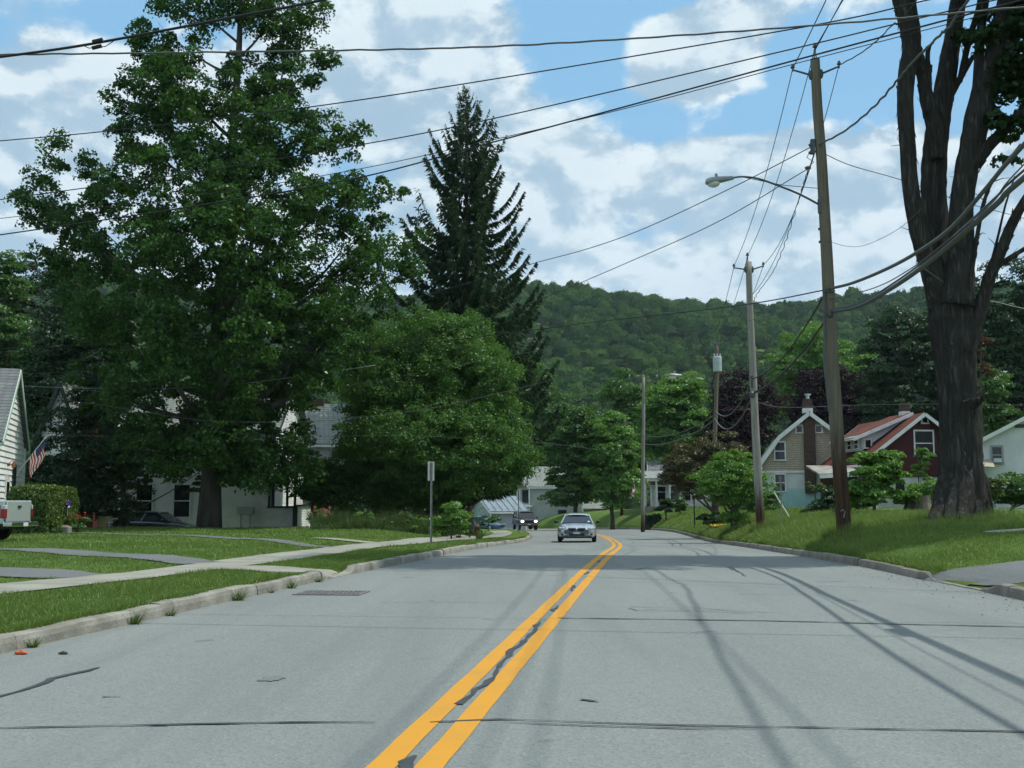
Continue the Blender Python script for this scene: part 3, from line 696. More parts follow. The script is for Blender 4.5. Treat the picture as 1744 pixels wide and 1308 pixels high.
T('leafy_bush', 'tall bright green sapling bush in front of the red house', 'bush', ground_at(1488, 40), B(40, (1490,800,34,26), (1470,825,28,26), (1505,820,30,26), (1480,848,34,20), (1455,845,18,20), (1515,795,16,14), (1490,778,18,12)), 4800, .22, .34, L_BRI, .05, seed=34, ragged=.42, shell=.25, up=.3, limbs=6)
T('leafy_bush', 'dark rounded bush right of the leaning white stake', 'bush', ground_at(1400, 48), B(48, (1405,860,26,18), (1385,876,22,14), (1425,850,18,16)), 4200, .14, .32, L_DRK, .04, seed=35, ragged=.38, shell=.25, up=.3, limbs=3)
T('leafy_bush', 'green bush on the bank between the near pole and the sapling', 'bush', ground_at(1445, 44), B(44, (1448,852,20,16), (1460,838,14,14), (1452,870,22,10)), 2600, .14, .3, L_MAP, .03, seed=36, ragged=.38, shell=.25, up=.3, limbs=2)
T('leafy_bush', 'green bush left of the shingled house wall', 'bush', ground_at(1305, 60), B(60, (1308,850,22,24), (1290,865,24,18), (1318,870,16,14)), 4200, .16, .36, L_MAP, .04, seed=37, ragged=.38, shell=.25, up=.3, limbs=3)
T('leafy_bush', 'small climbing plant growing up the red house window', 'bush', ground_at(1566, 63), B(63, (1563,760,9,26), (1568,800,14,30), (1580,770,8,10), (1575,835,20,16)), 2200, .18, .3, L_BRI, .03, seed=38, ragged=.38, shell=.25, up=.3, limbs=3)
T('leafy_bush', 'low weedy bush around the tree stump', 'bush', ground_at(1568, 41), B(41, (1572,836,22,14), (1555,846,20,10), (1598,842,16,14), (1525,848,20,10)), 2600, .15, .28, L_BRI, .03, seed=39, ragged=.38, shell=.25, up=.3, limbs=2)
T('leafy_bush', 'wide dark green bush at the right edge under the white house', 'bush', ground_at(1720, 42), B(42, (1715,838,34,22), (1750,835,36,26), (1690,846,20,16), (1790,835,40,26)), 6000, .16, .36, L_MAP, .05, seed=40, ragged=.38, shell=.25, up=.3, limbs=3)
T('leafy_bush', 'bright shoots of a bush right beside the maple trunk', 'bush', ground_at(1688, 38), B(38, (1684,815,10,14), (1692,826,12,12), (1688,845,16,14)), 1200, .17, .25, L_YEL, .03, seed=41, ragged=.38, shell=.25, up=.3, limbs=2)
T('leafy_bush', 'dark round bush beside the white porch house', 'bush', ground_at(1134, 88), B(88, (1134,858,10,10), (1132,866,12,7)), 1500, .2, .3, L_DRK, .04, seed=42, ragged=.38, shell=.25, up=.3, limbs=2)
T('leafy_bush', 'lighter round bush right of the dark porch bush', 'bush', ground_at(1158, 87), B(87, (1158,858,9,9), (1158,866,10,7)), 1300, .2, .3, L_MAP, .04, seed=43, ragged=.38, shell=.25, up=.3, limbs=2)
T('leafy_bush', 'light leaved shrub in the flower bed right of the sign post', 'bush', ground_at(768, 47), B(47, (768,880,20,20), (755,893,16,14), (782,890,18,16), (775,868,10,8)), 2600, .15, .28, L_BRI, .03, seed=44, ragged=.38, shell=.25, up=.3, limbs=3)
T('leafy_bush', 'low green bush beside the red fire hydrant', 'bush', ground_at(832, 92), B(92, (832,885,18,8), (845,888,14,6)), 1200, .2, .3, L_MAP, .03, seed=45, ragged=.38, shell=.25, up=.3, limbs=2)

def mound_hedge(name, label, x0, x1, y0, y1, h, M, n, leaf, m, cat='hedge'):
    """clipped hedge: twiggy core, leaves all over its faces"""
    c = M @ Vector((0, 0, 0)); root = empty(name, M.translation, 0, label, cat); R3 = M.to_3x3()
    rsl = np.random.RandomState(int(n) % 97)
    dx, dy = x1 - x0, y1 - y0; ar = np.array([dx * dy, dx * h, dx * h, dy * h, dy * h]); fc = rsl.choice(5, n, p=ar / ar.sum())
    u = rsl.rand(n); v = rsl.rand(n); pos = np.zeros((n, 3)); nr = np.zeros((n, 3))
    for f in range(5):
        k = fc == f
        if f == 0: pos[k] = np.stack([x0 + dx * u[k], y0 + dy * v[k], np.full(k.sum(), h)], 1); nr[k] = (0, 0, 1)
        elif f < 3: pos[k] = np.stack([x0 + dx * u[k], np.full(k.sum(), y0 if f == 1 else y1), h * v[k]], 1); nr[k] = (0, -1 if f == 1 else 1, .3)
        else: pos[k] = np.stack([np.full(k.sum(), x0 if f == 3 else x1), y0 + dy * u[k], h * v[k]], 1); nr[k] = (-1 if f == 3 else 1, 0, .3)
    cc = np.array([(x0 + x1) / 2, (y0 + y1) / 2, h * .45])
    lump = .07 * np.sin(pos[:, 0] * 4.1 + pos[:, 2] * 3) + .06 * np.sin(pos[:, 1] * 3.7 + pos[:, 2] * 5.3 + pos[:, 0]) + rsl.normal(size=n) * .05
    pos += unit(pos - cc) * lump[:, None] - nr * (rsl.rand(n) * .12)[:, None]
    rr = np.minimum(1, np.abs(pos[:, 2] - h) / .3); pos[:, :2] = cc[:2] + (pos[:, :2] - cc[:2]) * (.94 + .06 * rr)[:, None]
    V = leaf_quads(pos, leaf * rsl.uniform(.6, 1.3, n), unit(nr + rsl.normal(size=(n, 3)) * .6), rsl)
    V = V @ np.array(R3).T; np_mesh('foliage', V, 4, m, root)
    b = MB()
    for k in range(int(dx * dy * 5) + 4):
        p = Vector((rnd.uniform(x0 + .12, x1 - .12), rnd.uniform(y0 + .12, y1 - .12), -.1)); q = p + Vector((rnd.uniform(-.2, .2), rnd.uniform(-.15, .15), h * .9)); b.tube([R3 @ p, R3 @ ((p + q) / 2 + Vector((rnd.uniform(-.1, .1), 0, 0))), R3 @ q], [.025, .018, .008], 5)
    b.box(x0 + .25, x1 - .25, y0 + .25, y1 - .25, -.1, h - .25, M=R3.to_4x4())
    b.build('branches', mat('hedge_core', (.02, .03, .012), .95), root)
    return root
hp = ground_at(12, 43)
mound_hedge('hedge', 'clipped bright green hedge in front of the clapboard house', 0, 1.55, 0, 3.3, 1.83, Matrix.Translation(Vector((hp.x, hp.y, zt1(hp.x, hp.y)))) @ Matrix.Rotation(R(2), 4, 'Z'), 22000, .09, L_HED)
hq = ground_at(1098, 90)
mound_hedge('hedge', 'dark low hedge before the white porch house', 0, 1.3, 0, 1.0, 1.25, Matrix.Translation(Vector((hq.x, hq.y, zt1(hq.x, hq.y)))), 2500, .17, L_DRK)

# the great half dead maple on the right bank
def old_maple():
    Y = 29.0; base = ground_at(1641, Y); S = F / Y
    root = empty('old_maple', base, 0, 'massive bare limbed maple with thick dark trunk on the right bank', 'tree')
    bo = np.array(base); b = MB()
    def pp(rows): return [P(x, y, Y + dz) - base for x, y, w, dz in rows], [w / S / 2 * .86 for x, y, w, dz in rows]
    def limb(rows, n=16, ridge=.09, seed=1):
        ridge *= 1.45
        p, r = pp(rows); q = []; rr = []
        for i in range(len(p) - 1):
            for k in range(5):
                t = k / 5; p0 = p[max(i - 1, 0)]; p3 = p[min(i + 2, len(p) - 1)]
                q.append(.5 * ((2 * p[i]) + (p[i + 1] - p0) * t + (2 * p0 - 5 * p[i] + 4 * p[i + 1] - p3) * t * t + (3 * p[i] - p0 - 3 * p[i + 1] + p3) * t ** 3)); rr.append(r[i] + (r[i + 1] - r[i]) * t)
        q.append(p[-1]); rr.append(r[-1]); b.tube(q, rr, n, ridge=ridge, seed=seed)
    limb([(1644,905,128,0), (1642,872,104,0), (1641,850,95,0), (1638,800,86,0), (1636,740,77,0), (1634,690,74,0), (1630,640,76,0), (1626,590,84,0), (1622,545,90,0), (1618,505,82,0), (1612,470,62,0)], 26, .07, 1)
    for k, (x, w) in enumerate(((1600, 40), (1680, 44), (1640, 50), (1620, 40), (1662, 40))):       # root flare
        limb([(x + (x - 1641) * .35, 888, w * .4, (-.9, .6, -1.2, -1.1, -.8)[k]), (x, 868, w * .7, (-.5, .3, -.7, -.7, -.5)[k]), (x * .6 + 1641 * .4, 820, w, (-.2, 0, -.3, -.3, -.2)[k]), (1640, 770, w * .8, 0)], 12, .1, 20 + k)
    limb([(1606,520,60,0), (1592,480,46,-.2), (1574,430,35,-.4), (1560,380,32,-.5), (1550,320,30,-.6), (1545,250,29,-.6), (1541,180,30,-.6), (1543,130,32,-.5), (1551,90,34,-.4), (1549,50,38,-.3), (1538,0,42,-.2), (1530,-60,38,0), (1515,-160,30,.4), (1490,-280,22,.8), (1450,-420,12,1)], 16, .09, 2)
    limb([(1549,60,26,-.4), (1562,95,26,-.3), (1572,130,24,-.2), (1580,175,28,-.2), (1592,220,32,-.1), (1598,270,30,0)], 14, .09, 3)
    limb([(1612,510,64,.2), (1598,430,50,.3), (1592,360,46,.3), (1590,300,46,.3), (1594,240,44,.4), (1603,180,40,.5), (1613,120,36,.6), (1623,60,32,.8), (1632,0,30,1), (1645,-80,27,1.2), (1640,-180,22,1.5), (1620,-300,16,1.6), (1590,-420,8,1.8)], 16, .09, 4)
    limb([(1580,190,13,-.3), (1582,140,11,-.3), (1580,95,8,-.3), (1587,72,3,-.3)], 9, .15, 5)
    limb([(1628,520,70,-.3), (1636,440,50,-.4), (1637,370,44,-.5), (1643,310,42,-.6), (1655,250,44,-.7), (1668,190,48,-.7), (1678,150,46,-.7), (1693,100,36,-.8), (1704,50,34,-.9), (1714,0,32,-1), (1730,-90,28,-1.2), (1735,-200,22,-1.3), (1720,-330,14,-1.4)], 16, .09, 6)
    limb([(1664,180,24,-.7), (1667,120,22,-.5), (1670,60,20,-.3), (1678,0,18,-.2), (1690,-90,14,0), (1690,-200,9,.2)], 12, .09, 7)
    limb([(1616,165,20,.5), (1640,125,13,.4), (1658,95,10,.3)], 10, .1, 8)
    limb([(1634,140,12,.6), (1650,70,14,.4), (1665,20,12,.3), (1672,-20,10,.2)], 10, .1, 9)
    limb([(1658,280,30,-.7), (1680,252,22,-.9), (1710,222,19,-1.1), (1744,188,16,-1.4), (1800,140,12,-1.6), (1860,60,7,-1.8)], 12, .09, 10)
    limb([(1690,160,18,-.8), (1722,130,12,-1), (1750,100,10,-1.2), (1800,60,6,-1.4)], 10, .1, 11)
    limb([(1640,600,50,-.2), (1660,550,34,-.3), (1676,505,26,-.4), (1688,465,24,-.6), (1706,425,22,-.8), (1722,385,20,-1), (1744,345,18,-1.3), (1790,280,15,-1.6), (1850,200,9,-2)], 14, .09, 12)
    limb([(1697,455,14,-.6), (1722,438,11,-.8), (1746,424,9,-1), (1800,400,5,-1.3)], 10, .1, 13)
    limb([(1646,520,9,-.6), (1656,460,8,-.7), (1665,400,8,-.8), (1676,345,7,-.9), (1690,310,6,-1), (1712,280,4,-1.1), (1738,245,3,-1.2)], 7, .15, 14)
    limb([(1690,440,6,-.7), (1700,400,5,-.8), (1712,350,4,-.9), (1728,300,3,-1)], 7, .15, 15)
    limb([(1655,690,26,-.75), (1668,678,20,-.95), (1674,668,14,-1.0)], 10, .15, 16)
    r_ = random.Random(8)
    for x, y in ((1545,250), (1541,180), (1600,330), (1590,280), (1560,400), (1655,250), (1643,310), (1700,425), (1668,400), (1690,310), (1626,590), (1690,100), (1680,345), (1676,360)):
        p = P(x, y, Y - .3) - base; d = Vector((r_.uniform(-1, 1), r_.uniform(-.5, .3), r_.uniform(.0, .9))); d.normalize(); L = r_.uniform(.15, .55)
        b.tube([p, p + d * L * .5 + Vector((0, 0, .04)), p + d * L], [.018, .011, .004], 5)
    for k in range(900):     # lifting plates of bark
        f = b.f[r_.randrange(len(b.f))]
        if len(f) != 4: continue
        q = [Vector(b.v[i_]) for i_ in f[:4]]; w0 = (q[1] - q[0]).length
        if w0 < .035: continue
        cc_ = sum(q, Vector()) / 4; al = (q[3] - q[0]).normalized(); nn = (q[1] - q[0]).cross(q[3] - q[0]).normalized(); sd_ = al.cross(nn)
        L = r_.uniform(.08, .22); wd = r_.uniform(.02, .05); lift = r_.uniform(.015, .06) * r_.choice((1, -1, 1)); u_ = r_.choice((-1, 1))
        p0 = cc_ + nn * .008; b.quad(p0 - sd_ * wd, p0 + sd_ * wd, p0 + sd_ * wd * .7 + al * L * u_ + nn * abs(lift), p0 - sd_ * wd * .5 + al * L * u_ + nn * abs(lift))
    m = bpy.data.materials.new('maple_bark'); m.use_nodes = True; t = m.node_tree; T_ = NT(t); bs = t.nodes['Principled BSDF']
    v = T_.n('ShaderNodeTexCoord').outputs['Object']; v2 = T_.vm('MULTIPLY', v, (1, 1, .13))
    rdg = T_.ss(T_.noise(v2, 11, 6, .7, .25), .36, .62); n = T_.noise(v, 2.2, 5, .65)
    c = T_.mix(rdg, (.052, .050, .047, 1), (.086, .081, .073, 1)); c = T_.mix(T_.m('MULTIPLY', T_.ss(n, .5, .75), .5), c, (.10, .10, .09, 1))
    t.links.new(c, bs.inputs['Base Color']); bs.inputs['Roughness'].default_value = .95; bs.inputs['Specular IOR Level'].default_value = .1
    bm_ = T_.n('ShaderNodeBump'); bm_.inputs['Distance'].default_value = .07; t.links.new(rdg, bm_.inputs['Height']); t.links.new(bm_.outputs[0], bs.inputs['Normal'])
    b.build('trunk', m, root, smooth=True)
    bl = B(Y, (1700,62,34,28,-1), (1730,90,40,50,-1.2), (1655,60,14,10,.2), (1690,40,22,14,-.6), (1640,70,10,8,.3), (1720,150,34,40,-1.2), (1745,220,40,60,-1.4), (1715,215,26,26,-1.3), (1690,195,16,12,-1), (1638,166,9,8,.4), (1745,30,30,50,-1), (1790,150,60,100,-1.6), (1722,20,20,20,-1),
           (1800,-20,70,80,-1), (1740,-100,80,60,-.4), (1660,-170,90,60,.5), (1780,-200,90,70,0), (1600,-290,70,50,1), (1700,-300,90,60,0), (1500,-330,50,40,.8), (1640,-420,80,50,.5), (1440,-430,50,40,1), (1850,80,70,80,-1.8), (1540,-420,60,40,1.2))
    bl += [((8.6, 26.2, 21.5), (2.2, 2.6, 1.8)), ((11.2, 26.0, 18.6), (2.6, 2.8, 2.0)), ((13.6, 26.6, 15.6), (2.4, 2.4, 1.8)), ((7.6, 26.6, 17.2), (1.6, 2.2, 1.2)), ((13, 27, 23), (2.6, 2.6, 2)), ((10.4, 27.0, 24.2), (2.2, 2.4, 1.8)), ((15.5, 27, 19), (2.2, 2.5, 2)), ((16.5, 26, 14), (2, 2, 1.5))]
    np_mesh('crown', np.concatenate([crown_leaves(bl[:-8], 26000, .2, .36, np.random.RandomState(6), shell=.25, flat=.7), crown_leaves(bl[-8:], 60000, .18, .6, np.random.RandomState(16), shell=.2, flat=.7)]) - bo, 4, leaf_mat('old_maple_leaf', (.016, .045, .012), (.034, .078, .02), .16, .02, .45), root)
old_maple()
# ------------------------------------------------------------------ houses
def siding_mat(name, c, dirt=.12): return mat(name, c, .75, dirt, .8, .002, 30)
M_WHITE = siding_mat('white_clapboard', (.76, .77, .74)); M_TRIM = mat('white_trim', (.72, .73, .70), .6, .1, 2)
M_GLASS = mat('window_glass', (.012, .015, .018), .06, spec=.6)
M_PALEG = siding_mat('pale_green_clapboard', (.34, .37, .335)); M_PALEB = siding_mat('pale_blue_boards', (.33, .40, .43))
M_DKTRIM = mat('dark_green_trim', (.03, .045, .04), .6, .15, 3)
M_METALR = mat('metal_roofing', (.55, .58, .60), .35, .12, 2, metal=.6)
M_TIN = mat('tin_roofing', (.20, .25, .285), .6, .15, 1.5)
M_SOFF = mat('porch_wood', (.33, .29, .25), .8, .2, 3)
def shingle_mat(name, c1, c2, sx=3.0, sz=7.0):
    if name in MATS: return MATS[name]
    m = bpy.data.materials.new(name); m.use_nodes = True; t = m.node_tree; T_ = NT(t); bs = t.nodes['Principled BSDF']
    v = T_.n('ShaderNodeTexCoord').outputs['Object']
    s = T_.n('ShaderNodeSeparateXYZ'); t.links.new(v, s.inputs[0]); cb = T_.n('ShaderNodeCombineXYZ')
    t.links.new(T_.m('ADD', s.outputs[0], s.outputs[1]), cb.inputs[0]); t.links.new(s.outputs[2], cb.inputs[1])
    br = T_.n('ShaderNodeTexBrick'); t.links.new(cb.outputs[0], br.inputs['Vector']); br.inputs['Scale'].default_value = 1
    br.inputs['Color1'].default_value = rgba(c1); br.inputs['Color2'].default_value = rgba(c2); br.inputs['Mortar'].default_value = rgba(tuple(x * .45 for x in c1))
    br.inputs['Brick Width'].default_value = 1 / sx; br.inputs['Row Height'].default_value = 1 / sz; br.inputs['Mortar Size'].default_value = .012; br.inputs['Bias'].default_value = 0
    c = T_.mix(T_.m('MULTIPLY', T_.ss(T_.noise(v, .9, 5, .6), .4, .7), .35), br.outputs['Color'], rgba(tuple(x * .6 for x in c2)))
    t.links.new(c, bs.inputs['Base Color']); bs.inputs['Roughness'].default_value = .9; bs.inputs['Specular IOR Level'].default_value = .15
    b = T_.n('ShaderNodeBump'); b.inputs['Distance'].default_value = .012; b.invert = True; t.links.new(br.outputs['Fac'], b.inputs['Height']); t.links.new(b.outputs[0], bs.inputs['Normal'])
    MATS[name] = m; return m
M_RGREY = shingle_mat('grey_shingles', (.16, .17, .175), (.21, .22, .22))
M_RGREEN = shingle_mat('weathered_shingles', (.20, .225, .205), (.26, .28, .25))
M_RPALE = shingle_mat('pale_shingles', (.25, .275, .25), (.31, .33, .30))
M_RRED = shingle_mat('red_shingles', (.135, .046, .036), (.18, .066, .05))
M_BRICK = shingle_mat('brick', (.11, .045, .035), (.16, .065, .05), 4.5, 12)
M_BRICKD = shingle_mat('dark_brick', (.10, .07, .058), (.15, .095, .08), 4.5, 12)
M_SHAKE = shingle_mat('cedar_shingles', (.46, .39, .30), (.54, .465, .37), 6, 6.5)
M_MAROON = siding_mat('dark_red_boards', (.075, .020, .019))

def clip_range(prof, z):
    xs = []
    for (a, b) in zip(prof, prof[1:] + prof[:1]):
        if (a[1] - z) * (b[1] - z) <= 0 and abs(a[1] - b[1]) > 1e-9:
            xs.append(a[0] + (b[0] - a[0]) * (z - a[1]) / (b[1] - a[1]))
    return (min(xs), max(xs)) if len(xs) >= 2 else None
def boards(b, prof, M, pitch=.14, lap=.018, mi=0):
    """lapped boards filling a convex outline (u along the wall, z up); M maps (u, outward, z)"""
    zs = [p[1] for p in prof]; z = min(zs)
    while z < max(zs) - .01:
        z2 = min(z + pitch, max(zs)); a = clip_range(prof, z + 1e-4); c = clip_range(prof, z2 - 1e-4)
        if a and c:
            q = [Vector((a[0], lap, z)), Vector((a[1], lap, z)), Vector((c[1], .002, z2)), Vector((c[0], .002, z2))]
            b.quad(*[M @ v for v in q], mi=mi); b.quad(M @ Vector((a[0], 0, z)), M @ Vector((a[1], 0, z)), M @ q[1], M @ q[0], mi)
        z = z2
def face_M(p0, uang):
    """wall frame: origin p0, u direction at angle uang in plan, outward to its right"""
    c, s = math.cos(uang), math.sin(uang)
    return Matrix(((c, s, 0, p0[0]), (s, -c, 0, p0[1]), (0, 0, 1, p0[2]), (0, 0, 0, 1)))
def window(root, M, u, z, w, h, trim=None, sash=True, fr=.09, shade=False):
    """M maps (u, outward, z); window frame is a part, its pane a sub-part"""
    b = MB(); f = lambda u0, u1, o0, o1, z0, z1: b.box(u0, u1, o0, o1, z0, z1, M=M)
    f(u - w / 2 - fr, u - w / 2, 0, .055, z - h / 2, z + h / 2); f(u + w / 2, u + w / 2 + fr, 0, .055, z - h / 2, z + h / 2)
    f(u - w / 2 - fr, u + w / 2 + fr, 0, .06, z + h / 2, z + h / 2 + fr * 1.1); f(u - w / 2 - fr - .03, u + w / 2 + fr + .03, 0, .09, z - h / 2 - fr * .8, z - h / 2)
    if sash: f(u - w / 2, u + w / 2, .012, .045, z - .03, z + .03)
    wn = b.build('window', trim or M_TRIM, root)
    p = MB(); p.box(u - w / 2, u + w / 2, .0, .022, z - h / 2, z + h / 2, M=M); p.build('pane', M_GLASS, wn)
    if shade:
        p = MB(); p.box(u - w / 2 + .02, u + w / 2 - .02, .023, .027, z + h * .12, z + h / 2 - .01, M=M); p.build('blind', mat('blind', (.5, .5, .47), .8), wn)
    return wn
def slab(b, pts, th, mi=0):
    """thick roof plane from its four top corners"""
    p = [Vector(q) for q in pts]; n = (p[1] - p[0]).cross(p[3] - p[0]).normalized()
    if n.z < 0: n = -n
    q = [v - n * th for v in p]; b.add(p + q, [(0, 1, 2, 3), (7, 6, 5, 4), (0, 4, 5, 1), (1, 5, 6, 2), (2, 6, 7, 3), (3, 7, 4, 0)], mi)
def gable_house(root, w, d, eave, ridge, wm, rm, over=.35, pitch=.14, trim=None, base=-1.2, x0=0.0, y0=0.0, wall_name='wall', peak=0.0, lap=.018):
    """gable end faces -Y (local), ridge along Y"""
    b = MB(); xl, xr = x0 - w / 2, x0 + w / 2; pk = x0 + peak
    gp = [(xl, base), (xr, base), (xr, eave), (pk, ridge), (xl, eave)]
    boards(b, gp, Matrix(((1, 0, 0, 0), (0, -1, 0, y0), (0, 0, 1, 0), (0, 0, 0, 1))), pitch, lap)
    boards(b, gp, Matrix(((1, 0, 0, 0), (0, 1, 0, y0 + d), (0, 0, 1, 0), (0, 0, 0, 1))), pitch, lap)
    sd_ = [(y0, base), (y0 + d, base), (y0 + d, eave), (y0, eave)]
    boards(b, sd_, Matrix(((0, 1, 0, xr), (1, 0, 0, 0), (0, 0, 1, 0), (0, 0, 0, 1))), pitch, lap)
    boards(b, sd_, Matrix(((0, -1, 0, xl), (1, 0, 0, 0), (0, 0, 1, 0), (0, 0, 0, 1))), pitch, lap)
    b.build(wall_name, wm, root)
    sl = (ridge - eave) / (pk - xl); sr = (ridge - eave) / (xr - pk); r = MB(); ya, yb = y0 - over, y0 + d + over
    slab(r, [(xl - over, ya, eave - over * sl + .1), (pk, ya, ridge + .1), (pk, yb, ridge + .1), (xl - over, yb, eave - over * sl + .1)], .09)
    slab(r, [(pk + .002, ya, ridge + .098), (xr + over, ya, eave - over * sr + .1), (xr + over, yb, eave - over * sr + .1), (pk + .002, yb, ridge + .098)], .09)
    ro = r.build('roof', rm, root)
    t = MB(); tm = trim or M_TRIM
    for yy in (ya - .03, yb + .01):
        t.bar((xl - over, yy, eave - over * sl - .02), (pk, yy, ridge - .02), .035, .2); t.bar((pk, yy + .003, ridge - .02), (xr + over, yy + .003, eave - over * sr - .02), .035, .2)
    t.box(xl - over - .02, xl - over + .02, ya, yb, eave - over * sl - .12, eave - over * sl + .03); t.box(xr + over - .02, xr + over + .02, ya, yb, eave - over * sr - .12, eave - over * sr + .03)
    for xx, e in ((xl, -1), (xr, 1)):
        for yy, f in ((y0, -1), (y0 + d, 1)): t.box(xx - .07 + .03 * e, xx + .07 + .03 * e, yy - .07 + .03 * f, yy + .07 + .03 * f, base, eave - .05)
    t.build('trim', tm, root)
    return ro
FR = lambda y0: Matrix(((1, 0, 0, 0), (0, -1, 0, y0), (0, 0, 1, 0), (0, 0, 0, 1)))
RT = lambda xr: Matrix(((0, 1, 0, xr), (1, 0, 0, 0), (0, 0, 1, 0), (0, 0, 0, 1)))
LF = lambda xl: Matrix(((0, -1, 0, xl), (1, 0, 0, 0), (0, 0, 1, 0), (0, 0, 0, 1)))

# --- clapboard house at the left edge: lit gable end
gA = P(-10, HOR, 44); gB = P(36, HOR, 51); mid = (gA + gB) / 2; dirw = (gB - gA); LW = dirw.length; nrm = Vector((dirw.y, -dirw.x, 0)).normalized()
angA = math.atan2(nrm.x, -nrm.y)
hA = empty('clapboard_house', (mid.x, mid.y, .1), angA, 'white clapboard house with steep gable lit by the sun at the left edge', 'house')
gable_house(hA, LW, 11, 3.75, 6.85, M_WHITE, M_RGREY, over=.22, pitch=.24, trim=mat('pale_green_trim', (.50, .62, .52), .6, .1, 2), lap=.045)
window(hA, FR(-.04), .75, 2.2, .62, 1.15, M_DKTRIM); 
b = MB(); b.box(-1.45, -.35, -.07, -.01, -.2, 2.35); dA = b.build('door', M_TRIM, hA)
b = MB(); b.box(-1.2, -.6, -.09, -.072, 1.15, 2.1); b.box(-1.2, -.6, -.09, -.072, .1, .85); b.build('pane', M_GLASS, dA)
b = MB(); b.ball((-.45, -.11, 1.0), .04); b.build('handle', mat('brass', (.5, .35, .12), .3, metal=1), dA)
b = MB(); b.box(-.98, -.82, -.10, -.02, 2.75, 2.85); b.tube([(-.9, -.06, 2.85), (-.9, -.2, 3.0), (-.9, -.26, 2.95)], .015, 6); b.tube([(-.9, -.26, 2.95), (-.9, -.26, 2.72), (-.9, -.26, 2.66)], [.04, .09, .03], 8); b.build('lantern', mat('copper', (.32, .13, .06), .4, metal=.7), hA)
b = MB(); b.box(-1.6, -.2, -1.4, -.08, -1, .05); b.build('step', M_CONC, hA)

# --- white house behind the poplar
gz = zt1(P(340, HOR, 62).x, 62)
xl_, xr_ = P(212, HOR, 62).x, P(464, HOR, 62).x; wB = xr_ - xl_
hB = empty('white_house', ((xl_ + xr_) / 2, 62, gz), 0, 'large white clapboard house in the shade behind the poplar', 'house')
def block_x(root, x0, x1, y0, y1, eave, ridge, wm, rm, over=.35, pitch=.14, base=-1.0, trim=None, lap=.018):
    """ridge along X: front and back eaves"""
    b = MB(); ym = (y0 + y1) / 2; sdp = [(y0, base), (y1, base), (y1, eave), (ym, ridge), (y0, eave)]; fp = [(x0, base), (x1, base), (x1, eave), (x0, eave)]
    boards(b, fp, FR(y0), pitch, lap); boards(b, fp, Matrix(((1, 0, 0, 0), (0, 1, 0, y1), (0, 0, 1, 0), (0, 0, 0, 1))), pitch, lap); boards(b, sdp, RT(x1), pitch, lap); boards(b, sdp, LF(x0), pitch, lap)
    b.build('wall', wm, root); r = MB(); sl = (ridge - eave) / (ym - y0); xa, xb = x0 - over, x1 + over
    slab(r, [(xa, y0 - over, eave - over * sl + .1), (xb, y0 - over, eave - over * sl + .1), (xb, ym, ridge + .1), (xa, ym, ridge + .1)], .1); slab(r, [(xa, ym + .002, ridge + .098), (xb, ym + .002, ridge + .098), (xb, y1 + over, eave - over * sl + .1), (xa, y1 + over, eave - over * sl + .1)], .1)
    ro = r.build('roof', rm, root); t = MB(); tm = trim or M_TRIM
    t.box(xa, xb, y0 - over - .03, y0 - over + .01, eave - over * sl - .14, eave - over * sl + .02); t.box(xa, xb, y1 + over - .01, y1 + over + .03, eave - over * sl - .14, eave - over * sl + .02)
    for xx in (xa - .02, xb + .02): t.bar((xx, y0 - over, eave - over * sl - .03), (xx, ym, ridge - .03), .035, .2); t.bar((xx + .003, ym, ridge - .03), (xx + .003, y1 + over, eave - over * sl - .03), .035, .2)
    for xx, e in ((x0, -1), (x1, 1)):
        for yy, f in ((y0, -1), (y1, 1)): t.box(xx - .08 + .03 * e, xx + .08 + .03 * e, yy - .08 + .03 * f, yy + .08 + .03 * f, base, eave - .06)
    t.build('trim', tm, root); return ro
ztop = lambda py, Y, g: P(300, py, Y).z - g
eB = ztop(728, 62, gz); rB = ztop(648, 66, gz)
rfB = block_x(hB, -wB / 2, wB / 2, 0, 9, eB, rB, M_WHITE, M_RGREEN, trim=M_DKTRIM)
for px in (246, 310): window(hB, FR(-.02), P(px, HOR, 62).x - (xl_ + xr_) / 2, ztop(853, 62, gz), .85, 1.75, M_TRIM)
for px in (275, 420): window(hB, FR(-.02), P(px, HOR, 62).x - (xl_ + xr_) / 2, ztop(770, 62, gz), .8, 1.4, M_TRIM)
window(hB, RT(wB / 2 + .02), 4.0, 3.9, .8, 1.4); window(hB, RT(wB / 2 + .02), 6.6, 3.9, .8, 1.4)
b = MB(); bx = P(139, HOR, 60).x - (xl_ + xr_) / 2; b.box(bx - .42, bx + .42, -1.4, -.6, -1, ztop(690, 61, gz)); b.build('chimney', M_BRICK, hB)
# side wing with gable further left, and its bright metal lean-to
xw0, xw1 = P(62, HOR, 63).x - (xl_ + xr_) / 2, P(128, HOR, 63).x - (xl_ + xr_) / 2
gable_house(hB, xw1 - xw0, 8, ztop(735, 63, gz), ztop(652, 63, gz), M_WHITE, M_RGREEN, x0=(xw0 + xw1) / 2, y0=1.2, wall_name='wing_wall', trim=M_DKTRIM, base=-1.0)
b = MB(); slab(b, [(xw1 + .1, -.9, ztop(727, 61, gz)), (-wB / 2 + 1.4, -.9, ztop(727, 61, gz)), (-wB / 2 + 1.4, 1.0, ztop(708, 63, gz)), (xw1 + .1, 1.0, ztop(708, 63, gz))], .06); b.build('lean_to_roof', M_METALR, hB)
b = MB(); boards(b, [(xw1 + .1, -1), (-wB / 2 - .1, -1), (-wB / 2 - .1, ztop(730, 62, gz)), (xw1 + .1, ztop(730, 62, gz))], FR(-.55)); b.build('lean_to_wall', M_WHITE, hB)
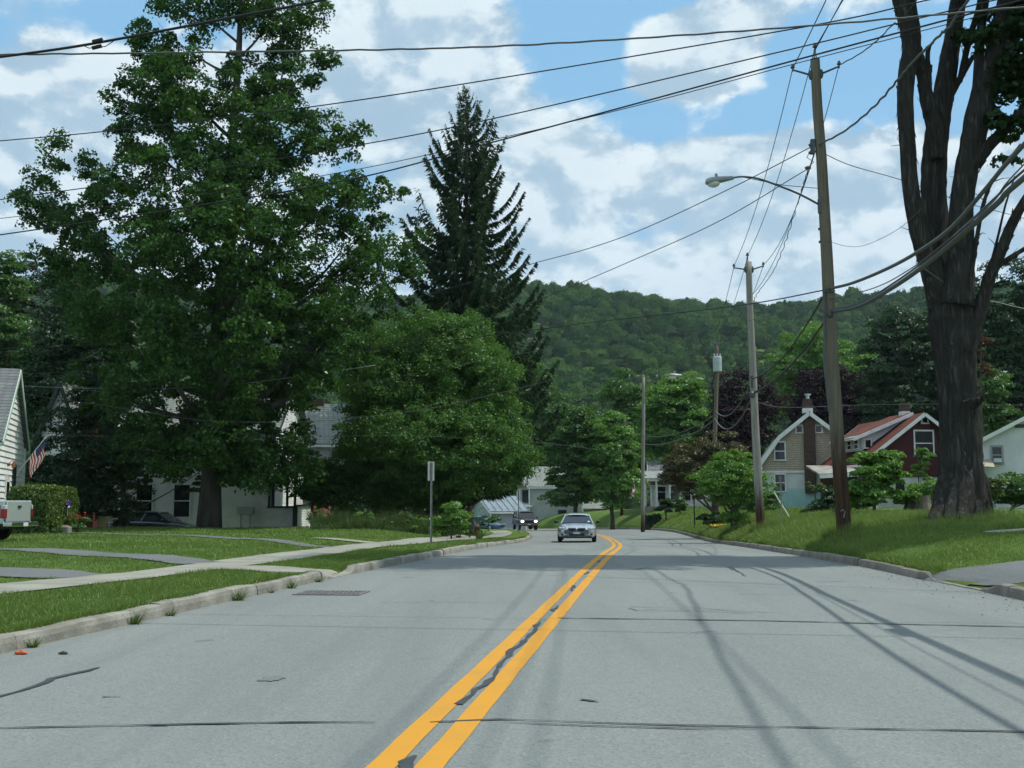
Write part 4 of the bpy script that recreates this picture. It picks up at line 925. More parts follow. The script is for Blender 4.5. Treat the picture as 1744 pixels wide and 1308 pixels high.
# porch on the right end: low boarded parapet with dark cap, posts, deck
px1 = P(545, HOR, 62).x - (xl_ + xr_) / 2; zc = ztop(862, 60, gz); x_in = wB / 2 + .1
b = MB(); boards(b, [(x_in, -1), (px1 - 1.0, -1), (px1 - 1.0, zc - .1), (x_in, zc - .1)], FR(-1.8)); boards(b, [(-1.8, -1), (2.6, -1), (2.6, zc - .02), (-1.8, zc - .02)], RT(px1 - 1.0)); pr = b.build('porch_wall', M_WHITE, hB)
b = MB(); b.box(x_in, px1 - .95, -1.88, -1.7, zc - .1, zc); b.box(px1 - 1.1, px1 - .9, -1.7, 2.6, zc - .02, zc + .08); b.box(px1 - 1.12, px1 - .9, -1.93, -1.72, -1, zc + .03); b.build('cap_rail', M_DKTRIM, pr)
b = MB()
for xx in (x_in + .1, (x_in + px1 - 1) / 2 + .3, px1 - 1.05): b.box(xx - .06, xx + .06, -1.8, -1.68, zc, zc + 2.0)
b.build('porch_post', M_DKTRIM, hB)
b = MB(); slab(b, [(x_in - .2, -2.2, zc + 2.0), (px1 - .6, -2.2, zc + 2.0), (px1 - .6, 2.8, zc + 2.5), (x_in - .2, 2.8, zc + 2.5)], .08); b.build('porch_roof', M_RGREEN, hB)
b = MB()
for px in (411, 427): q = P(px, HOR, 62).x - (xl_ + xr_) / 2; b.box(q - .03, q + .03, -.05, -.02, -1, 1.5)
b.box(P(405, HOR, 62).x - (xl_ + xr_) / 2, P(432, HOR, 62).x - (xl_ + xr_) / 2, -.2, -.03, 1.5, 1.9); b.build('meter_box', mat('meter_grey', (.42, .44, .44), .5), hB)

# --- second house, grey roof showing between poplar and locust
gz = zt1(P(560, HOR, 74).x, 74); xa, xb = P(500, HOR, 74).x, P(640, HOR, 74).x
hC = empty('grey_roofed_house', ((xa + xb) / 2, 74, gz), 0, 'pale house with grey green roof seen between poplar and locust', 'house')
block_x(hC, (xa - xb) / 2, (xb - xa) / 2, 0, 8, ztop(752, 74, gz), ztop(690, 78, gz), siding_mat('grey_white_clapboard', (.42, .44, .43)), M_RPALE)
b = MB(); q = P(538, HOR, 78).x - (xa + xb) / 2; b.box(q - .45, q + .45, 3.7, 4.3, ztop(700, 78, gz), ztop(680, 78, gz)); b.build('chimney', M_BRICKD, hC)
window(hC, FR(-.02), -1.0, 3.6, .8, 1.3); window(hC, FR(-.02), 1.4, 3.6, .8, 1.3)

# --- pale house and garage at the bend
gz = zt1(P(925, HOR, 130).x, 130)
hD = empty('pale_green_house', (P(924, HOR, 130).x, 130, gz), R(-8), 'pale green two storey house behind the dark suv at the bend', 'house')
s_ = F / 130; zz = lambda py: P(920, py, 130).z - gz
block_x(hD, -1.5, 4.6, 0, 8, zz(828), zz(794), M_PALEG, M_RPALE, over=.25)
b = MB(); boards(b, [(-3.2, -1), (-1.55, -1), (-1.55, zz(825)), (-3.2, zz(825))], FR(1.2)); b.build('wing_wall', M_PALEG, hD)
b = MB(); slab(b, [(-3.4, .9, zz(827)), (-1.5, .9, zz(827)), (-1.5, 4, zz(805)), (-3.4, 4, zz(805))], .1); b.build('wing_roof', M_RPALE, hD)
b = MB(); slab(b, [(-2.9, -.6, zz(862)), (-1.2, -.6, zz(862)), (-1.2, 1.1, zz(858)), (-2.9, 1.1, zz(858))], .08); b.build('door_hood', M_TRIM, hD)
window(hD, FR(1.18), -2.1, zz(845), .7, 1.3, M_DKTRIM); window(hD, FR(-.02), 2.3, zz(880), .8, 1.4, M_DKTRIM)
b = MB(); b.box(-2.6, -1.7, 1.1, 1.16, -.3, zz(866)); b.build('door', mat('pale_door', (.4, .42, .38), .6), hD)
b = MB(); boards(b, [(4.7, -1), (8.8, -1), (8.8, zz(868)), (4.7, zz(868))], FR(.6)); b.build('addition_wall', siding_mat('cream_boards', (.55, .53, .40)), hD)
b = MB(); slab(b, [(4.4, .2, zz(866)), (9.1, .2, zz(866)), (9.1, 4, zz(850)), (4.4, 4, zz(850))], .1); b.build('addition_roof', M_RPALE, hD)
window(hD, FR(.57), 7.4, zz(880), .8, 1.2)
gz = zt1(P(858, HOR, 112).x, 112)
hE = empty('garage', (P(866, HOR, 112).x, 112, gz), R(24), 'low pale blue garage with ribbed metal roof left of the green house', 'garage')
zz = lambda py: P(860, py, 112).z - gz
block_x(hE, -1.9, 1.9, 0, 5.5, zz(870), zz(846), M_PALEB, M_TIN, over=.25)
rb = MB()
for k in range(7): x = -2.1 + k * .7; rb.bar((x, -.25, zz(870) + .08), (x, 2.75, zz(846) + .14), .04, .05)
rb.build('roof_rib', M_TIN, hE)
b = MB(); b.box(-1.0, 1.4, -.05, -.02, -.5, zz(874)); b.build('garage_door', mat('garage_door', (.34, .40, .42), .7, .1), hE)

# --- white porch house right of the fourth pole
gz = zt1(P(1140, HOR, 102).x, 102)
hF = empty('porch_house', (P(1140, HOR, 102).x, 102, gz), R(-6), 'small white house with porch posts in deep tree shade', 'house')
zz = lambda py: P(1140, py, 102).z - gz; X_ = lambda px: P(px, HOR, 102).x - P(1140, HOR, 102).x
block_x(hF, X_(1112), X_(1210), 0, 7, zz(822), zz(785), M_WHITE, M_RGREY, over=.4)
b = MB(); slab(b, [(X_(1096), -1.9, zz(815)), (X_(1182), -1.9, zz(815)), (X_(1182), .1, zz(802)), (X_(1096), .1, zz(802))], .1); b.build('porch_roof', M_METALR, hF)
for px in (1099, 1118, 1140, 1158, 1180):
    b = MB(); b.box(X_(px) - .09, X_(px) + .09, -1.75, -1.57, -.6, zz(817)); b.build('porch_post', M_TRIM, hF)
for px in (1127, 1149, 1169): window(hF, FR(-.02), X_(px), zz(838), .7, 1.5)
b = MB(); b.box(X_(1096), X_(1182), -1.9, 0, -.9, .15); b.build('porch_deck', M_SOFF, hF)
b = MB(); b.box(X_(1162) + .2, X_(1162) + .9, 2, 2.6, zz(800), zz(776)); b.build('chimney', M_BRICKD, hF)

# --- gambrel house with cedar shingles
YG = 75.0; gz = zt1(P(1382, HOR, YG).x, YG)
hG = empty('gambrel_house', (P(1382, HOR, YG).x, YG, gz), R(-10), 'gambrel house with tan shingles above white boards and brick chimney breast', 'house')
sG = F / YG; zz = lambda py: P(1382, py, YG).z - gz; xx_ = lambda px: (px - 1382) / sG
def gambrel():
    zk, ze, zt_ = zz(745), zz(786), zz(705); hw, hk = xx_(1462), xx_(1432)
    up = [(-hw, zz(803)), (hw, zz(803)), (hw, ze), (hk, zk), (0, zt_), (-hk, zk), (-hw, ze)]
    b = MB()
    nn = len(up); b.add([(x, y, z) for y in (-.03, 9.03) for x, z in up], [tuple(range(nn)), tuple(range(2 * nn - 1, nn - 1, -1))] + [(k, nn + k, nn + (k + 1) % nn, (k + 1) % nn) for k in range(nn)]); b.build('shingle_wall', M_SHAKE, hG)
    b = MB(); boards(b, [(-hw, -1), (hw, -1), (hw, zz(803)), (-hw, zz(803))], FR(0), .3, .006)
    for M in (RT(hw), LF(-hw)): boards(b, [(0, -1), (9, -1), (9, ze), (0, ze)], M, .16)
    boards(b, [(-hw, -1), (hw, -1), (hw, zz(803)), (-hw, zz(803))], Matrix(((1, 0, 0, 0), (0, 1, 0, 9), (0, 0, 1, 0), (0, 0, 0, 1))), .3)
    b.build('wall', siding_mat('white_boards', (.62, .65, .64)), hG)
    b = MB(); b.box(-hw + .05, hw - .05, -.05, -.035, -1, zz(832)); b.build('painted_base', mat('aqua_paint', (.38, .60, .60), .75, .1, 1), hG)
    b = MB(); b.box(-hw - .03, hw + .03, -.1, -.035, zz(803) - .08, zz(803) + .06); b.build('band_board', M_TRIM, hG)
    r = MB(); t = MB()
    for e in (-1, 1):
        a = (e * (hw + .3), ze - .25); k = (e * (hk + .05), zk + .12); p = (0, zt_ + .15)
        for (q0, q1) in ((a, k), (k, p)):
            slab(r, [(q0[0], -.45, q0[1]), (q1[0], -.45, q1[1]), (q1[0], 9.4, q1[1]), (q0[0], 9.4, q0[1])], .1)
            t.bar((q0[0], -.47, q0[1] - .13), (q1[0], -.47, q1[1] - .13), .05, .26)
    t.box(-hw - .75, -hw - .02, -.46, .3, zz(786) - .55, zz(786) - .3)
    r.build('roof', M_RGREEN, hG); t.build('trim', M_TRIM, hG)
    b = MB(); b.box(xx_(1372), xx_(1391), -.28, -.04, -.2 + zz(835), zt_ - .1); b.box(xx_(1374), xx_(1389), .5, 1.2, zt_ - .6, zz(678)); ch = b.build('chimney', M_BRICKD, hG)
    b = MB(); b.box(xx_(1374) - .03, xx_(1389) + .03, .46, 1.24, zz(702), zz(694)); b.build('flashing', M_TRIM, ch)
    b = MB(); b.tube([(.02, .85, zz(678)), (.02, .85, zz(671))], .12, 8); b.tube([(.02, .85, zz(671)), (.02, .85, zz(669))], .22, 8); b.build('chimney_cap', M_METALR, ch)
    window(hG, FR(-.05), xx_(1332), zz(768), .62, 1.15); window(hG, FR(-.05), xx_(1331), zz(822), .62, 1.1)
    window(hG, FR(-.05), xx_(1365), zz(731), .36, .42, sash=False); window(hG, FR(-.05), xx_(1397), zz(731), .36, .42, sash=False)
gambrel()

# --- red house
YR = 68.0; gz = zt1(P(1575, HOR, YR).x, YR)
hR = empty('red_house', (P(1575, HOR, YR).x, YR, gz), R(4), 'dark red house with red shingle roof and shed dormer', 'house')
def red_house():
    s = F / YR; zz = lambda py: P(1575, py, YR).z - gz; xx = lambda px: (px - 1575) / s
    hw = xx(1676); ev = zz(782); rg = zz(706)
    gable_house(hR, 2 * hw, 9.5, ev, rg, M_MAROON, M_RRED, over=.5, pitch=.12, base=zz(812))
    b = MB(); b.box(-hw + .06, hw - .06, .06, 9.4, -1.2, zz(812) - .003); b.build('foundation', siding_mat('white_masonry', (.60, .62, .60)), hR)
    b = MB(); b.box(xx(1526), xx(1541), -.0, .055, zz(840), zz(820)); b.build('cellar_door', mat('dark_opening', (.02, .022, .022), .8), hR)
    window(hR, FR(-.03), xx(1577), zz(755), 1.1, 1.45); window(hR, FR(-.03), xx(1580), zz(716), .3, .3, sash=False)
    b = MB(); b.box(-.24, .24, 2.2, 2.7, rg - .6, zz(681)); ch = b.build('chimney', M_BRICKD, hR)
    b = MB(); b.box(-.26, .26, 2.17, 2.73, rg - .1, rg + .38); b.build('flashing', M_TRIM, ch)
    # shed dormer on the left roof plane
    sl = (rg - ev) / hw; xo = -hw + .45; y0, y1 = 1.6, 4.5
    zro = lambda x: rg + x * sl; zf = zro(xo) + .25; zd = zf + .8
    b = MB(); boards(b, [(y0, zf), (y1, zf), (y1, zd), (y0, zd)], LF(xo), .14)
    xi = -.5; zi = rg + .02
    for yy, M in ((y0, FR(y0)), (y1, Matrix(((1, 0, 0, 0), (0, 1, 0, y1), (0, 0, 1, 0), (0, 0, 0, 1))))):
        boards(b, [(xo, zf), (xi, zro(xi) + .1), (xi, zi), (xo, zd)], M, .14)
    b.build('dormer_wall', siding_mat('pale_blue_clapboard', (.55, .60, .64)), hR)
    window(hR, LF(xo - .02), 2.4, zf + .42, .6, .5); window(hR, LF(xo - .02), 3.6, zf + .42, .6, .5)
    window(hR, FR(y0 - .02), xo + .38, zf + .42, .34, .48, sash=False)
    b = MB(); slab(b, [(xo - .7, y0 - .45, zd - .06), (0.0, y0 - .45, rg + .24), (0.0, y1 + .4, rg + .24), (xo - .7, y1 + .4, zd - .06)], .1); b.build('dormer_roof', M_RRED, hR)
    b = MB(); b.bar((xo - .7, y0 - .48, zd - .14), (0, y0 - .48, rg + .14), .05, .2); b.box(xo - .9, xo - .62, y0 - .5, y1 + .4, zd - .18, zd - .09); b.build('dormer_trim', M_TRIM, hR)
    b = MB(); slab(b, [(xo - .95, y0 - .5, zd - .05), (xo - .1, y0 - .5, zd + .16), (xo - .1, y0 + .9, zd + .16), (xo - .95, y0 + .9, zd - .05)], .03); b.build('metal_flashing', M_METALR, hR)
    # porch on the left side
    pz = zz(802); xa, xb = xx(1378), xx(1468)
    b = MB(); slab(b, [(xa - .2, -2.2, pz - .25), (xb + .4, -2.2, pz - .05), (xb + .4, 2.5, pz + .4), (xa + .6, 2.5, pz + .4)], .1); b.build('porch_roof', mat('old_roofing', (.27, .25, .225), .9, .3, 1.5), hR)
    b = MB(); b.bar((xa - .2, -2.23, pz - .4), (xb + .4, -2.23, pz - .2), .05, .22); b.build('porch_beam', M_TRIM, hR)
    for px in (1418, 1466):
        b = MB(); b.box(xx(px) - .07, xx(px) + .07, -2.15, -2.0, -1, pz - .3); b.build('porch_post', M_TRIM, hR)
    b = MB(); b.box(xa + 1.2, xb + .3, 1.6, 1.75, -1, pz); b.build('porch_wall', mat('brown_boards', (.16, .10, .08), .8, .2), hR)
    b = MB()
    for k in range(9): x = xx(1420) + k * .13; b.box(x - .02, x + .02, -2.1, -2.06, -.2, .75)
    b.box(xx(1420), xx(1466), -2.12, -2.05, .75, .82); b.build('railing', M_TRIM, hR)
red_house()
hb_ = P(1388, 828, 64.5)
T('hanging_plant', 'yellow green hanging fern under the porch roof', 'plant', Vector((hb_.x, hb_.y, hb_.z - .5)), [((hb_.x, hb_.y, hb_.z), (.42, .42, .3)), ((hb_.x, hb_.y, hb_.z - .3), (.3, .3, .3))], 500, .14, .22, L_YEL, .02, seed=60, limbs=2)
# --- white house at the right edge
YW = 60.0; gz = zt1(P(1760, HOR, YW).x, YW)
hW = empty('white_gable_house', (P(1776, HOR, YW).x, YW, gz), R(-19), 'plain white gable house at the right edge with air conditioner in its window', 'house')
def white_right():
    s = F / YW; zz = lambda py: P(1750, py, YW).z - gz; xx = lambda px: (px - 1776) / s
    gable_house(hW, 2 * xx(1872), 9, zz(750), zz(700), siding_mat('grey_white_boards', (.60, .62, .62)), M_RGREY, over=.35, pitch=.2, lap=.008)
    w = window(hW, FR(-.02), xx(1708), zz(774), .46, .85, mat('grey_trim', (.3, .31, .31), .7))
    b = MB(); b.box(xx(1708) - .2, xx(1708) + .2, -.34, -.03, zz(787), zz(780)); b.build('air_conditioner', mat('ac_case', (.55, .57, .57), .5), w)
    b = MB(); b.box(xx(1738), xx(1800), -.06, -.03, zz(728), zz(722)); b.build('gable_vent', mat('vent', (.08, .085, .085), .8), hW)
    b = MB(); slab(b, [(xx(1655), -1.6, zz(792)), (xx(1700), -1.6, zz(796)), (xx(1700), -.1, zz(782)), (xx(1655), -.1, zz(780))], .06); b.build('awning', mat('awning_tan', (.36, .33, .25), .8), hW)
    b = MB(); b.tube([(xx(1683), -.05, zz(758)), (xx(1683), -.05, zz(780))], .03, 6); b.build('downpipe', M_TRIM, hW)
white_right()
# ------------------------------------------------------------------ utility poles
def wood_mat(name, c1, c2, tar_z=None):
    m = bpy.data.materials.new(name); m.use_nodes = True; t = m.node_tree; T_ = NT(t); bs = t.nodes['Principled BSDF']
    v = T_.n('ShaderNodeTexCoord').outputs['Object']; n = T_.noise(T_.vm('MULTIPLY', v, (9, 9, .45)), 2.2, 5, .65); n2 = T_.noise(v, .9, 4, .6)
    c = T_.mix(T_.ss(n, .3, .7), rgba(c2), rgba(c1)); c = T_.mix(T_.m('MULTIPLY', T_.ss(n2, .5, .75), .3), c, rgba(tuple(x * .55 for x in c2)))
    if tar_z:       # creosote butt: the wood itself is stained dark brown towards the ground
        s = T_.n('ShaderNodeSeparateXYZ'); t.links.new(v, s.inputs[0]); zz = T_.m('ADD', s.outputs[2], T_.m('MULTIPLY', n, 1.2))
        c = T_.mix(T_.ss(zz, tar_z + 1.3, tar_z - .3), c, T_.mix(T_.ss(n, .35, .65), (.035, .022, .014, 1), (.085, .05, .03, 1)))
    t.links.new(c, bs.inputs['Base Color']); bs.inputs['Roughness'].default_value = .9; bs.inputs['Specular IOR Level'].default_value = .15
    b = T_.n('ShaderNodeBump'); b.inputs['Distance'].default_value = .012; t.links.new(n, b.inputs['Height']); t.links.new(b.outputs[0], bs.inputs['Normal'])
    return m
W1 = wood_mat('pole_wood', (.20, .18, .135), (.13, .115, .085), 2.5); W2 = wood_mat('pole_wood_silver', (.34, .325, .285), (.22, .21, .185), 1.4)
M_IRON = mat('galvanised_iron', (.10, .11, .115), .55, .15, 8, metal=.4); M_GALV = mat('galvanised_light', (.52, .55, .56), .4, .1, 6, metal=.5); M_INS = mat('insulator', (.10, .075, .07), .25, spec=.6)
M_LAMPH = mat('lamp_housing', (.30, .33, .33), .45, .08, 4, metal=.2); M_LENS = mat('lamp_lens', (.62, .66, .66), .15, spec=.6)
M_CAN = mat('transformer_grey', (.42, .48, .48), .5, .08, 3)
POLE = {}
def pole(name, label, rows, Y, wm, r0, r1, base_px):
    """rows: photo pixels of the pole's axis, top to bottom, all at distance Y"""
    base = ground_at(base_px, Y); root = empty('utility_pole', base, 0, label, 'utility pole', 'utility poles along the right kerb')
    pts = [P(x, y, Y) - base for x, y in rows][::-1]; pts[0] = Vector((0, 0, -.6)); H = pts[-1].z
    q = []; 
    for a, b_ in zip(pts[:-1], pts[1:]):
        for k in range(4): q.append(a.lerp(b_, k / 4))
    q.append(pts[-1]); b = MB(); b.tube(q, [r0 + (r1 - r0) * max(0, p.z) / H for p in q], 14, ridge=.02); b.build('shaft', wm, root, smooth=True)
    POLE[name] = (root, base, Y); return root
def rel(name, px, py, dz=0): r, b, Y = POLE[name]; return P(px, py, Y + dz) - b
def insulator(b, p, s=1.0, up=(0, 0, 1)):
    p = Vector(p); u = Vector(up)
    b.tube([p, p + u * .10 * s, p + u * .101 * s, p + u * .14 * s, p + u * .141 * s, p + u * .2 * s], [.022 * s, .022 * s, .06 * s, .055 * s, .04 * s, .03 * s], 10)
def arms(name, top, la, ra, lroot, rroot):
    root = POLE[name][0]; tp = rel(name, *top)
    b = MB(); b.tube([rel(name, *lroot), rel(name, *la)], [.03, .024], 8); b.tube([rel(name, *rroot), rel(name, *ra)], [.03, .024], 8)
    for e in (lroot, rroot): b.ball(rel(name, *e), (.07, .08, .14), 8, 6)
    b.build('crossarm', M_IRON, root)
    for e in (la, ra): b = MB(); insulator(b, rel(name, *e) - Vector((0, 0, .05)), 1.0); b.build('insulator', M_INS, root)
    b = MB(); q = rel(name, *top); b.tube([q - Vector((.03, 0, .45)), q - Vector((.02, 0, 0))], .018, 6); b.tube([q - Vector((-.06, 0, .45)), q - Vector((0, 0, 0))], .014, 6); insulator(b, q - Vector((0, 0, .05)), 1.1); b.build('pin_insulator', M_INS, root)
def lamp(name, pts, head, s=1.0, dz=0.0):
    """bracket arm and cobra head of a street light: head = (outer pixel, inner pixel)"""
    root = POLE[name][0]; q = [rel(name, x, y, d) for x, y, d in pts]; b = MB()
    sm = []
    for i in range(len(q) - 1):
        p0 = q[max(0, i - 1)]; p3 = q[min(len(q) - 1, i + 2)]
        for k in range(4):
            t = k / 4; sm.append(.5 * ((2 * q[i]) + (q[i + 1] - p0) * t + (2 * p0 - 5 * q[i] + 4 * q[i + 1] - p3) * t * t + (3 * q[i] - p0 - 3 * q[i + 1] + p3) * t ** 3))
    sm.append(q[-1]); b.tube(sm, [.03 - .008 * i / len(sm) for i in range(len(sm))], 8); b.box(*(lambda c: (c.x - .04, c.x + .05, c.y - .06, c.y + .06, c.z - .22, c.z + .16))(q[0])); la = b.build('lamp_arm', M_IRON, root, smooth=False)
    a, c = rel(name, *head[1]), rel(name, *head[0]); d = c - a; L = d.length; d.normalize(); up = Vector((0, 0, 1)); sd_ = d.cross(up).normalized(); up = sd_.cross(d)
    b = MB(); prof = [(-.06, .055, .05), (0, .06, .055), (.25, .11, .07), (.5, .16, .085), (.8, .17, .095), (.95, .13, .075), (1.0, .05, .03)]; n = 12; base = len(b.v)
    for t, w, h in prof:
        for k in range(n):
            an = 2 * math.pi * k / n; zq = math.sin(an); b.v.append(tuple(a + d * (t * L) + sd_ * (math.cos(an) * w * s) + up * (zq * h * s * (1.25 if zq > 0 else .8))))
    for i in range(len(prof) - 1):
        for k in range(n): b.f.append((base + i * n + k, base + i * n + (k + 1) % n, base + (i + 1) * n + (k + 1) % n, base + (i + 1) * n + k)); b.mi.append(0)
    b.f.append(tuple(base + k for k in range(n))); b.f.append(tuple(base + (len(prof) - 1) * n + k for k in range(n))); b.mi += [0, 0]
    e = a + d * L * .55 + up * .1 * s; b.tube([e, e + up * .09 * s], .035 * s, 8)
    lh = b.build('lamp_head', M_LAMPH, root, smooth=True)
    b = MB(); cc = a + d * L * .72 - up * .05 * s; b.ball(cc, (.17 * s, .15 * s, .11 * s), 12, 8); b.build('lamp_lens', M_LENS, lh, smooth=True)
    b = MB(); b.tube([q[0] + Vector((0, 0, .45)), (q[0] + q[-1]) / 2 + Vector((.2, 0, .18)), q[-2]], .010, 5); b.build('lamp_wire', M_IRON, la)

Y1, Y2, Y3, Y4, Y5 = 29.0, 42.0, 62.0, 80.0, 105.0
pole('near', 'nearest tall brown utility pole leaning left with a street light on a long arm', [(1388, 101), (1392, 180), (1399, 270), (1404, 360), (1409, 450), (1413, 540), (1419, 640), (1427, 760), (1434, 850), (1438, 908)], Y1, W1, .19, .125, 1438)
arms('near', (1388, 84), (1350, 119), (1429, 113), (1381, 128), (1398, 126))
lamp('near', [(1396, 349, -.05), (1362, 331, -.2), (1325, 316, -.4), (1290, 304, -.5), (1262, 301, -.6), (1244, 304, -.6)], ((1202, 311, -.7), (1246, 304, -.6)), 1.0)
b = MB(); 
for y in (245, 258): b.tube([rel('near', 1394, y), rel('near', 1382, y + 2)], .018, 6); b.ball(rel('near', 1381, y + 2), (.07, .07, .05), 8, 6)
b.box(*(lambda c: (c.x - .05, c.x + .05, c.y - .06, c.y + .06, c.z - .2, c.z + .2))(rel('near', 1384, 250)))
b.tube([rel('near', 1383, 252), rel('near', 1374, 268), rel('near', 1386, 276), rel('near', 1377, 284), rel('near', 1375, 290)], .012, 5); b.ball(rel('near', 1376, 286), (.09, .06, .05), 8, 6); b.build('wire_rack', M_IRON, POLE['near'][0])
b = MB()
for x, y in ((1399, 390), (1400, 412)): b.tube([rel('near', x + 4, y), rel('near', x - 2, y)], .014, 6); b.box(*(lambda c: (c.x - .05, c.x + .02, c.y - .03, c.y + .03, c.z - .03, c.z + .03))(rel('near', x - 2, y)))
b.build('step_bolt', M_IRON, POLE['near'][0])
b = MB(); b.tube([rel('near', 1404, 490, -.14), rel('near', 1404, 620, -.2), rel('near', 1412, 700, -.2)], .03, 6); b.ball(rel('near', 1414, 535, -.16), (.10, .08, .10), 8, 6); b.box(*(lambda c: (c.x - .18, c.x + .14, c.y - .02, c.y + .02, c.z - .025, c.z + .025))(rel('near', 1413, 496, -.17))); b.build('cable_clamp', M_IRON, POLE['near'][0])
b = MB(); c = rel('near', 1436, 876, -.23)
b.tube([c + Vector((-.05, .02, .08)), c + Vector((0, 0, .12)), c + Vector((.06, .02, .06)), c + Vector((.02, 0, -.02)), c + Vector((.02, 0, -.09))], .012, 5); b.build('pole_tag', mat('tag_grey', (.25, .25, .24), .5), POLE['near'][0])

pole('second', 'second silver grey utility pole leaning left beside the small green tree', [(1275, 446), (1277, 520), (1281, 600), (1286, 720), (1291, 820), (1296, 905)], Y2, W2, .165, .115, 1296)
arms('second', (1273, 438), (1250, 456), (1300, 453), (1270, 459), (1281, 459))
b = MB(); b.tube([rel('second', 1280, 640, -.12), rel('second', 1281, 660, -.12)], .05, 6); b.box(*(lambda c: (c.x - .2, c.x + .25, c.y - .02, c.y + .02, c.z - .02, c.z + .02))(rel('second', 1285, 668, -.15))); b.ball(rel('second', 1281, 672, -.15), (.12, .1, .13), 8, 6); b.build('cable_clamp', M_IRON, POLE['second'][0])

pole('third', 'third utility pole carrying a pale transformer can above the crabapple', [(1221, 588), (1221, 640), (1219, 700), (1217, 760), (1215, 888)], Y3, W1, .15, .095, 1215)
arms('third', (1222, 574), (1208, 583), (1236, 581), (1219, 587), (1224, 587))
b = MB(); c = rel('third', 1222, 633, -.28); b.tube([c, c + Vector((0, 0, .02)), c + Vector((0, 0, .8)), c + Vector((0, 0, .86))], [.2, .24, .25, .2], 14); tc_ = b.build('transformer', M_CAN, POLE['third'][0], smooth=False)
b = MB()
for dx in (-.16, .0, .16): insulator(b, c + Vector((dx, 0, .84)), .9)
b.build('bushing', M_GALV, tc_)
lamp('third', [(1217, 652, 0), (1200, 648, -.4), (1185, 645, -.6), (1172, 643, -.8), (1160, 641, -.9)], ((1140, 640, -1), (1160, 640, -.9)), 1.25)

pole('fourth', 'fourth slim utility pole with thin crossarm near the street bend', [(1096, 642), (1096, 720), (1095, 800), (1094, 891)], Y4, W2, .15, .10, 1094)
b = MB(); b.bar(rel('fourth', 1072, 644), rel('fourth', 1119, 644), .06, .07); b.build('crossarm', M_IRON, POLE['fourth'][0])
for px in (1072, 1096, 1119): b = MB(); insulator(b, rel('fourth', px, 643), 1.1); b.build('insulator', M_GALV, POLE['fourth'][0])
pole('fifth', 'fifth farthest utility pole rising from the bright street maple', [(1064, 707), (1063, 760), (1061, 820), (1058, 886)], Y5, W1, .15, .10, 1058)
lamp('fifth', [(1062, 728, 0), (1050, 724, -.4), (1040, 722, -.7), (1026, 721, -.9)], ((1009, 720, -1), (1027, 721, -.9)), 1.2)

# ------------------------------------------------------------------ cables
M_WIRE = mat('cable_black', (.018, .019, .02), .5, spec=.3); M_WIREG = mat('cable_grey', (.10, .105, .105), .55); M_WIREA = mat('cable_aluminium', (.30, .31, .31), .4, metal=.4)
def crv(pts, sub=8):
    pts = [Vector(p) for p in pts]; out = []
    for i in range(len(pts) - 1):
        p0 = pts[i - 1] if i else pts[0] * 2 - pts[1]; p3 = pts[i + 2] if i + 2 < len(pts) else pts[-1] * 2 - pts[-2]
        for k in range(sub):
            t = k / sub; out.append(.5 * ((2 * pts[i]) + (pts[i + 1] - p0) * t + (2 * p0 - 5 * pts[i] + 4 * pts[i + 1] - p3) * t * t + (3 * pts[i] - p0 - 3 * pts[i + 1] + p3) * t ** 3))
    return out + [pts[-1]]
def sag(a, b, s, n=16):
    a, b = Vector(a), Vector(b); return [a.lerp(b, i / n) - Vector((0, 0, 4 * s * (i / n) * (1 - i / n))) for i in range(n + 1)]
def cable(label, pts, r, m=None, wave=0.0, group=None):
    if wave:
        q = []; ph = 0
        for i, p in enumerate(pts): q.append(p + Vector((math.sin(i * 1.9), math.sin(i * 1.3 + 1), math.cos(i * 1.7))) * wave)
        pts = q
    o = MB().tube(pts, r, 6).build('cable', m or M_WIRE, smooth=True)
    return tag(o, label, 'cable', group or 'overhead cables')
PP = lambda *rows: [P(*r) for r in rows]
# across the street, left low to right high
def ext(p, k): return p + [p[-1] + (p[-1] - p[-2]) * k]
def cross(label, rows, r, m=None, wave=0.0, sub=10):
    p = PP(*rows); dr_ = (p[-1] - p[0]).normalized(); dr_.z = 0; q = crv(p, sub); a_ = (q[0] - q[1]).normalized(); b_ = (q[-1] - q[-2]).normalized()
    q = [q[0] - dr_ * 24 + Vector((0, 0, .9)), q[0] + a_ * 4] + q + [q[-1] + b_ * 4, q[-1] + dr_ * 22 + Vector((0, 0, .9))]
    return cable(label, q, r, m, wave, 'cables crossing the street')
cross('topmost twisted cable crossing nearly level from left edge to maple', [(0, 93, 14.5), (420, 88, 14.2), (840, 79, 14), (1300, 50, 13.6), (1744, 12, 13.3)], .012, M_WIREG, .004, 24)
c2 = cross('thick black cable with splice sleeves in the upper left corner', [(0, 97, 14), (90, 85, 13.9), (165, 73, 13.8), (300, 48, 13.6), (420, 25, 13.5), (550, 0, 13.4), (872, -70, 13.0), (1300, -170, 12.6)], .017, M_WIRE, 0)
b = MB(); a1, a2 = P(158, 72, 13.7), P(175, 68, 13.7); b.tube([a1, a2], .032, 8); b.tube([P(157, 82, 13.7), P(173, 78, 13.7)], .026, 8); b.tube([P(138, 76, 13.75), P(152, 82, 13.7), P(180, 79, 13.7), P(195, 69, 13.7)], .006, 5); b.build('splice_sleeve', M_WIRE, c2)
cross('cable crossing the sky above the spruce tip', [(0, 240, 27), (185, 223, 26.2), (515, 184, 24.5), (870, 130, 23), (1380, 44, 20.5), (1580, 0, 19.5)], .013)
cross('cable crossing just in front of the spruce top', [(0, 340, 28), (300, 298, 26.8), (600, 249, 25.5), (840, 202, 24.5), (1330, 88, 21.5), (1520, 42, 20.5), (1744, -12, 19.3)], .013)
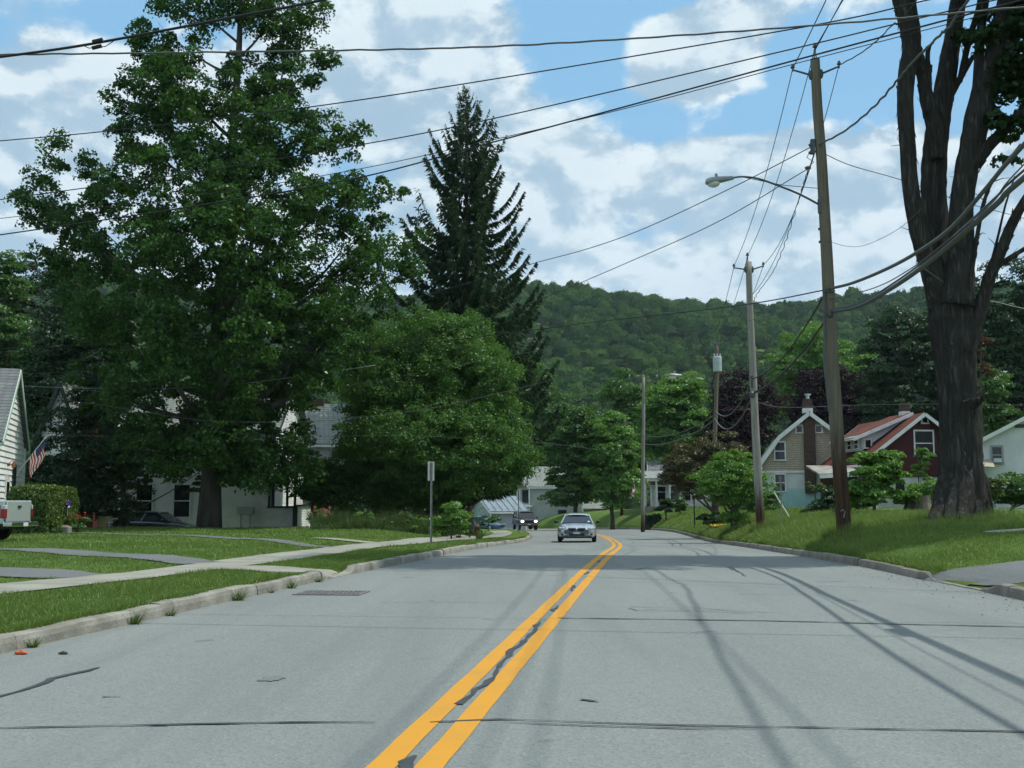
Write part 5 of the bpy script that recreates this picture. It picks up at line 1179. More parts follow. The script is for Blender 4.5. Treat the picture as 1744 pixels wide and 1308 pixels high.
cross('lower heavy cable crossing in front of the upper spruce', [(0, 400, 29), (300, 356, 27.8), (600, 305, 26.5), (840, 242, 25), (1100, 172, 23.3), (1360, 101, 21.5), (1650, 24, 19.8)], .017)
cross('thin cable merging with the heavy one right of the spruce', [(0, 372, 29.5), (300, 338, 28.2), (600, 290, 26.8), (840, 238, 25.2), (1100, 176, 23.4), (1360, 107, 21.6), (1650, 32, 19.9)], .009)
# pole to pole
NP = lambda x, y, d=0: P(x, y, Y1 + d)
cable('power wire from left arm of the near pole to the second', sag(NP(1350, 117), P(1250, 453, Y2), .5), .011)
cable('power wire from top pin of the near pole to the second', sag(NP(1388, 82), P(1273, 436, Y2), .5), .011)
cable('power wire from right arm of the near pole to the second', sag(NP(1429, 111), P(1300, 451, Y2), .9), .011)
def back(label, a, b_, s, r, m=None): return cable(label, sag(a, b_, s), r, m, 0, 'cables running over the viewer to the right')
back('power wire rising from the top pin of the near pole', NP(1388, 82), Vector((6.1, -4, 13.4)), .4, .014)
back('second power wire rising from the top pin of the near pole', NP(1389, 84), Vector((5.6, -4, 13.2)), .35, .013)
back('power wire rising steeply from left arm of the near pole', NP(1350, 117), Vector((4.6, -4, 13.0)), .55, .014)
cable('kinked power wire from right arm of the near pole behind the maple limb', crv([NP(1429, 111), P(1462, 93, 27.3), P(1490, 72, 26), P(1520, 42, 24.8), P(1575, -20, 22.8), Vector((8.2, 8, 12.6)), Vector((7.6, -4, 13))]), .015, None, .008, 'cables running over the viewer to the right')
cable('wavy secondary cable from near pole up through the maple limbs', crv([NP(1394, 247), P(1440, 222, 26.2), P(1490, 180, 23.7), P(1530, 135, 22), P(1560, 100, 20.7), P(1600, 60, 19.4), P(1645, 5, 18), Vector((6.5, 9, 9.5)), Vector((5.6, -2, 9.8))], 10), .024, M_WIREG, .012, 'cables running over the viewer to the right')
cable('service wire from the near pole passing behind the maple trunk', crv([NP(1398, 259), P(1450, 282, 30.5), P(1540, 308, 33), P(1640, 344, 36), P(1744, 372, 39), P(1900, 420, 44)]), .011)
cable('wavy secondary cable from near pole down to the second pole', crv([NP(1375, 290), P(1362, 335, 31), P(1340, 405, 34), P(1318, 460, 37), P(1290, 500, 40), P(1281, 520, Y2)], 12), .012, None, .02)
cable('neutral wire from near pole down to the second pole', sag(NP(1386, 262), P(1283, 500, Y2), .5), .010)
cable('service wire dropping from near pole past the hill to the spruce', crv([NP(1382, 250), P(1250, 318, 32), P(1100, 388, 36), P(1000, 424, 38.5), P(900, 451, 41), P(720, 504, 44.5), P(550, 545, 48), P(360, 574, 51), P(0, 594, 56), P(-300, 600, 60)], 6), .013)
cable('lower service wire dropping from near pole past the spruce base', crv([NP(1375, 288), P(1230, 374, 32), P(1090, 438, 35.5), P(920, 510, 41), P(820, 545, 44), P(690, 578, 47), P(560, 610, 49), P(350, 630, 53), P(-200, 650, 60)], 6), .012)
cable('black cable leaving the near pole leftward over the hillside', crv([NP(1404, 494, -.15), P(1300, 514, 32), P(1180, 530, 36), P(1000, 550, 41.5), P(900, 563, 45), P(600, 600, 50), P(300, 628, 54), P(-100, 640, 60)], 6), .018)
cable('thin cable below the black one over the hillside', crv([NP(1404, 505, -.15), P(1280, 545, 34), P(1150, 565, 38), P(1000, 586, 43), P(900, 600, 46), P(600, 655, 52), P(500, 660, 56)], 6), .009, M_WIREG)
cable('low pale service wire sagging from the clapboard house gable', crv([gB + Vector((0, -.2, P(48, 672, 51).z - gB.z)), P(200, 694, 49.5), P(350, 716, 49), P(520, 718, 49), P(640, 708, 49.5), P(750, 692, 50), P(935, 648, 51), P(1060, 604, 49), P(1180, 560, 45.5), P(1282, 522, Y2)], 8), .009, M_WIREG)
cable('fainter pale wire sagging across the poplar trunk', crv([P(-200, 640, 54), P(0, 655, 53), P(150, 661, 52.5), P(330, 660, 52), P(480, 645, 52), P(640, 622, 53)], 8), .010, M_WIREA)
cable('thin wire in front of the dark bushes and locust', crv([P(-150, 720, 53), P(150, 742, 53), P(500, 744, 53), P(700, 742, 54), P(930, 755, 60), P(1060, 770, 80), P(1096, 760, Y4)], 8), .008, M_WIREG)
G3 = 'thick communication cables on the poles'
def comm(label, pts, r, m=None): return cable(label, pts, r, m, 0, G3)
V3 = Vector
ck_ = comm('thick grey telephone cable sagging right from near pole across maple', crv([NP(1416, 531, -.1), P(1462, 522, 27), P(1520, 490, 23.9), P(1580, 448, 21.6), P(1640, 398, 19.4), P(1700, 345, 17.5), P(1744, 303, 16.4), V3((7.0, 9, 6.2)), V3((6.2, 0, 6.3)), V3((5.3, -10, 6.6))], 6), .048, M_WIREG)
sp_ = MB().tube([V3((7.25, 12.4, 6.2)), V3((7.22, 12.35, 6.2)), V3((7.17, 11.75, 6.2)), V3((7.14, 11.7, 6.2))], [.05, .1, .1, .05], 10).build('splice_case', M_WIRE, ck_)
comm('second grey telephone cable beside the thick one across maple', crv([NP(1416, 528, -.1), P(1465, 516, 27), P(1522, 482, 23.9), P(1580, 440, 21.6), P(1640, 388, 19.4), P(1700, 332, 17.5), P(1744, 290, 16.4), V3((7.0, 9, 6.35)), V3((6.2, 0, 6.45)), V3((5.3, -10, 6.75))], 6), .02, M_WIREG)
comm('grey television cable sagging right from higher on near pole', crv([NP(1412, 492, -.1), P(1452, 482, 27), P(1510, 458, 24), P(1565, 428, 21.6), P(1620, 388, 19.3), P(1680, 320, 17.4), P(1744, 246, 15.8), V3((6.6, 9, 6.7)), V3((5.8, 0, 6.9)), V3((4.9, -10, 7.2))], 6), .038, M_WIREG)
comm('thin messenger wire between the two telephone cables on maple', crv([NP(1413, 510, -.1), P(1490, 490, 25.5), P(1555, 455, 22.5), P(1620, 405, 20), P(1690, 345, 17.6), P(1744, 280, 16.2), V3((6.9, 9, 6.6)), V3((6.0, 0, 6.7)), V3((5.1, -10, 7.0))], 6), .012, M_WIREG)
comm('slack wire loop hanging right of the near pole', crv([NP(1404, 408), P(1440, 419, 28), P(1475, 417, 27), P(1530, 390, 25.5), P(1570, 355, 24)], 6), .006, M_WIREG)
comm('light wire from maple trunk across toward the right edge', crv([P(1560, 448, 27), P(1640, 500, 29.6), P(1700, 515, 31), P(1760, 528, 33), P(1900, 545, 36)], 6), .011, M_WIREA)
comm('thick telephone cable from the near pole to the second', sag(NP(1414, 533, -.1), P(1284, 668, Y2 - .1), .35), .03)
comm('second thick cable from the near pole to the second', sag(NP(1406, 498, -.1), P(1281, 645, Y2 - .1), .45), .024)
comm('lower sagging cable between second and third poles', sag(P(1283, 670, Y2), P(1217, 712, Y3), .95), .032, M_WIREG)
comm('upper sagging cable between second and third poles', sag(P(1281, 645, Y2), P(1219, 700, Y3), .75), .026, M_WIREG)
comm('lower cable from third to fourth pole', sag(P(1216, 716, Y3), P(1095, 756, Y4), .5), .035, M_WIREG)
comm('upper cable from third to fourth pole', sag(P(1218, 706, Y3), P(1096, 742, Y4), .5), .026, M_WIREG)
comm('cable from fourth to fifth pole', sag(P(1095, 755, Y4), P(1062, 765, Y5), .5), .03, M_WIREG)
for (x2, y2, x3, y3, w) in ((1250, 454, 1208, 581, 'left'), (1273, 437, 1222, 572, 'middle'), (1300, 452, 1236, 579, 'right')):
    cable('%s power wire between second and third poles' % w, sag(P(x2, y2, Y2), P(x3, y3, Y3), .5), .011)
for (x2, y2, x3, y3, w) in ((1208, 581, 1072, 641, 'left'), (1222, 572, 1096, 640, 'middle'), (1236, 579, 1119, 641, 'right')):
    cable('%s power wire between third and fourth poles' % w, sag(P(x2, y2, Y3), P(x3, y3, Y4), .6), .011)
cable('service wire from second pole past the shingled house chimney', crv([P(1286, 684, Y2), P(1340, 694, 50), P(1460, 690, 58), P(1600, 688, 66), P(1744, 690, 74), P(1900, 690, 80)], 6), .010, M_WIREG)
cable('wire from transformer pole down to the porch house', sag(P(1219, 700, Y3), P(1160, 790, 100), .8), .012, M_WIREG)
cable('guy wire from the near pole down toward the shingled house', crv([NP(1412, 540, -.1), P(1380, 590, 38), P(1330, 650, 52), P(1300, 690, 66)], 6), .012, M_WIREG)

# ------------------------------------------------------------------ vehicles
M_TYRE = mat('tyre', (.018, .018, .018), .85); M_RIM = mat('rim', (.45, .46, .47), .35, metal=.6); M_BLK = mat('black_plastic', (.018, .018, .02), .5); M_CHR = mat('chrome', (.6, .62, .63), .18, metal=1)
M_CGL = mat('car_glass', (.02, .026, .03), .04, spec=.7); M_HLENS = mat('headlight_lens', (.55, .58, .6), .08, spec=.8, metal=.3); M_TAIL = mat('tail_lens', (.30, .012, .015), .15, spec=.6); M_AMB = mat('amber_lens', (.6, .2, .03), .2, spec=.6)
M_PLATE = mat('plate_white', (.62, .64, .64), .5); M_PLB = mat('plate_blue', (.05, .10, .28), .5)
def paint(name, c, metal=.5): return mat(name, c, .3, 0, 1, metal=metal, spec=.5, coat=.6)
def body_loft(st, shape):
    b = MB(); n = None
    for (y, hw, zb, zt_) in st:
        ring = [(f * hw, y, zb + (zt_ - zb) * g) for f, g in shape]; ring += [(-x, yy, z) for x, yy, z in reversed(ring[1:-1])]; n = len(ring); b.v += ring
    for i in range(len(st) - 1):
        for k in range(n): b.f.append((i * n + k, i * n + (k + 1) % n, (i + 1) * n + (k + 1) % n, (i + 1) * n + k)); b.mi.append(0)
    b.f.append(tuple(range(n))); b.f.append(tuple((len(st) - 1) * n + k for k in reversed(range(n)))); b.mi += [0, 0]
    return b
SH = [(0, 1.03), (.55, 1.015), (.86, .96), (.98, .80), (1.0, .5), (.975, .15), (.86, .0), (0, -.0)]
def wheel(root, x, y, r, w=.2):
    e = 1 if x > 0 else -1; t = MB(); t.tube([(x - e * w, y, r), (x - e * (w - .01), y, r), (x - e * .03, y, r), (x, y, r), (x + e * .005, y, r)], [r * .8, r, r, r * .93, r * .7], 20); wh = t.build('wheel', M_TYRE, root, smooth=False)
    q = MB(); q.tube([(x - e * .02, y, r), (x + e * .012, y, r), (x + e * .02, y, r)], [r * .66, r * .62, r * .2], 16); q.build('rim', M_RIM, wh)
def greenhouse(root, g, pm, gm=None):
    """g: list of (y, half width, z): front base, front top, rear top, rear base"""
    (y0, w0, z0), (y1, w1, z1), (y2, w2, z2), (y3, w3, z3) = g
    b = MB(); b.quad((-w0, y0, z0), (w0, y0, z0), (w1, y1, z1), (-w1, y1, z1)); b.build('windscreen', gm or M_CGL, root)
    b = MB(); b.quad((w3, y3, z3), (-w3, y3, z3), (-w2, y2, z2), (w2, y2, z2)); b.build('rear_window', gm or M_CGL, root)
    for e in (-1, 1):
        b = MB(); b.quad(*( [(e * w0, y0, z0), (e * w3, y3, z3), (e * w2, y2, z2), (e * w1, y1, z1)][::e])); b.build('side_window', gm or M_CGL, root)
    b = MB(); nx = 6
    rows = [(y1 - .10, w1 - .01, z1 - .02), (y1 + .05, w1 + .015, z1 + .02), ((y1 + y2) / 2, max(w1, w2) + .03, max(z1, z2) + .05), (y2 - .05, w2 + .015, z2 + .02), (y2 + .10, w2 - .01, z2 - .02)]
    for y, w, z in rows:
        for k in range(nx + 1): u = -1 + 2 * k / nx; b.v.append((u * w, y, z + .035 * (1 - u * u) - .02 * (abs(u) > .99)))
    for i in range(4):
        for k in range(nx): b.f.append((i * 7 + k, i * 7 + k + 1, (i + 1) * 7 + k + 1, (i + 1) * 7 + k)); b.mi.append(0)
    for e in (-1, 1):
        for a, c, r in (((e * w0, y0, z0 - .02), (e * w1, y1, z1), .035), ((e * w3, y3, z3 - .02), (e * w2, y2, z2), .05), ((e * (w1 + .005), y1, z1), (e * (w2 + .005), y2, z2), .035), ((e * (w0 + w3) / 2, (y0 + y3) / 2 + .1, (z0 + z3) / 2), (e * (w1 + w2) / 2, (y1 + y2) / 2, z1), .035)):
            b.tube([a, c], r, 6)
    b.build('roof', pm, root, smooth=False)
def silver_sedan():
    p = P(982, HOR, 51.5); g0 = float(zr(p.x, 51.5)); root = empty('sedan', (p.x, 51.5, g0), R(-4), 'silver sedan driving toward the viewer in the left lane', 'car')
    pm = paint('silver_paint', (.55, .60, .63), .7)
    st = [(-.02, .55, .34, .60), (.03, .70, .26, .66), (.12, .80, .22, .70), (.35, .87, .19, .755), (.9, .90, .19, .82), (1.3, .905, .2, .87), (2.6, .905, .2, .90), (3.8, .895, .2, .93), (4.5, .86, .24, .94), (4.75, .76, .3, .88), (4.8, .6, .4, .82)]
    body_loft(st, SH).build('body', pm, root, smooth=True, sub=1)
    greenhouse(root, [(1.15, .74, .86), (1.95, .56, 1.235), (3.2, .56, 1.245), (4.15, .70, .93)], pm)
    b = MB()
    for e in (-1, 1): b.tube([(e * .42, .95, .845), (e * .30, .2, .74)], .012, 5)
    b.build('hood_crease', pm, root)
    gr = MB()
    for e in (-1, 1): gr.box(min(e * .04, e * .40), max(e * .04, e * .40), -.05, .06, .615, .675); gr.box(min(e * .06, e * .33), max(e * .06, e * .33), -.075, .05, .515, .575)
    g_ = gr.build('grille', M_BLK, root, bevel=.012)
    b = MB()
    for e in (-1, 1): b.bar((e * .035, -.055, .645), (e * .41, -.05, .645), .012, .012)
    b.build('grille_bar', M_CHR, g_)
    for e in (-1, 1):
        b = MB(); pts = [(e * .44, -.005, .58), (e * .50, -.03, .70), (e * .80, .20, .735), (e * .86, .30, .69), (e * .80, .12, .60), (e * .58, -.02, .565)]; q = [Vector(v) for v in pts]; b.poly(q if e < 0 else q[::-1]); c = sum(q, Vector()) / 6
        b.ball((e * .60, .05, .645), (.13, .08, .06), 10, 6); b.ball((e * .74, .13, .655), (.08, .07, .045), 10, 6); hl = b.build('headlight', M_HLENS, root, smooth=True)
        b = MB(); b.ball((e * .83, .22, .66), (.03, .06, .035), 8, 6); b.build('turn_signal', M_AMB, hl)
        b = MB(); b.box(min(e * .46, e * .72), max(e * .46, e * .72), .0, .1, .335, .42); fl = b.build('fog_recess', M_BLK, root, bevel=.02); b = MB(); b.ball((e * .56, .0, .378), (.06, .03, .035), 8, 6); b.build('fog_lamp', M_HLENS, fl)
        b = MB(); b.tube([(e * .84, 1.4, .87), (e * .95, 1.38, .90)], .025, 6); b.ball((e * .99, 1.4, .93), (.10, .06, .07), 10, 6); b.build('mirror', M_BLK, root)
        b = MB(); b.ball((e * .72, 4.74, .82), (.14, .06, .08), 8, 6); b.build('tail_lamp', M_TAIL, root)
        for y in (.95, 3.75): wheel(root, e * .89, y, .325)
    b = MB(); b.box(-.36, .36, -.045, .1, .33, .43); b.box(-.7, .7, -.0, .2, .2, .27); b.build('intake', M_BLK, root, bevel=.02)
    b = MB(); b.box(-.155, .155, -.085, -.065, .385, .50); pl = b.build('license_plate', M_PLATE, root)
    b = MB(); b.box(-.15, .15, -.089, -.0855, .475, .495); b.box(-.15, .15, -.089, -.0855, .39, .405); b.build('plate_band', M_PLB, pl)
    b = MB(); b.quad((.50, 1.24, .915), (.60, 1.24, .915), (.585, 1.36, .972), (.49, 1.36, .972)); b.build('windscreen_sticker', mat('sticker', (.35, .55, .6), .6), root)
    b = MB(); b.tube([(-.55, 1.12, .885), (-.15, 1.17, .9)], .012, 5); b.tube([(0, 1.12, .885), (.42, 1.18, .905)], .012, 5); b.build('wiper', M_BLK, root)
silver_sedan()
def dark_suv():
    p = P(901, HOR, 104); g0 = float(zr(p.x, 104)); root = empty('suv', (p.x, 104, g0), R(9), 'dark blue suv with its headlights on far down the street', 'car')
    pm = paint('navy_paint', (.015, .02, .045), .3)
    st = [(0, .7, .5, .85), (.05, .82, .42, .95), (.2, .88, .38, 1.02), (1.2, .91, .38, 1.10), (2.5, .92, .38, 1.14), (4.2, .91, .4, 1.14), (4.6, .86, .45, 1.1)]
    body_loft(st, SH).build('body', pm, root, smooth=True, sub=1)
    greenhouse(root, [(1.15, .80, 1.10), (1.75, .68, 1.68), (4.2, .68, 1.70), (4.55, .78, 1.12)], pm)
    b = MB(); b.box(-.42, .42, -.03, .08, .72, .92); b.build('grille', M_BLK, root); b = MB(); b.box(-.84, .84, -.14, .1, .45, .62); b.build('bumper', mat('bumper_grey', (.12, .12, .13), .5), root, bevel=.04)
    HL = mat('headlight_on', (1, 1, 1), .3, emit=((1, .86, .66), 9.0))
    for e in (-1, 1):
        b = MB(); b.ball((e * .62, -.02, .83), (.14, .05, .09), 12, 8); b.build('headlight', HL, root, smooth=True)
        b = MB(); b.ball((e * .98, 1.3, 1.15), (.10, .07, .08), 8, 6); b.tube([(e * .86, 1.3, 1.08), (e * .95, 1.3, 1.1)], .03, 6); b.build('mirror', M_BLK, root)
        for y in (.85, 3.7): wheel(root, e * .90, y, .38, .24)
    b = MB(); b.box(-.15, .15, -.17, -.145, .5, .6); b.build('license_plate', M_PLATE, root)
    b = MB()
    for e in (-1, 1): b.tube([(e * .58, 2.0, 1.79), (e * .58, 3.9, 1.81)], .02, 6)
    b.build('roof_rail', M_BLK, root)
dark_suv()
def plain_car(label, loc, rz, col, name):
    root = empty('parked_car', loc, R(rz), label, 'car'); pm = paint(name, col, .4)
    st = [(-.02, .55, .36, .62), (.05, .74, .26, .68), (.3, .86, .2, .75), (1.2, .90, .2, .90), (2.6, .90, .2, .95), (3.9, .89, .2, .97), (4.5, .82, .26, .95), (4.65, .62, .4, .84)]
    body_loft(st, SH).build('body', pm, root, smooth=True, sub=1); greenhouse(root, [(1.1, .77, .88), (1.85, .58, 1.36), (3.1, .58, 1.37), (4.0, .72, .95)], pm)
    for e in (-1, 1):
        b = MB(); b.ball((e * .66, .1, .64), (.15, .1, .06), 10, 6); b.build('headlight', M_HLENS, root); b = MB(); b.ball((e * .98, 1.4, .98), (.09, .06, .06), 8, 6); b.build('mirror', M_BLK, root)
        b = MB(); b.ball((e * .66, 4.56, .78), (.14, .06, .07), 8, 6); b.build('tail_lamp', M_TAIL, root)
        for y in (.9, 3.65): wheel(root, e * .88, y, .32)
    b = MB(); b.box(-.4, .4, -.03, .1, .4, .5); b.build('grille', M_BLK, root); return root
p = P(272, HOR, 59.5); plain_car('dark car parked side on before the poplar house, only its roof above the lawn', (p.x + 2.0, 59.2, zt1(p.x, 59.5) - .02), 82, (.03, .045, .06), 'slate_paint')
p = P(866, HOR, 109); plain_car('blue car parked by the pale garage behind the dark suv', (p.x - .6, 107.5, zt1(p.x, 108)), 64, (.10, .17, .30), 'blue_paint')

def pickup():
    A = P(7, HOR, 35); g0 = zt1(A.x, 35); root = empty('pickup_truck', (A.x, 35.0, g0), 0, 'pale silver pickup truck tail at the left edge with red tail lamp and chrome bumper', 'pickup')
    # local: rear face normal turned toward +X; built along -x
    root.rotation_euler = (0, 0, R(-4)); pm = paint('pale_green_silver', (.50, .56, .54), .4)
    b = MB(); b.box(-2.2, 0, 0, .06, .55, 1.28); b.box(-2.2, 0, 1.68, 1.74, .55, 1.28); b.box(-2.2, -.04, .06, 1.68, .55, .62); b.box(-2.24, -2.16, .06, 1.68, .55, 1.28)
    b.box(-5.2, -3.9, 0, 1.74, .5, 1.05); b.box(-3.9, -2.24, 0, 1.74, .45, 1.1)
    b.build('body', pm, root, bevel=.04)
    b = MB(); b.box(-.05, .04, .13, 1.61, .60, 1.27); tg = b.build('tailgate', pm, root, bevel=.03)
    b = MB(); b.box(.04, .07, .78, .96, 1.05, 1.12); b.build('handle', M_BLK, tg)
    for y0, wl in ((-.01, .15), (1.70, .05)):
        b = MB(); b.box(-.12, .05, y0, y0 + wl, .72, 1.14); tl = b.build('tail_lamp', M_TAIL, root, bevel=.02); b = MB(); b.box(-.1, .052, y0 - .002, y0 + wl + .002, 1.0, 1.14); b.build('reverse_lens', mat('clear_lens', (.5, .52, .53), .15), tl, bevel=.02)
    b = MB(); b.box(-.02, .28, .0, 1.74, .46, .60); bp = b.build('bumper', M_CHR, root, bevel=.03); b = MB(); b.box(.281, .285, .72, 1.02, .47, .585); b.build('license_plate', M_PLATE, bp)
    greenhouse(root, [(0, 0, 0), (0, 0, 0), (0, 0, 0), (0, 0, 0)], pm) if False else None
    b = MB(); v = [(-2.26, .02, 1.1), (-3.95, .02, 1.1), (-3.95, 1.72, 1.1), (-2.26, 1.72, 1.1), (-2.4, .14, 1.7), (-3.4, .14, 1.7), (-3.4, 1.6, 1.7), (-2.4, 1.6, 1.7)]; b.add(v, [(0, 1, 5, 4), (1, 2, 6, 5), (2, 3, 7, 6), (3, 0, 4, 7)]); b.build('cab_glass', M_CGL, root)
    b = MB(); b.box(-3.45, -2.36, .1, 1.64, 1.69, 1.76)
    for a, c in ((v[0], v[4]), (v[1], v[5]), (v[2], v[6]), (v[3], v[7])): b.tube([a, c], .05, 6)
    b.build('cab_roof', pm, root, bevel=.02)
    b = MB(); b.box(-5.0, -.1, .25, 1.5, .38, .56); b.build('chassis', M_BLK, root)
    for x in (-.95, -4.3):
        for y, e in ((.02, -1), (1.72, 1)):
            t = MB(); t.tube([(x, y - e * .22, .36), (x, y - e * .21, .36), (x, y - e * .03, .36), (x, y, .36)], [.28, .36, .36, .33], 20); wh = t.build('wheel', M_TYRE, root); q = MB(); q.tube([(x, y - e * .02, .36), (x, y + e * .012, .36)], [.23, .21], 14); q.build('rim', M_RIM, wh)
pickup()

# ------------------------------------------------------------------ small things
M_POST = mat('galvanised_post', (.24, .25, .25), .5, .15, 6, metal=.4); M_SIGNB = mat('sign_back', (.36, .38, .38), .45, .1, 4, metal=.4)
def sign_post(name, label, px, Y, py_top, panel, pw, ph, turn, m=None):
    g = ground_at(px, Y); H = P(px, py_top, Y).z - g.z; root = empty(name, g, R(turn), label, 'sign post')
    b = MB(); b.box(-.035, .035, -.008, .004, -.4, H); b.box(-.035, -.028, -.03, -.008, -.4, H); b.box(.028, .035, -.03, -.008, -.4, H); b.build('post', m or M_POST, root)
    b = MB(); b.box(-pw / 2, pw / 2, .006, .012, H - ph, H + .02); s = b.build('sign_panel', M_SIGNB, root, bevel=.0)
    b = MB()
    for z in (H - .08, H - ph + .08): b.tube([(0, -.02, z), (0, .02, z)], .01, 6)
    b.build('bolt', M_IRON, s)
sign_post('sign_post', 'grey metal post with narrow sign turned edge on at the left lawn edge', 734, 37.5, 787, True, .32, .62, 52)
sign_post('sign_post', 'far grey sign post on the grass near the dark suv', 883, 78, 834, True, .5, .7, 62)
sign_post('sign_post', 'small dark sign post on the verge left of the crabapple', 1182, 66, 846, True, .36, .42, 35, mat('dark_post', (.03, .035, .035), .7))
sign_post('sign_post', 'slender grey sign post before the aqua house base', 1330, 40, 812, True, .16, .3, 70)
def stake():
    g = ground_at(1348, 44); root = empty('guy_marker', g, 0, 'pale leaning stake before the aqua painted house base', 'stake')
    b = MB(); top = P(1318, 838, 44.5) - g; b.tube([(0, 0, -.1), tuple(top)], [.03, .025], 8); b.build('sleeve', mat('pale_plastic', (.62, .62, .55), .5), root)
    b = MB(); b.tube([tuple(top), tuple(top + Vector((-.6, .3, .8)))], .008, 5); b.build('anchor_wire', M_IRON, root)
stake()
def hydrant():
    g = ground_at(813, 68); root = empty('fire_hydrant', g, 0, 'red fire hydrant beside the pavement beyond the locust trunk', 'fire hydrant'); m = mat('hydrant_red', (.42, .025, .02), .4, .15, 6)
    b = MB(); b.tube([(0, 0, -.1), (0, 0, .04), (0, 0, .06), (0, 0, .5), (0, 0, .52), (0, 0, .56), (0, 0, .68), (0, 0, .74)], [.16, .16, .11, .11, .15, .14, .09, .02], 14); b.tube([(0, 0, .74), (0, 0, .79)], .03, 6); b.build('barrel', m, root, smooth=False)
    for d in ((-1, 0), (1, 0), (0, -1)): b = MB(); b.tube([(d[0] * .08, d[1] * .08, .42), (d[0] * .19, d[1] * .19, .42)], [.06, .065], 10); b.build('nozzle_cap', m, root)
hydrant()
def flag(name, label, mast0, mast1, drop, width, droop, seed=1):
    """stars and stripes on an angled staff; the cloth hangs from the staff's upper part"""
    m0, m1 = Vector(mast0), Vector(mast1); root = empty(name, m0, 0, label, 'flag'); d = m1 - m0; b = MB(); b.tube([(0, 0, 0), tuple(d)], .018, 8); b.ball(tuple(d), .035, 8, 6); b.build('staff', mat('white_staff', (.7, .7, .68), .5), root)
    nr, nc = 26, 20; V = []; b = MB(); r_ = random.Random(seed)
    for j in range(nc + 1):           # along the fly
        for i in range(nr + 1):       # down the hoist (along the staff)
            s = 1 - .62 * i / nr; t = j / nc
            p = d * (s * .97 + .02) + Vector((.06 * math.sin(t * 9 + i * .2) * t, .05 * math.sin(t * 11 + i * .25), -drop * t)) + Vector((width * t * (.55 + .25 * math.sin(i * .23)), -.05 * t, 0)) + Vector((-.20 * droop * t * t * (1 - i / nr), 0, 0)); b.v.append(tuple(p))
    for j in range(nc):
        for i in range(nr):
            st = i // 2; canton = (j < nc * .4 and st < 7); q = j * (nr + 1) + i
            b.f.append((q, q + 1, q + nr + 2, q + nr + 1)); b.mi.append(2 if canton else (0 if st % 2 == 0 else 1))
    cl = b.build('cloth', [mat('flag_red', (.42, .02, .03), .8), mat('flag_white', (.7, .68, .64), .8), mat('flag_blue', (.012, .025, .10), .8)], root)
    s = MB()
    for jr in range(9):
        for k in range(6 if jr % 2 == 0 else 5):
            i = int((jr + .7) * 14 / 9.6); j = int((k + .5 + (.5 if jr % 2 else 0)) * 8 / 6); j = min(j, 7); q = [Vector(b.v[jj * (nr + 1) + ii]) for jj, ii in ((j, i), (j, i + 1), (j + 1, i + 1), (j + 1, i))]
            c = sum(q, Vector()) / 4; n = (q[1] - q[0]).cross(q[3] - q[0]).normalized(); u = (q[1] - q[0]) * .22; v = (q[3] - q[0]) * .22
            for e in (-1, 1): s.poly([c + n * .004 * e + u, c + n * .004 * e + v, c + n * .004 * e - u, c + n * .004 * e - v])
    s.build('stars', MATS['flag_white'], cl); return root
flag('flag', 'american flag on a slanted staff beside the lit clapboard gable', P(30, 805, 47), P(77, 746, 46.5), .85, .3, 1.0)
flag('flag', 'small american flag hanging in shade before the porch house', P(1083, 838, 96), P(1079, 820, 95.5), .9, -.25, .3, 2)
def bow():
    g = ground_at(108, 45); root = empty('ribbon_bow', g, 0, 'shiny purple and white ribbon bow on thin dark stakes by the hedge', 'ribbon bow'); m = mat('purple_foil', (.20, .09, .50), .25, metal=.5); w = mat('white_foil', (.75, .74, .80), .25, metal=.3)
    c = P(115, 860, 45) - g; bp = MB(); bw = MB(); r_ = random.Random(3)
    for k in range(26):
        a = r_.uniform(0, 6.28); e = r_.uniform(-.9, 1.2); d = Vector((math.cos(a) * math.cos(e), math.sin(a) * math.cos(e), math.sin(e))); s = d.cross(Vector((0, 0, 1))).normalized() * .035; L = r_.uniform(.14, .25); u = d.cross(s).normalized() * .05
        q = bp if k % 3 else bw; pts = [c, c + d * L * .6 + u, c + d * L, c + d * L * .6 - u, c]
        for x, y in zip(pts[:-1], pts[1:]): q.quad(x - s, x + s, y + s, y - s)
    bo = bp.build('bow', m, root); bw.build('white_loops', w, bo)
    b = MB(); b.tube([tuple(c), (-.1, 0, .5), (-.28, 0, -.1)], .012, 6); b.tube([tuple(c), (.06, 0, .4), (.02, .1, -.1)], .012, 6); b.tube([tuple(c), (-.5, .1, c.z + .12), (-.85, .2, c.z + .05)], .010, 6); b.tube([tuple(c - Vector((.2, 0, .25))), (-.6, .1, c.z - .1), (-.85, .2, c.z + .05)], .010, 6); b.build('stake', M_BLK, root)
    b = MB(); b.tube([tuple(c), tuple(c + Vector((-.1, -.03, -.35))), tuple(c + Vector((-.02, -.03, -.75)))], .012, 5); b.tube([tuple(c), tuple(c + Vector((.03, -.03, -.4))), tuple(c + Vector((-.15, -.03, -.7)))], .012, 5); b.ball((.0, -.05, .16), (.11, .06, .06), 8, 6); b.build('ribbon_tail', w, root)
bow()
L_RFL = leaf_mat('red_flower', (.35, .03, .03), (.5, .08, .07), .3, .02); L_PFL = leaf_mat('salmon_flower', (.60, .20, .14), (.75, .38, .28), .35, .02); L_YFL = leaf_mat('yellow_flower', (.55, .36, .02), (.7, .5, .04), .3, .02)
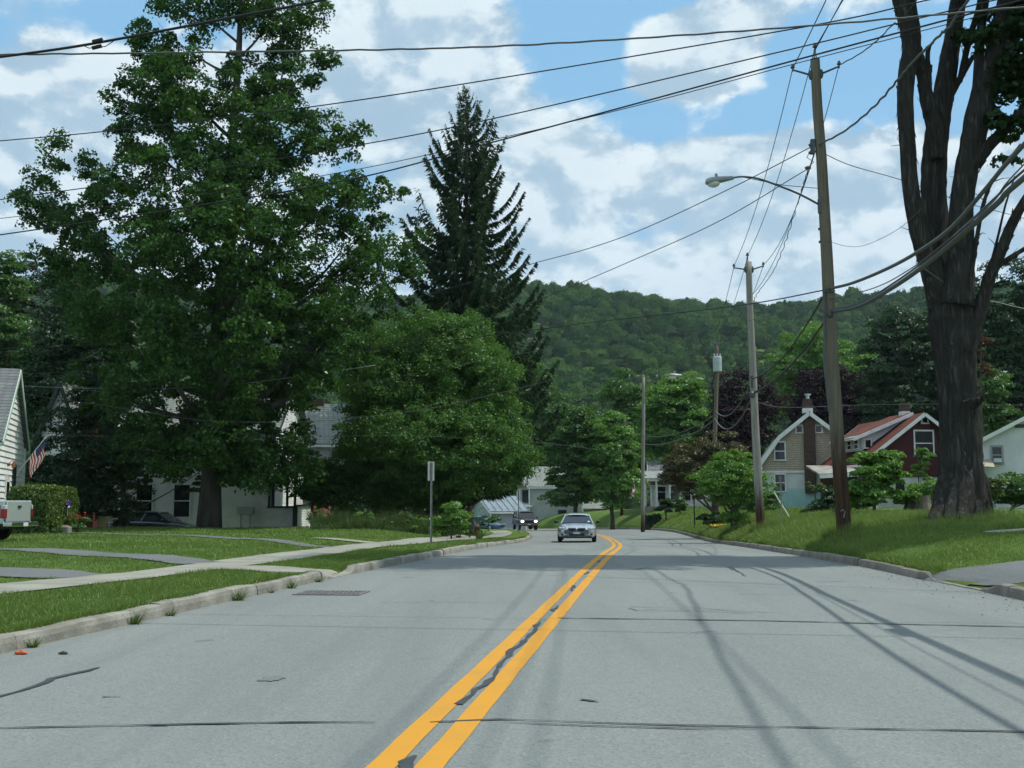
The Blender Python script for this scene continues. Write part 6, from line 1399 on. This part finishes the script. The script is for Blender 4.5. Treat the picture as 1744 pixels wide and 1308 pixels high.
def flower_plant(name, label, px, Y, r, h, leafm, flm, n, nf, seed, fs=.07, cat='flower'):
    g = ground_at(px, Y); root = empty(name, g, 0, label, cat); rl = np.random.RandomState(seed)
    V = crown_leaves([((0, 0, h * .55), (r, r * .8, h * .5))], n, .11, .16, rl, shell=.3); np_mesh('leaves', V, 4, leafm, root)
    a = rl.rand(nf) * 6.28; q = r * 1.0 * rl.rand(nf) ** .5; C = np.stack([np.cos(a) * q, np.sin(a) * q, h * (1.02 + .12 * rl.normal(size=nf))], 1)
    V = np.concatenate([leaf_quads(C + rl.normal(size=C.shape) * .02, fs * rl.uniform(.7, 1.3, nf), unit(rl.normal(size=(nf, 3)) + [0, -.6, .6]), rl, .9) for _ in range(3)]); np_mesh('blossoms', V, 4, flm, root)
    b = MB()
    for k in range(7): a_ = k * .9; b.tube([(0, 0, -.05), (math.cos(a_) * r * .3, math.sin(a_) * r * .3, h * .5), (math.cos(a_) * r * .6, math.sin(a_) * r * .6, h * .95)], [.012, .009, .005], 5)
    b.build('stems', mat('green_stem', (.05, .09, .02), .8), root); return root
flower_plant('flowering_plant', 'low mound of red flowers right of the purple bow', 134, 45, .42, .62, L_MAP, L_RFL, 900, 34, 71, .055)
flower_plant('flowering_plant', 'small round green plant under the purple bow', 92, 43.5, .30, .45, L_HED, L_HED, 700, 6, 72)
flower_plant('flowering_plant', 'salmon day lilies beside the white porch corner', 546, 55.5, .55, .85, L_BRI, L_PFL, 900, 26, 73, .14)
flower_plant('flowering_plant', 'pair of salmon day lilies right of the porch corner clump', 561, 54.5, .35, .55, L_BRI, L_PFL, 500, 10, 74, .15)
flower_plant('flowering_plant', 'single salmon bloom at the foot of the grey sign post', 741, 49, .2, .42, L_BRI, L_PFL, 250, 5, 75, .12)
flower_plant('flowering_plant', 'tall pale weeds at the foot of the locust trunk', 800, 52, .6, 1.25, L_YEL, L_YEL, 1400, 12, 76, .06)
flower_plant('flowering_plant', 'dense green weeds left of the locust trunk', 783, 50, .5, .9, L_BRI, L_BRI, 1300, 6, 79, .06)
flower_plant('flowering_plant', 'yellow flowers in the verge below the reddish crabapple', 1227, 54, .5, .14, L_MAP, L_YFL, 200, 40, 77, .09)
flower_plant('flowering_plant', 'yellow day lilies above the bed behind the porch corner', 562, 58, .4, 1.5, L_MAP, L_YFL, 500, 14, 78, .13)
for px_, Y_, r_0, h_0, lm, sd0, lb in ((585, 53, .5, .55, L_MAP, 91, 'low dark clump of leaves in the bed nearest the porch'), (622, 52.5, .4, .8, L_BRI, 92, 'taller light green clump second along the flower bed'), (655, 52, .55, .5, L_MAP, 93, 'broad low clump in the middle of the flower bed'), (688, 51.5, .4, .9, L_YEL, 94, 'pale tall clump in the flower bed left of the sign post'), (714, 51, .45, .6, L_BRI, 95, 'rounded clump in the bed just left of the sign post')):
    flower_plant('bed_plant', lb, px_, Y_, r_0, h_0, lm, lm, 600, 6, sd0, .06, 'plant')
def stone_planter():
    g = ground_at(112, 43.8); root = empty('stone_planter', g, 0, 'rough grey stone block planter under the purple bow', 'planter'); b = MB(); b.box(-.22, .22, -.2, .2, -.1, .26); b.build('block', mat('rough_stone', (.22, .2, .17), .95, .3, 8, .02, 30), root, bevel=.04)
    b = MB(); b.ball((0, 0, .26), (.18, .16, .05), 10, 6); b.build('soil', mat('soil', (.2, .14, .1)), root)
stone_planter()
def stump(label, px, Y, r, h, seed, col):
    g = ground_at(px, Y); root = empty('tree_stump', g, 0, label, 'stump'); b = MB(); b.tube([(0, 0, -.2), (0, 0, .1), (.02, 0, h * .6), (.05, 0, h)], [r * 1.35, r * 1.05, r * .85, r * .72], 12, ridge=.14, seed=seed); b.build('wood', mat('stump_wood_%d' % seed, col, .95, .35, 4, .03, 12, stretch=(1, 1, .3)), root); b = MB(); b.tube([(.05, 0, h - .01), (.05, 0, h + .012)], r * .66, 12); b.build('cut_face', mat('cut_wood', (.30, .22, .14), .9, .2, 10), root)
stump('pale broken tree stump left of the maple', 1576, 40, .2, .6, 5, (.22, .18, .14)); stump('darker round stump left of the pale broken one', 1553, 41, .3, .5, 6, (.12, .10, .08))
def grate():
    c = hit(565, 1011); z = float(zr(c.x, c.y)); root = empty('storm_drain', (c.x, c.y, z), R(-5), 'iron storm drain grate in the road by the left kerb', 'drain'); b = MB()
    b.box(-.46, .46, -.32, .32, .003, .007); b.build('pit_shade', mat('drain_shade', (.015, .015, .015), .9), root); m = mat('cast_iron', (.17, .165, .155), .7, .25, 8); f = MB(); f.box(-.5, .5, -.37, -.32, .004, .014); f.box(-.5, .5, .32, .37, .004, .014); f.box(-.5, -.45, -.32, .32, .004, .014); f.box(.45, .5, -.32, .32, .004, .014)  # flat black sheet under the bars: the drain's inner shade put in as colour
    f.build('frame', m, root); q = MB()
    for k in range(13): x = -.41 + k * .068; q.box(x - .016, x + .016, -.32, .32, .0075, .012)
    q.box(-.45, .45, -.015, .015, .0075, .0125); q.build('bars', m, root)
grate()
def litter():
    for (px, py, label, c, s, seed, nm) in ((35, 1117, 'orange plastic scrap in the left gutter', (.62, .12, .04), .06, 1, 'plastic_scrap'), (108, 1115, 'dark clod lying in the left gutter', (.05, .05, .05), .045, 2, 'clod')):
        p = hit(px, py); root = empty(nm, (p.x, p.y, float(zr(p.x, p.y))), 0, label, 'litter'); r_ = random.Random(seed); b = MB(); b.ball((0, 0, s * .25), (s, s * .6, s * .3), 10, 6); b.v = [(x * r_.uniform(.75, 1.2), y * r_.uniform(.75, 1.2), max(.002, z * r_.uniform(.7, 1.3))) for x, y, z in b.v]; b.build('body', mat(nm, c, .6), root)
litter()
def weeds():
    L = leaf_mat('weed_leaf', (.05, .10, .02), (.10, .15, .03), .35, .03)
    for k, (Y, s, lab) in enumerate(((10.6, .7, 'little weed tuft in the gutter at the left edge'), (12.6, 1.1, 'spiky weed tuft in the first kerb joint from the left'), (13.5, .7, 'small weed tuft in the second kerb joint'), (15.6, 1.3, 'largest kerb weed at the third kerb joint'), (16.9, .5, 'low weed between the third and fourth kerb joints'), (17.8, 1.0, 'broad weed at the fourth kerb joint before the drain'), (19.2, .8, 'tall thin weed just before the driveway apron'))):
        x = float(kerbL(Y)) + .05; root = empty('weed', (x, Y, float(zr(x, Y))), 0, lab, 'weed', 'weeds growing in the left kerb joints'); r_ = random.Random(k); n = int(70 * s); V = []
        for i in range(n):
            a = r_.uniform(0, 6.28); h = r_.uniform(.04, .16) * s; q = r_.uniform(.0, .12) * s; d = Vector((math.cos(a), math.sin(a), 0)); c = d * q * .4; sdv = Vector((-d.y, d.x, 0)) * .006; V += [tuple(c - sdv), tuple(c + sdv), tuple(c + d * (q + .04) + Vector((0, 0, h)))]
        np_mesh('blades', np.array(V), 3, L, root)
weeds()
# ------------------------------------------------------------------ wooded hills far behind
def hill_forest():
    rsl = np.random.RandomState(21)
    L = leaf_mat('hill_leaf', (.013, .046, .013), (.075, .148, .022), .3, .005, .5, tint=True)
    pos = []; Y = 300.0
    while Y < 900:
        st = 8.0 + (Y - 300) * .005
        xs = np.arange(-.62 * Y - 30, .62 * Y + 30, st); pos += [(x + rsl.uniform(-.42, .42) * st, Y + rsl.uniform(-.42, .42) * st) for x in xs]; Y += st * .95
    pos = np.array(pos); z = zt(pos[:, 0], pos[:, 1]); n = len(pos)
    u = pos[:, 0] / pos[:, 1]; per = np.where((u > -.02) & (u < .42), 240, 40)
    Rr = rsl.uniform(2.7, 6.0, n) * (1 + .25 * (rsl.rand(n) > .85)); Hh = Rr * rsl.uniform(.8, 1.2, n); con = rsl.rand(n) < .05
    Rr[con] *= .55; Hh[con] *= 1.15
    patch = .5 + .5 * np.sin(pos[:, 0] / 43 + 1.3 * np.sin(pos[:, 1] / 60)) * np.sin(pos[:, 1] / 37 + pos[:, 0] / 90)
    tnt = np.clip(rsl.rand(n) ** 1.3 * .95 + patch * .4 - .22, 0, 1); tnt[con] *= .15
    # every crown: a lumpy dome of leaf masses, and loose sprays of leaves over it
    nu, nv = 10, 5
    th = (np.arange(nu) / nu * 2 * np.pi)[None, :, None]; ph = (np.arange(nv + 1) / nv)[None, None, :] * 1.95
    ph0 = rsl.rand(n)[:, None, None] * 6.28; t2 = th + ph0
    dx, dy, dz = np.sin(ph) * np.cos(t2), np.sin(ph) * np.sin(t2), np.cos(ph) * np.ones_like(t2)
    kk = np.arange(n)[:, None, None]
    rad = 1 + .13 * np.sin(3 * t2 + 5 * ph + kk) + .11 * np.sin(5 * t2 - 4 * ph + 2.3 * kk) + .10 * rsl.normal(size=dx.shape); rad[:, :, 0] = rad[:, :1, 0]
    con3 = np.where(con[:, None, None], np.clip(1.0 - dz * .85, .05, 1), 1.0)
    base_z = (z + 3.5 + Hh * .55)[:, None, None]
    X = pos[:, 0, None, None] + dx * rad * .88 * Rr[:, None, None] * con3; Yv = pos[:, 1, None, None] + dy * rad * .88 * Rr[:, None, None] * con3; Z = base_z + dz * rad * .88 * Hh[:, None, None]
    G = np.stack([X, Yv, Z], -1); G2 = np.roll(G, -1, 1)
    Q = np.stack([G[:, :, :-1], G[:, :, 1:], G2[:, :, 1:], G2[:, :, :-1]], 3).reshape(-1, 3); tq = np.repeat(tnt * .6, nu * nv)
    k = np.repeat(np.arange(n), per); N = len(k)
    d = unit(rsl.normal(size=(N, 3))); d[:, 2] = np.abs(d[:, 2]) * 1.1 - .25; d = unit(d)
    rd = (rsl.uniform(.86, 1.08, N) * (1 + .10 * np.sin(d[:, 0] * 6 + k) * np.sin(d[:, 1] * 6 + 2 * k)))[:, None]; sc_ = np.stack([Rr[k], Rr[k], Hh[k]], 1); cone = np.where(con[k], np.clip(1.0 - d[:, 2] * .85, .05, 1), 1.0)
    off2 = d * rd * sc_; off2[:, :2] *= cone[:, None]
    c = np.stack([pos[k, 0], pos[k, 1], z[k] + 3.5 + Hh[k] * .55], 1) + off2
    nr = unit(d * 1.1 + rsl.normal(size=(N, 3)) * .4)
    V = leaf_quads(c, .95 * rsl.uniform(.6, 1.3, N) * np.sqrt(Rr[k] / 5), nr, rsl, .8)
    tag(np_mesh('hill_woods', np.concatenate([Q, V]), 4, L, attr=np.concatenate([tq, np.clip(tnt[k] + rsl.normal(size=N) * .12, 0, 1)])), 'green wooded hillside closing the end of the street', 'woods', kind='stuff')
hill_forest()
def valley_trees():
    """the belt of woods across the valley floor, beyond the houses"""
    rsl = np.random.RandomState(31); bl = []
    for Y in (150, 175, 205, 240, 275):
        for px in np.arange(-350, 2150, 46):
            Yq = Y + rsl.uniform(-10, 10); p = P(px + rsl.uniform(-20, 20), HOR, Yq)
            if p.x > -22 and p.x < 20 and Yq < 190: continue
            g = zt1(p.x, Yq); h = rsl.uniform(5, 8.5) + (3 if px < 700 else 0); r = rsl.uniform(3.5, 5.5)
            bl.append(((p.x, Yq, g + h), (r, r, h * .75))); bl.append(((p.x + rsl.uniform(-2, 2), Yq, g + h * .6), (r * 1.1, r, h * .6)))
    V = crown_leaves(bl, 150000, .8, 1.5, rsl, shell=.6)
    L = leaf_mat('valley_leaf', (.02, .06, .014), (.06, .125, .026), .3, .03, .5)
    tag(np_mesh('valley_woods', V, 4, L), 'belt of woods on the valley floor behind the houses', 'woods', kind='stuff')
valley_trees()

# ------------------------------------------------------------------ grass
def paved_mask(x, y):
    m = np.zeros(len(x), bool)
    for pts, hw in PAVED:
        for (a, b, wa, wb) in zip(pts[:-1], pts[1:], hw[:-1], hw[1:]):
            ax_, ay = a; dx, dy = b[0] - ax_, b[1] - ay; L2 = dx * dx + dy * dy + 1e-9
            t = np.clip(((x - ax_) * dx + (y - ay) * dy) / L2, 0, 1); dd = np.hypot(x - ax_ - t * dx, y - ay - t * dy)
            m |= dd < (wa + (wb - wa) * t) - .02
    return m
def blades(n, xf, y0, y1, h, w, rsl, ypow=1.0, hf=None):
    y = y0 + (y1 - y0) * rsl.rand(n) ** ypow; x = xf(y, rsl)
    ok = ~paved_mask(x, y); x, y = x[ok], y[ok]; n = len(x); z = zt(x, y)
    hh = h * rsl.uniform(.45, 1.25, n) * (.75 + .35 * np.sin(x * 2.1) * np.sin(y * 1.7))
    if hf is not None: hh = hh * hf(x, y)
    a = rsl.rand(n) * 6.283; ww = w * rsl.uniform(.6, 1.4, n); ln = rsl.normal(size=(n, 2)) * .45 * hh[:, None]
    c = np.stack([x, y, z - .01], 1); s = np.stack([np.cos(a) * ww, np.sin(a) * ww, 0 * a], 1)
    tip = c + np.stack([ln[:, 0], ln[:, 1], hh], 1)
    return np.stack([c - s, c + s, tip], 1).reshape(-1, 3)
def grass():
    rsl = np.random.RandomState(51)
    L1 = leaf_mat('grass_blade', (.088, .17, .026), (.175, .24, .055), .35, .03, .5)
    L2 = leaf_mat('tall_grass_blade', (.10, .19, .03), (.21, .27, .075), .38, .03, .5)
    def verge(y, r): return kerbL(y) - .17 - r.rand(len(y)) ** 1.15 * 2.9
    def lawn(y, r): return kerbL(y) - 3.4 - r.rand(len(y)) * 15
    V = [blades(120000, verge, 7, 30, .085, .007, rsl, 1.3), blades(90000, lawn, 13, 34, .08, .010, rsl, 1.0), blades(50000, lambda y, r: kerbL(y) - .17 - r.rand(len(y)) * 22, 30, 56, .10, .018, rsl),
         blades(25000, lambda y, r: kerbL(y) - .14 - r.rand(len(y)) * .12, 8, 60, .12, .008, rsl, 1.4)]
    tag(np_mesh('grass', np.concatenate(V), 3, L1), 'short mown grass of the verge and lawns on the left', 'grass', kind='stuff')
    def rl(y, r): return kerbR(y) + .17 + r.rand(len(y)) * 10
    V = [blades(80000, rl, 18.8, 31, .075, .010, rsl), blades(16000, lambda y, r: kerbR(y) + .17 + r.rand(len(y)) * 6, 12, 16, .08, .008, rsl), blades(20000, lambda y, r: kerbR(y) + .1 + r.rand(len(y)) * .2, 19, 70, .16, .012, rsl)]
    tag(np_mesh('grass', np.concatenate(V), 3, L1), 'mown grass of the lawn on the right', 'grass', kind='stuff')
    tall = lambda x, y: .35 + .65 * sst(23.5, 27, y)
    V = [blades(70000, lambda y, r: kerbR(y) + .2 + r.rand(len(y)) ** 1.2 * 5.5, 24, 58, .21, .012, rsl, 1.3, tall), blades(14000, lambda y, r: kerbR(y) + .2 + r.rand(len(y)) * 6, 50, 95, .2, .03, rsl)]
    for cx, cy, rr in ((P(1432, HOR, 29).x, 29, .5), (P(1640, HOR, 28).x, 28, 1.3), (P(1297, HOR, 42).x, 42, .5), (P(1250, HOR, 48).x, 48, .6)):
        n = 900; a = rsl.rand(n) * 6.28; q = rr * (.4 + .6 * rsl.rand(n) ** .5); x = cx + np.cos(a) * q; y = cy + np.sin(a) * q; z = zt(x, y); h = rsl.uniform(.12, .42, n); s = np.stack([np.cos(a + 1) * .009, np.sin(a + 1) * .009, 0 * a], 1); c = np.stack([x, y, z - .01], 1)
        V.append(np.stack([c - s, c + s, c + np.stack([rsl.normal(size=n) * .1, rsl.normal(size=n) * .1, h], 1)], 1).reshape(-1, 3))
    tag(np_mesh('tall_grass', np.concatenate(V), 3, L2), 'long uncut grass on the right bank around pole and maple', 'grass', kind='stuff')
    # rank growth of the flower bed on the left
    def bed(y, r): return P(0, HOR, 1).x * 0 + np.array([P(px, HOR, yy).x for px, yy in zip(535 + 285 * r.rand(len(y)), y)])
    V = [blades(16000, bed, 50.5, 56, .62, .022, rsl), blades(8000, bed, 52, 58, .95, .03, rsl)]
    L3 = leaf_mat('bed_blade', (.04, .085, .02), (.10, .15, .04), .35, .03, .5)
    tag(np_mesh('flower_bed', np.concatenate(V), 3, L3), 'overgrown bed of long leaves in the shade of the locust', 'flower bed', kind='stuff')
    # fallen leaves and grit in the right gutter
    n = 260; y = 13 + 14 * rsl.rand(n); x = kerbR(y) - np.abs(rsl.normal(size=n)) * .45 - .03; C = np.stack([x, y, zr(x, y) + .012], 1)
    V = leaf_quads(C, rsl.uniform(.012, .04, n), unit(np.array([0, 0, 1.0]) + rsl.normal(size=(n, 3)) * .3), rsl)
    tag(np_mesh('gutter_litter', V, 4, leaf_mat('dry_litter', (.10, .085, .05), (.20, .18, .10), .1, .02)), 'dry leaves and grit along the right gutter', 'litter', kind='stuff')
grass()

# ------------------------------------------------------------------ air
def haze():
    m = bpy.data.materials.new('haze'); m.use_nodes = True; t = m.node_tree; t.nodes.clear(); T_ = NT(t)
    v = T_.n('ShaderNodeVolumePrincipled'); v.inputs['Color'].default_value = (.72, .86, 1, 1); v.inputs['Density'].default_value = HAZE; v.inputs['Anisotropy'].default_value = .2
    o = T_.n('ShaderNodeOutputMaterial'); t.links.new(v.outputs[0], o.inputs['Volume'])
    b = MB().box(-3300, 3300, -60, 3300, -30, 230); ob = b.build('haze', m); tag(ob, 'thin blue summer haze over the valley', 'haze', kind='stuff')
HAZE = 0.00010
haze()
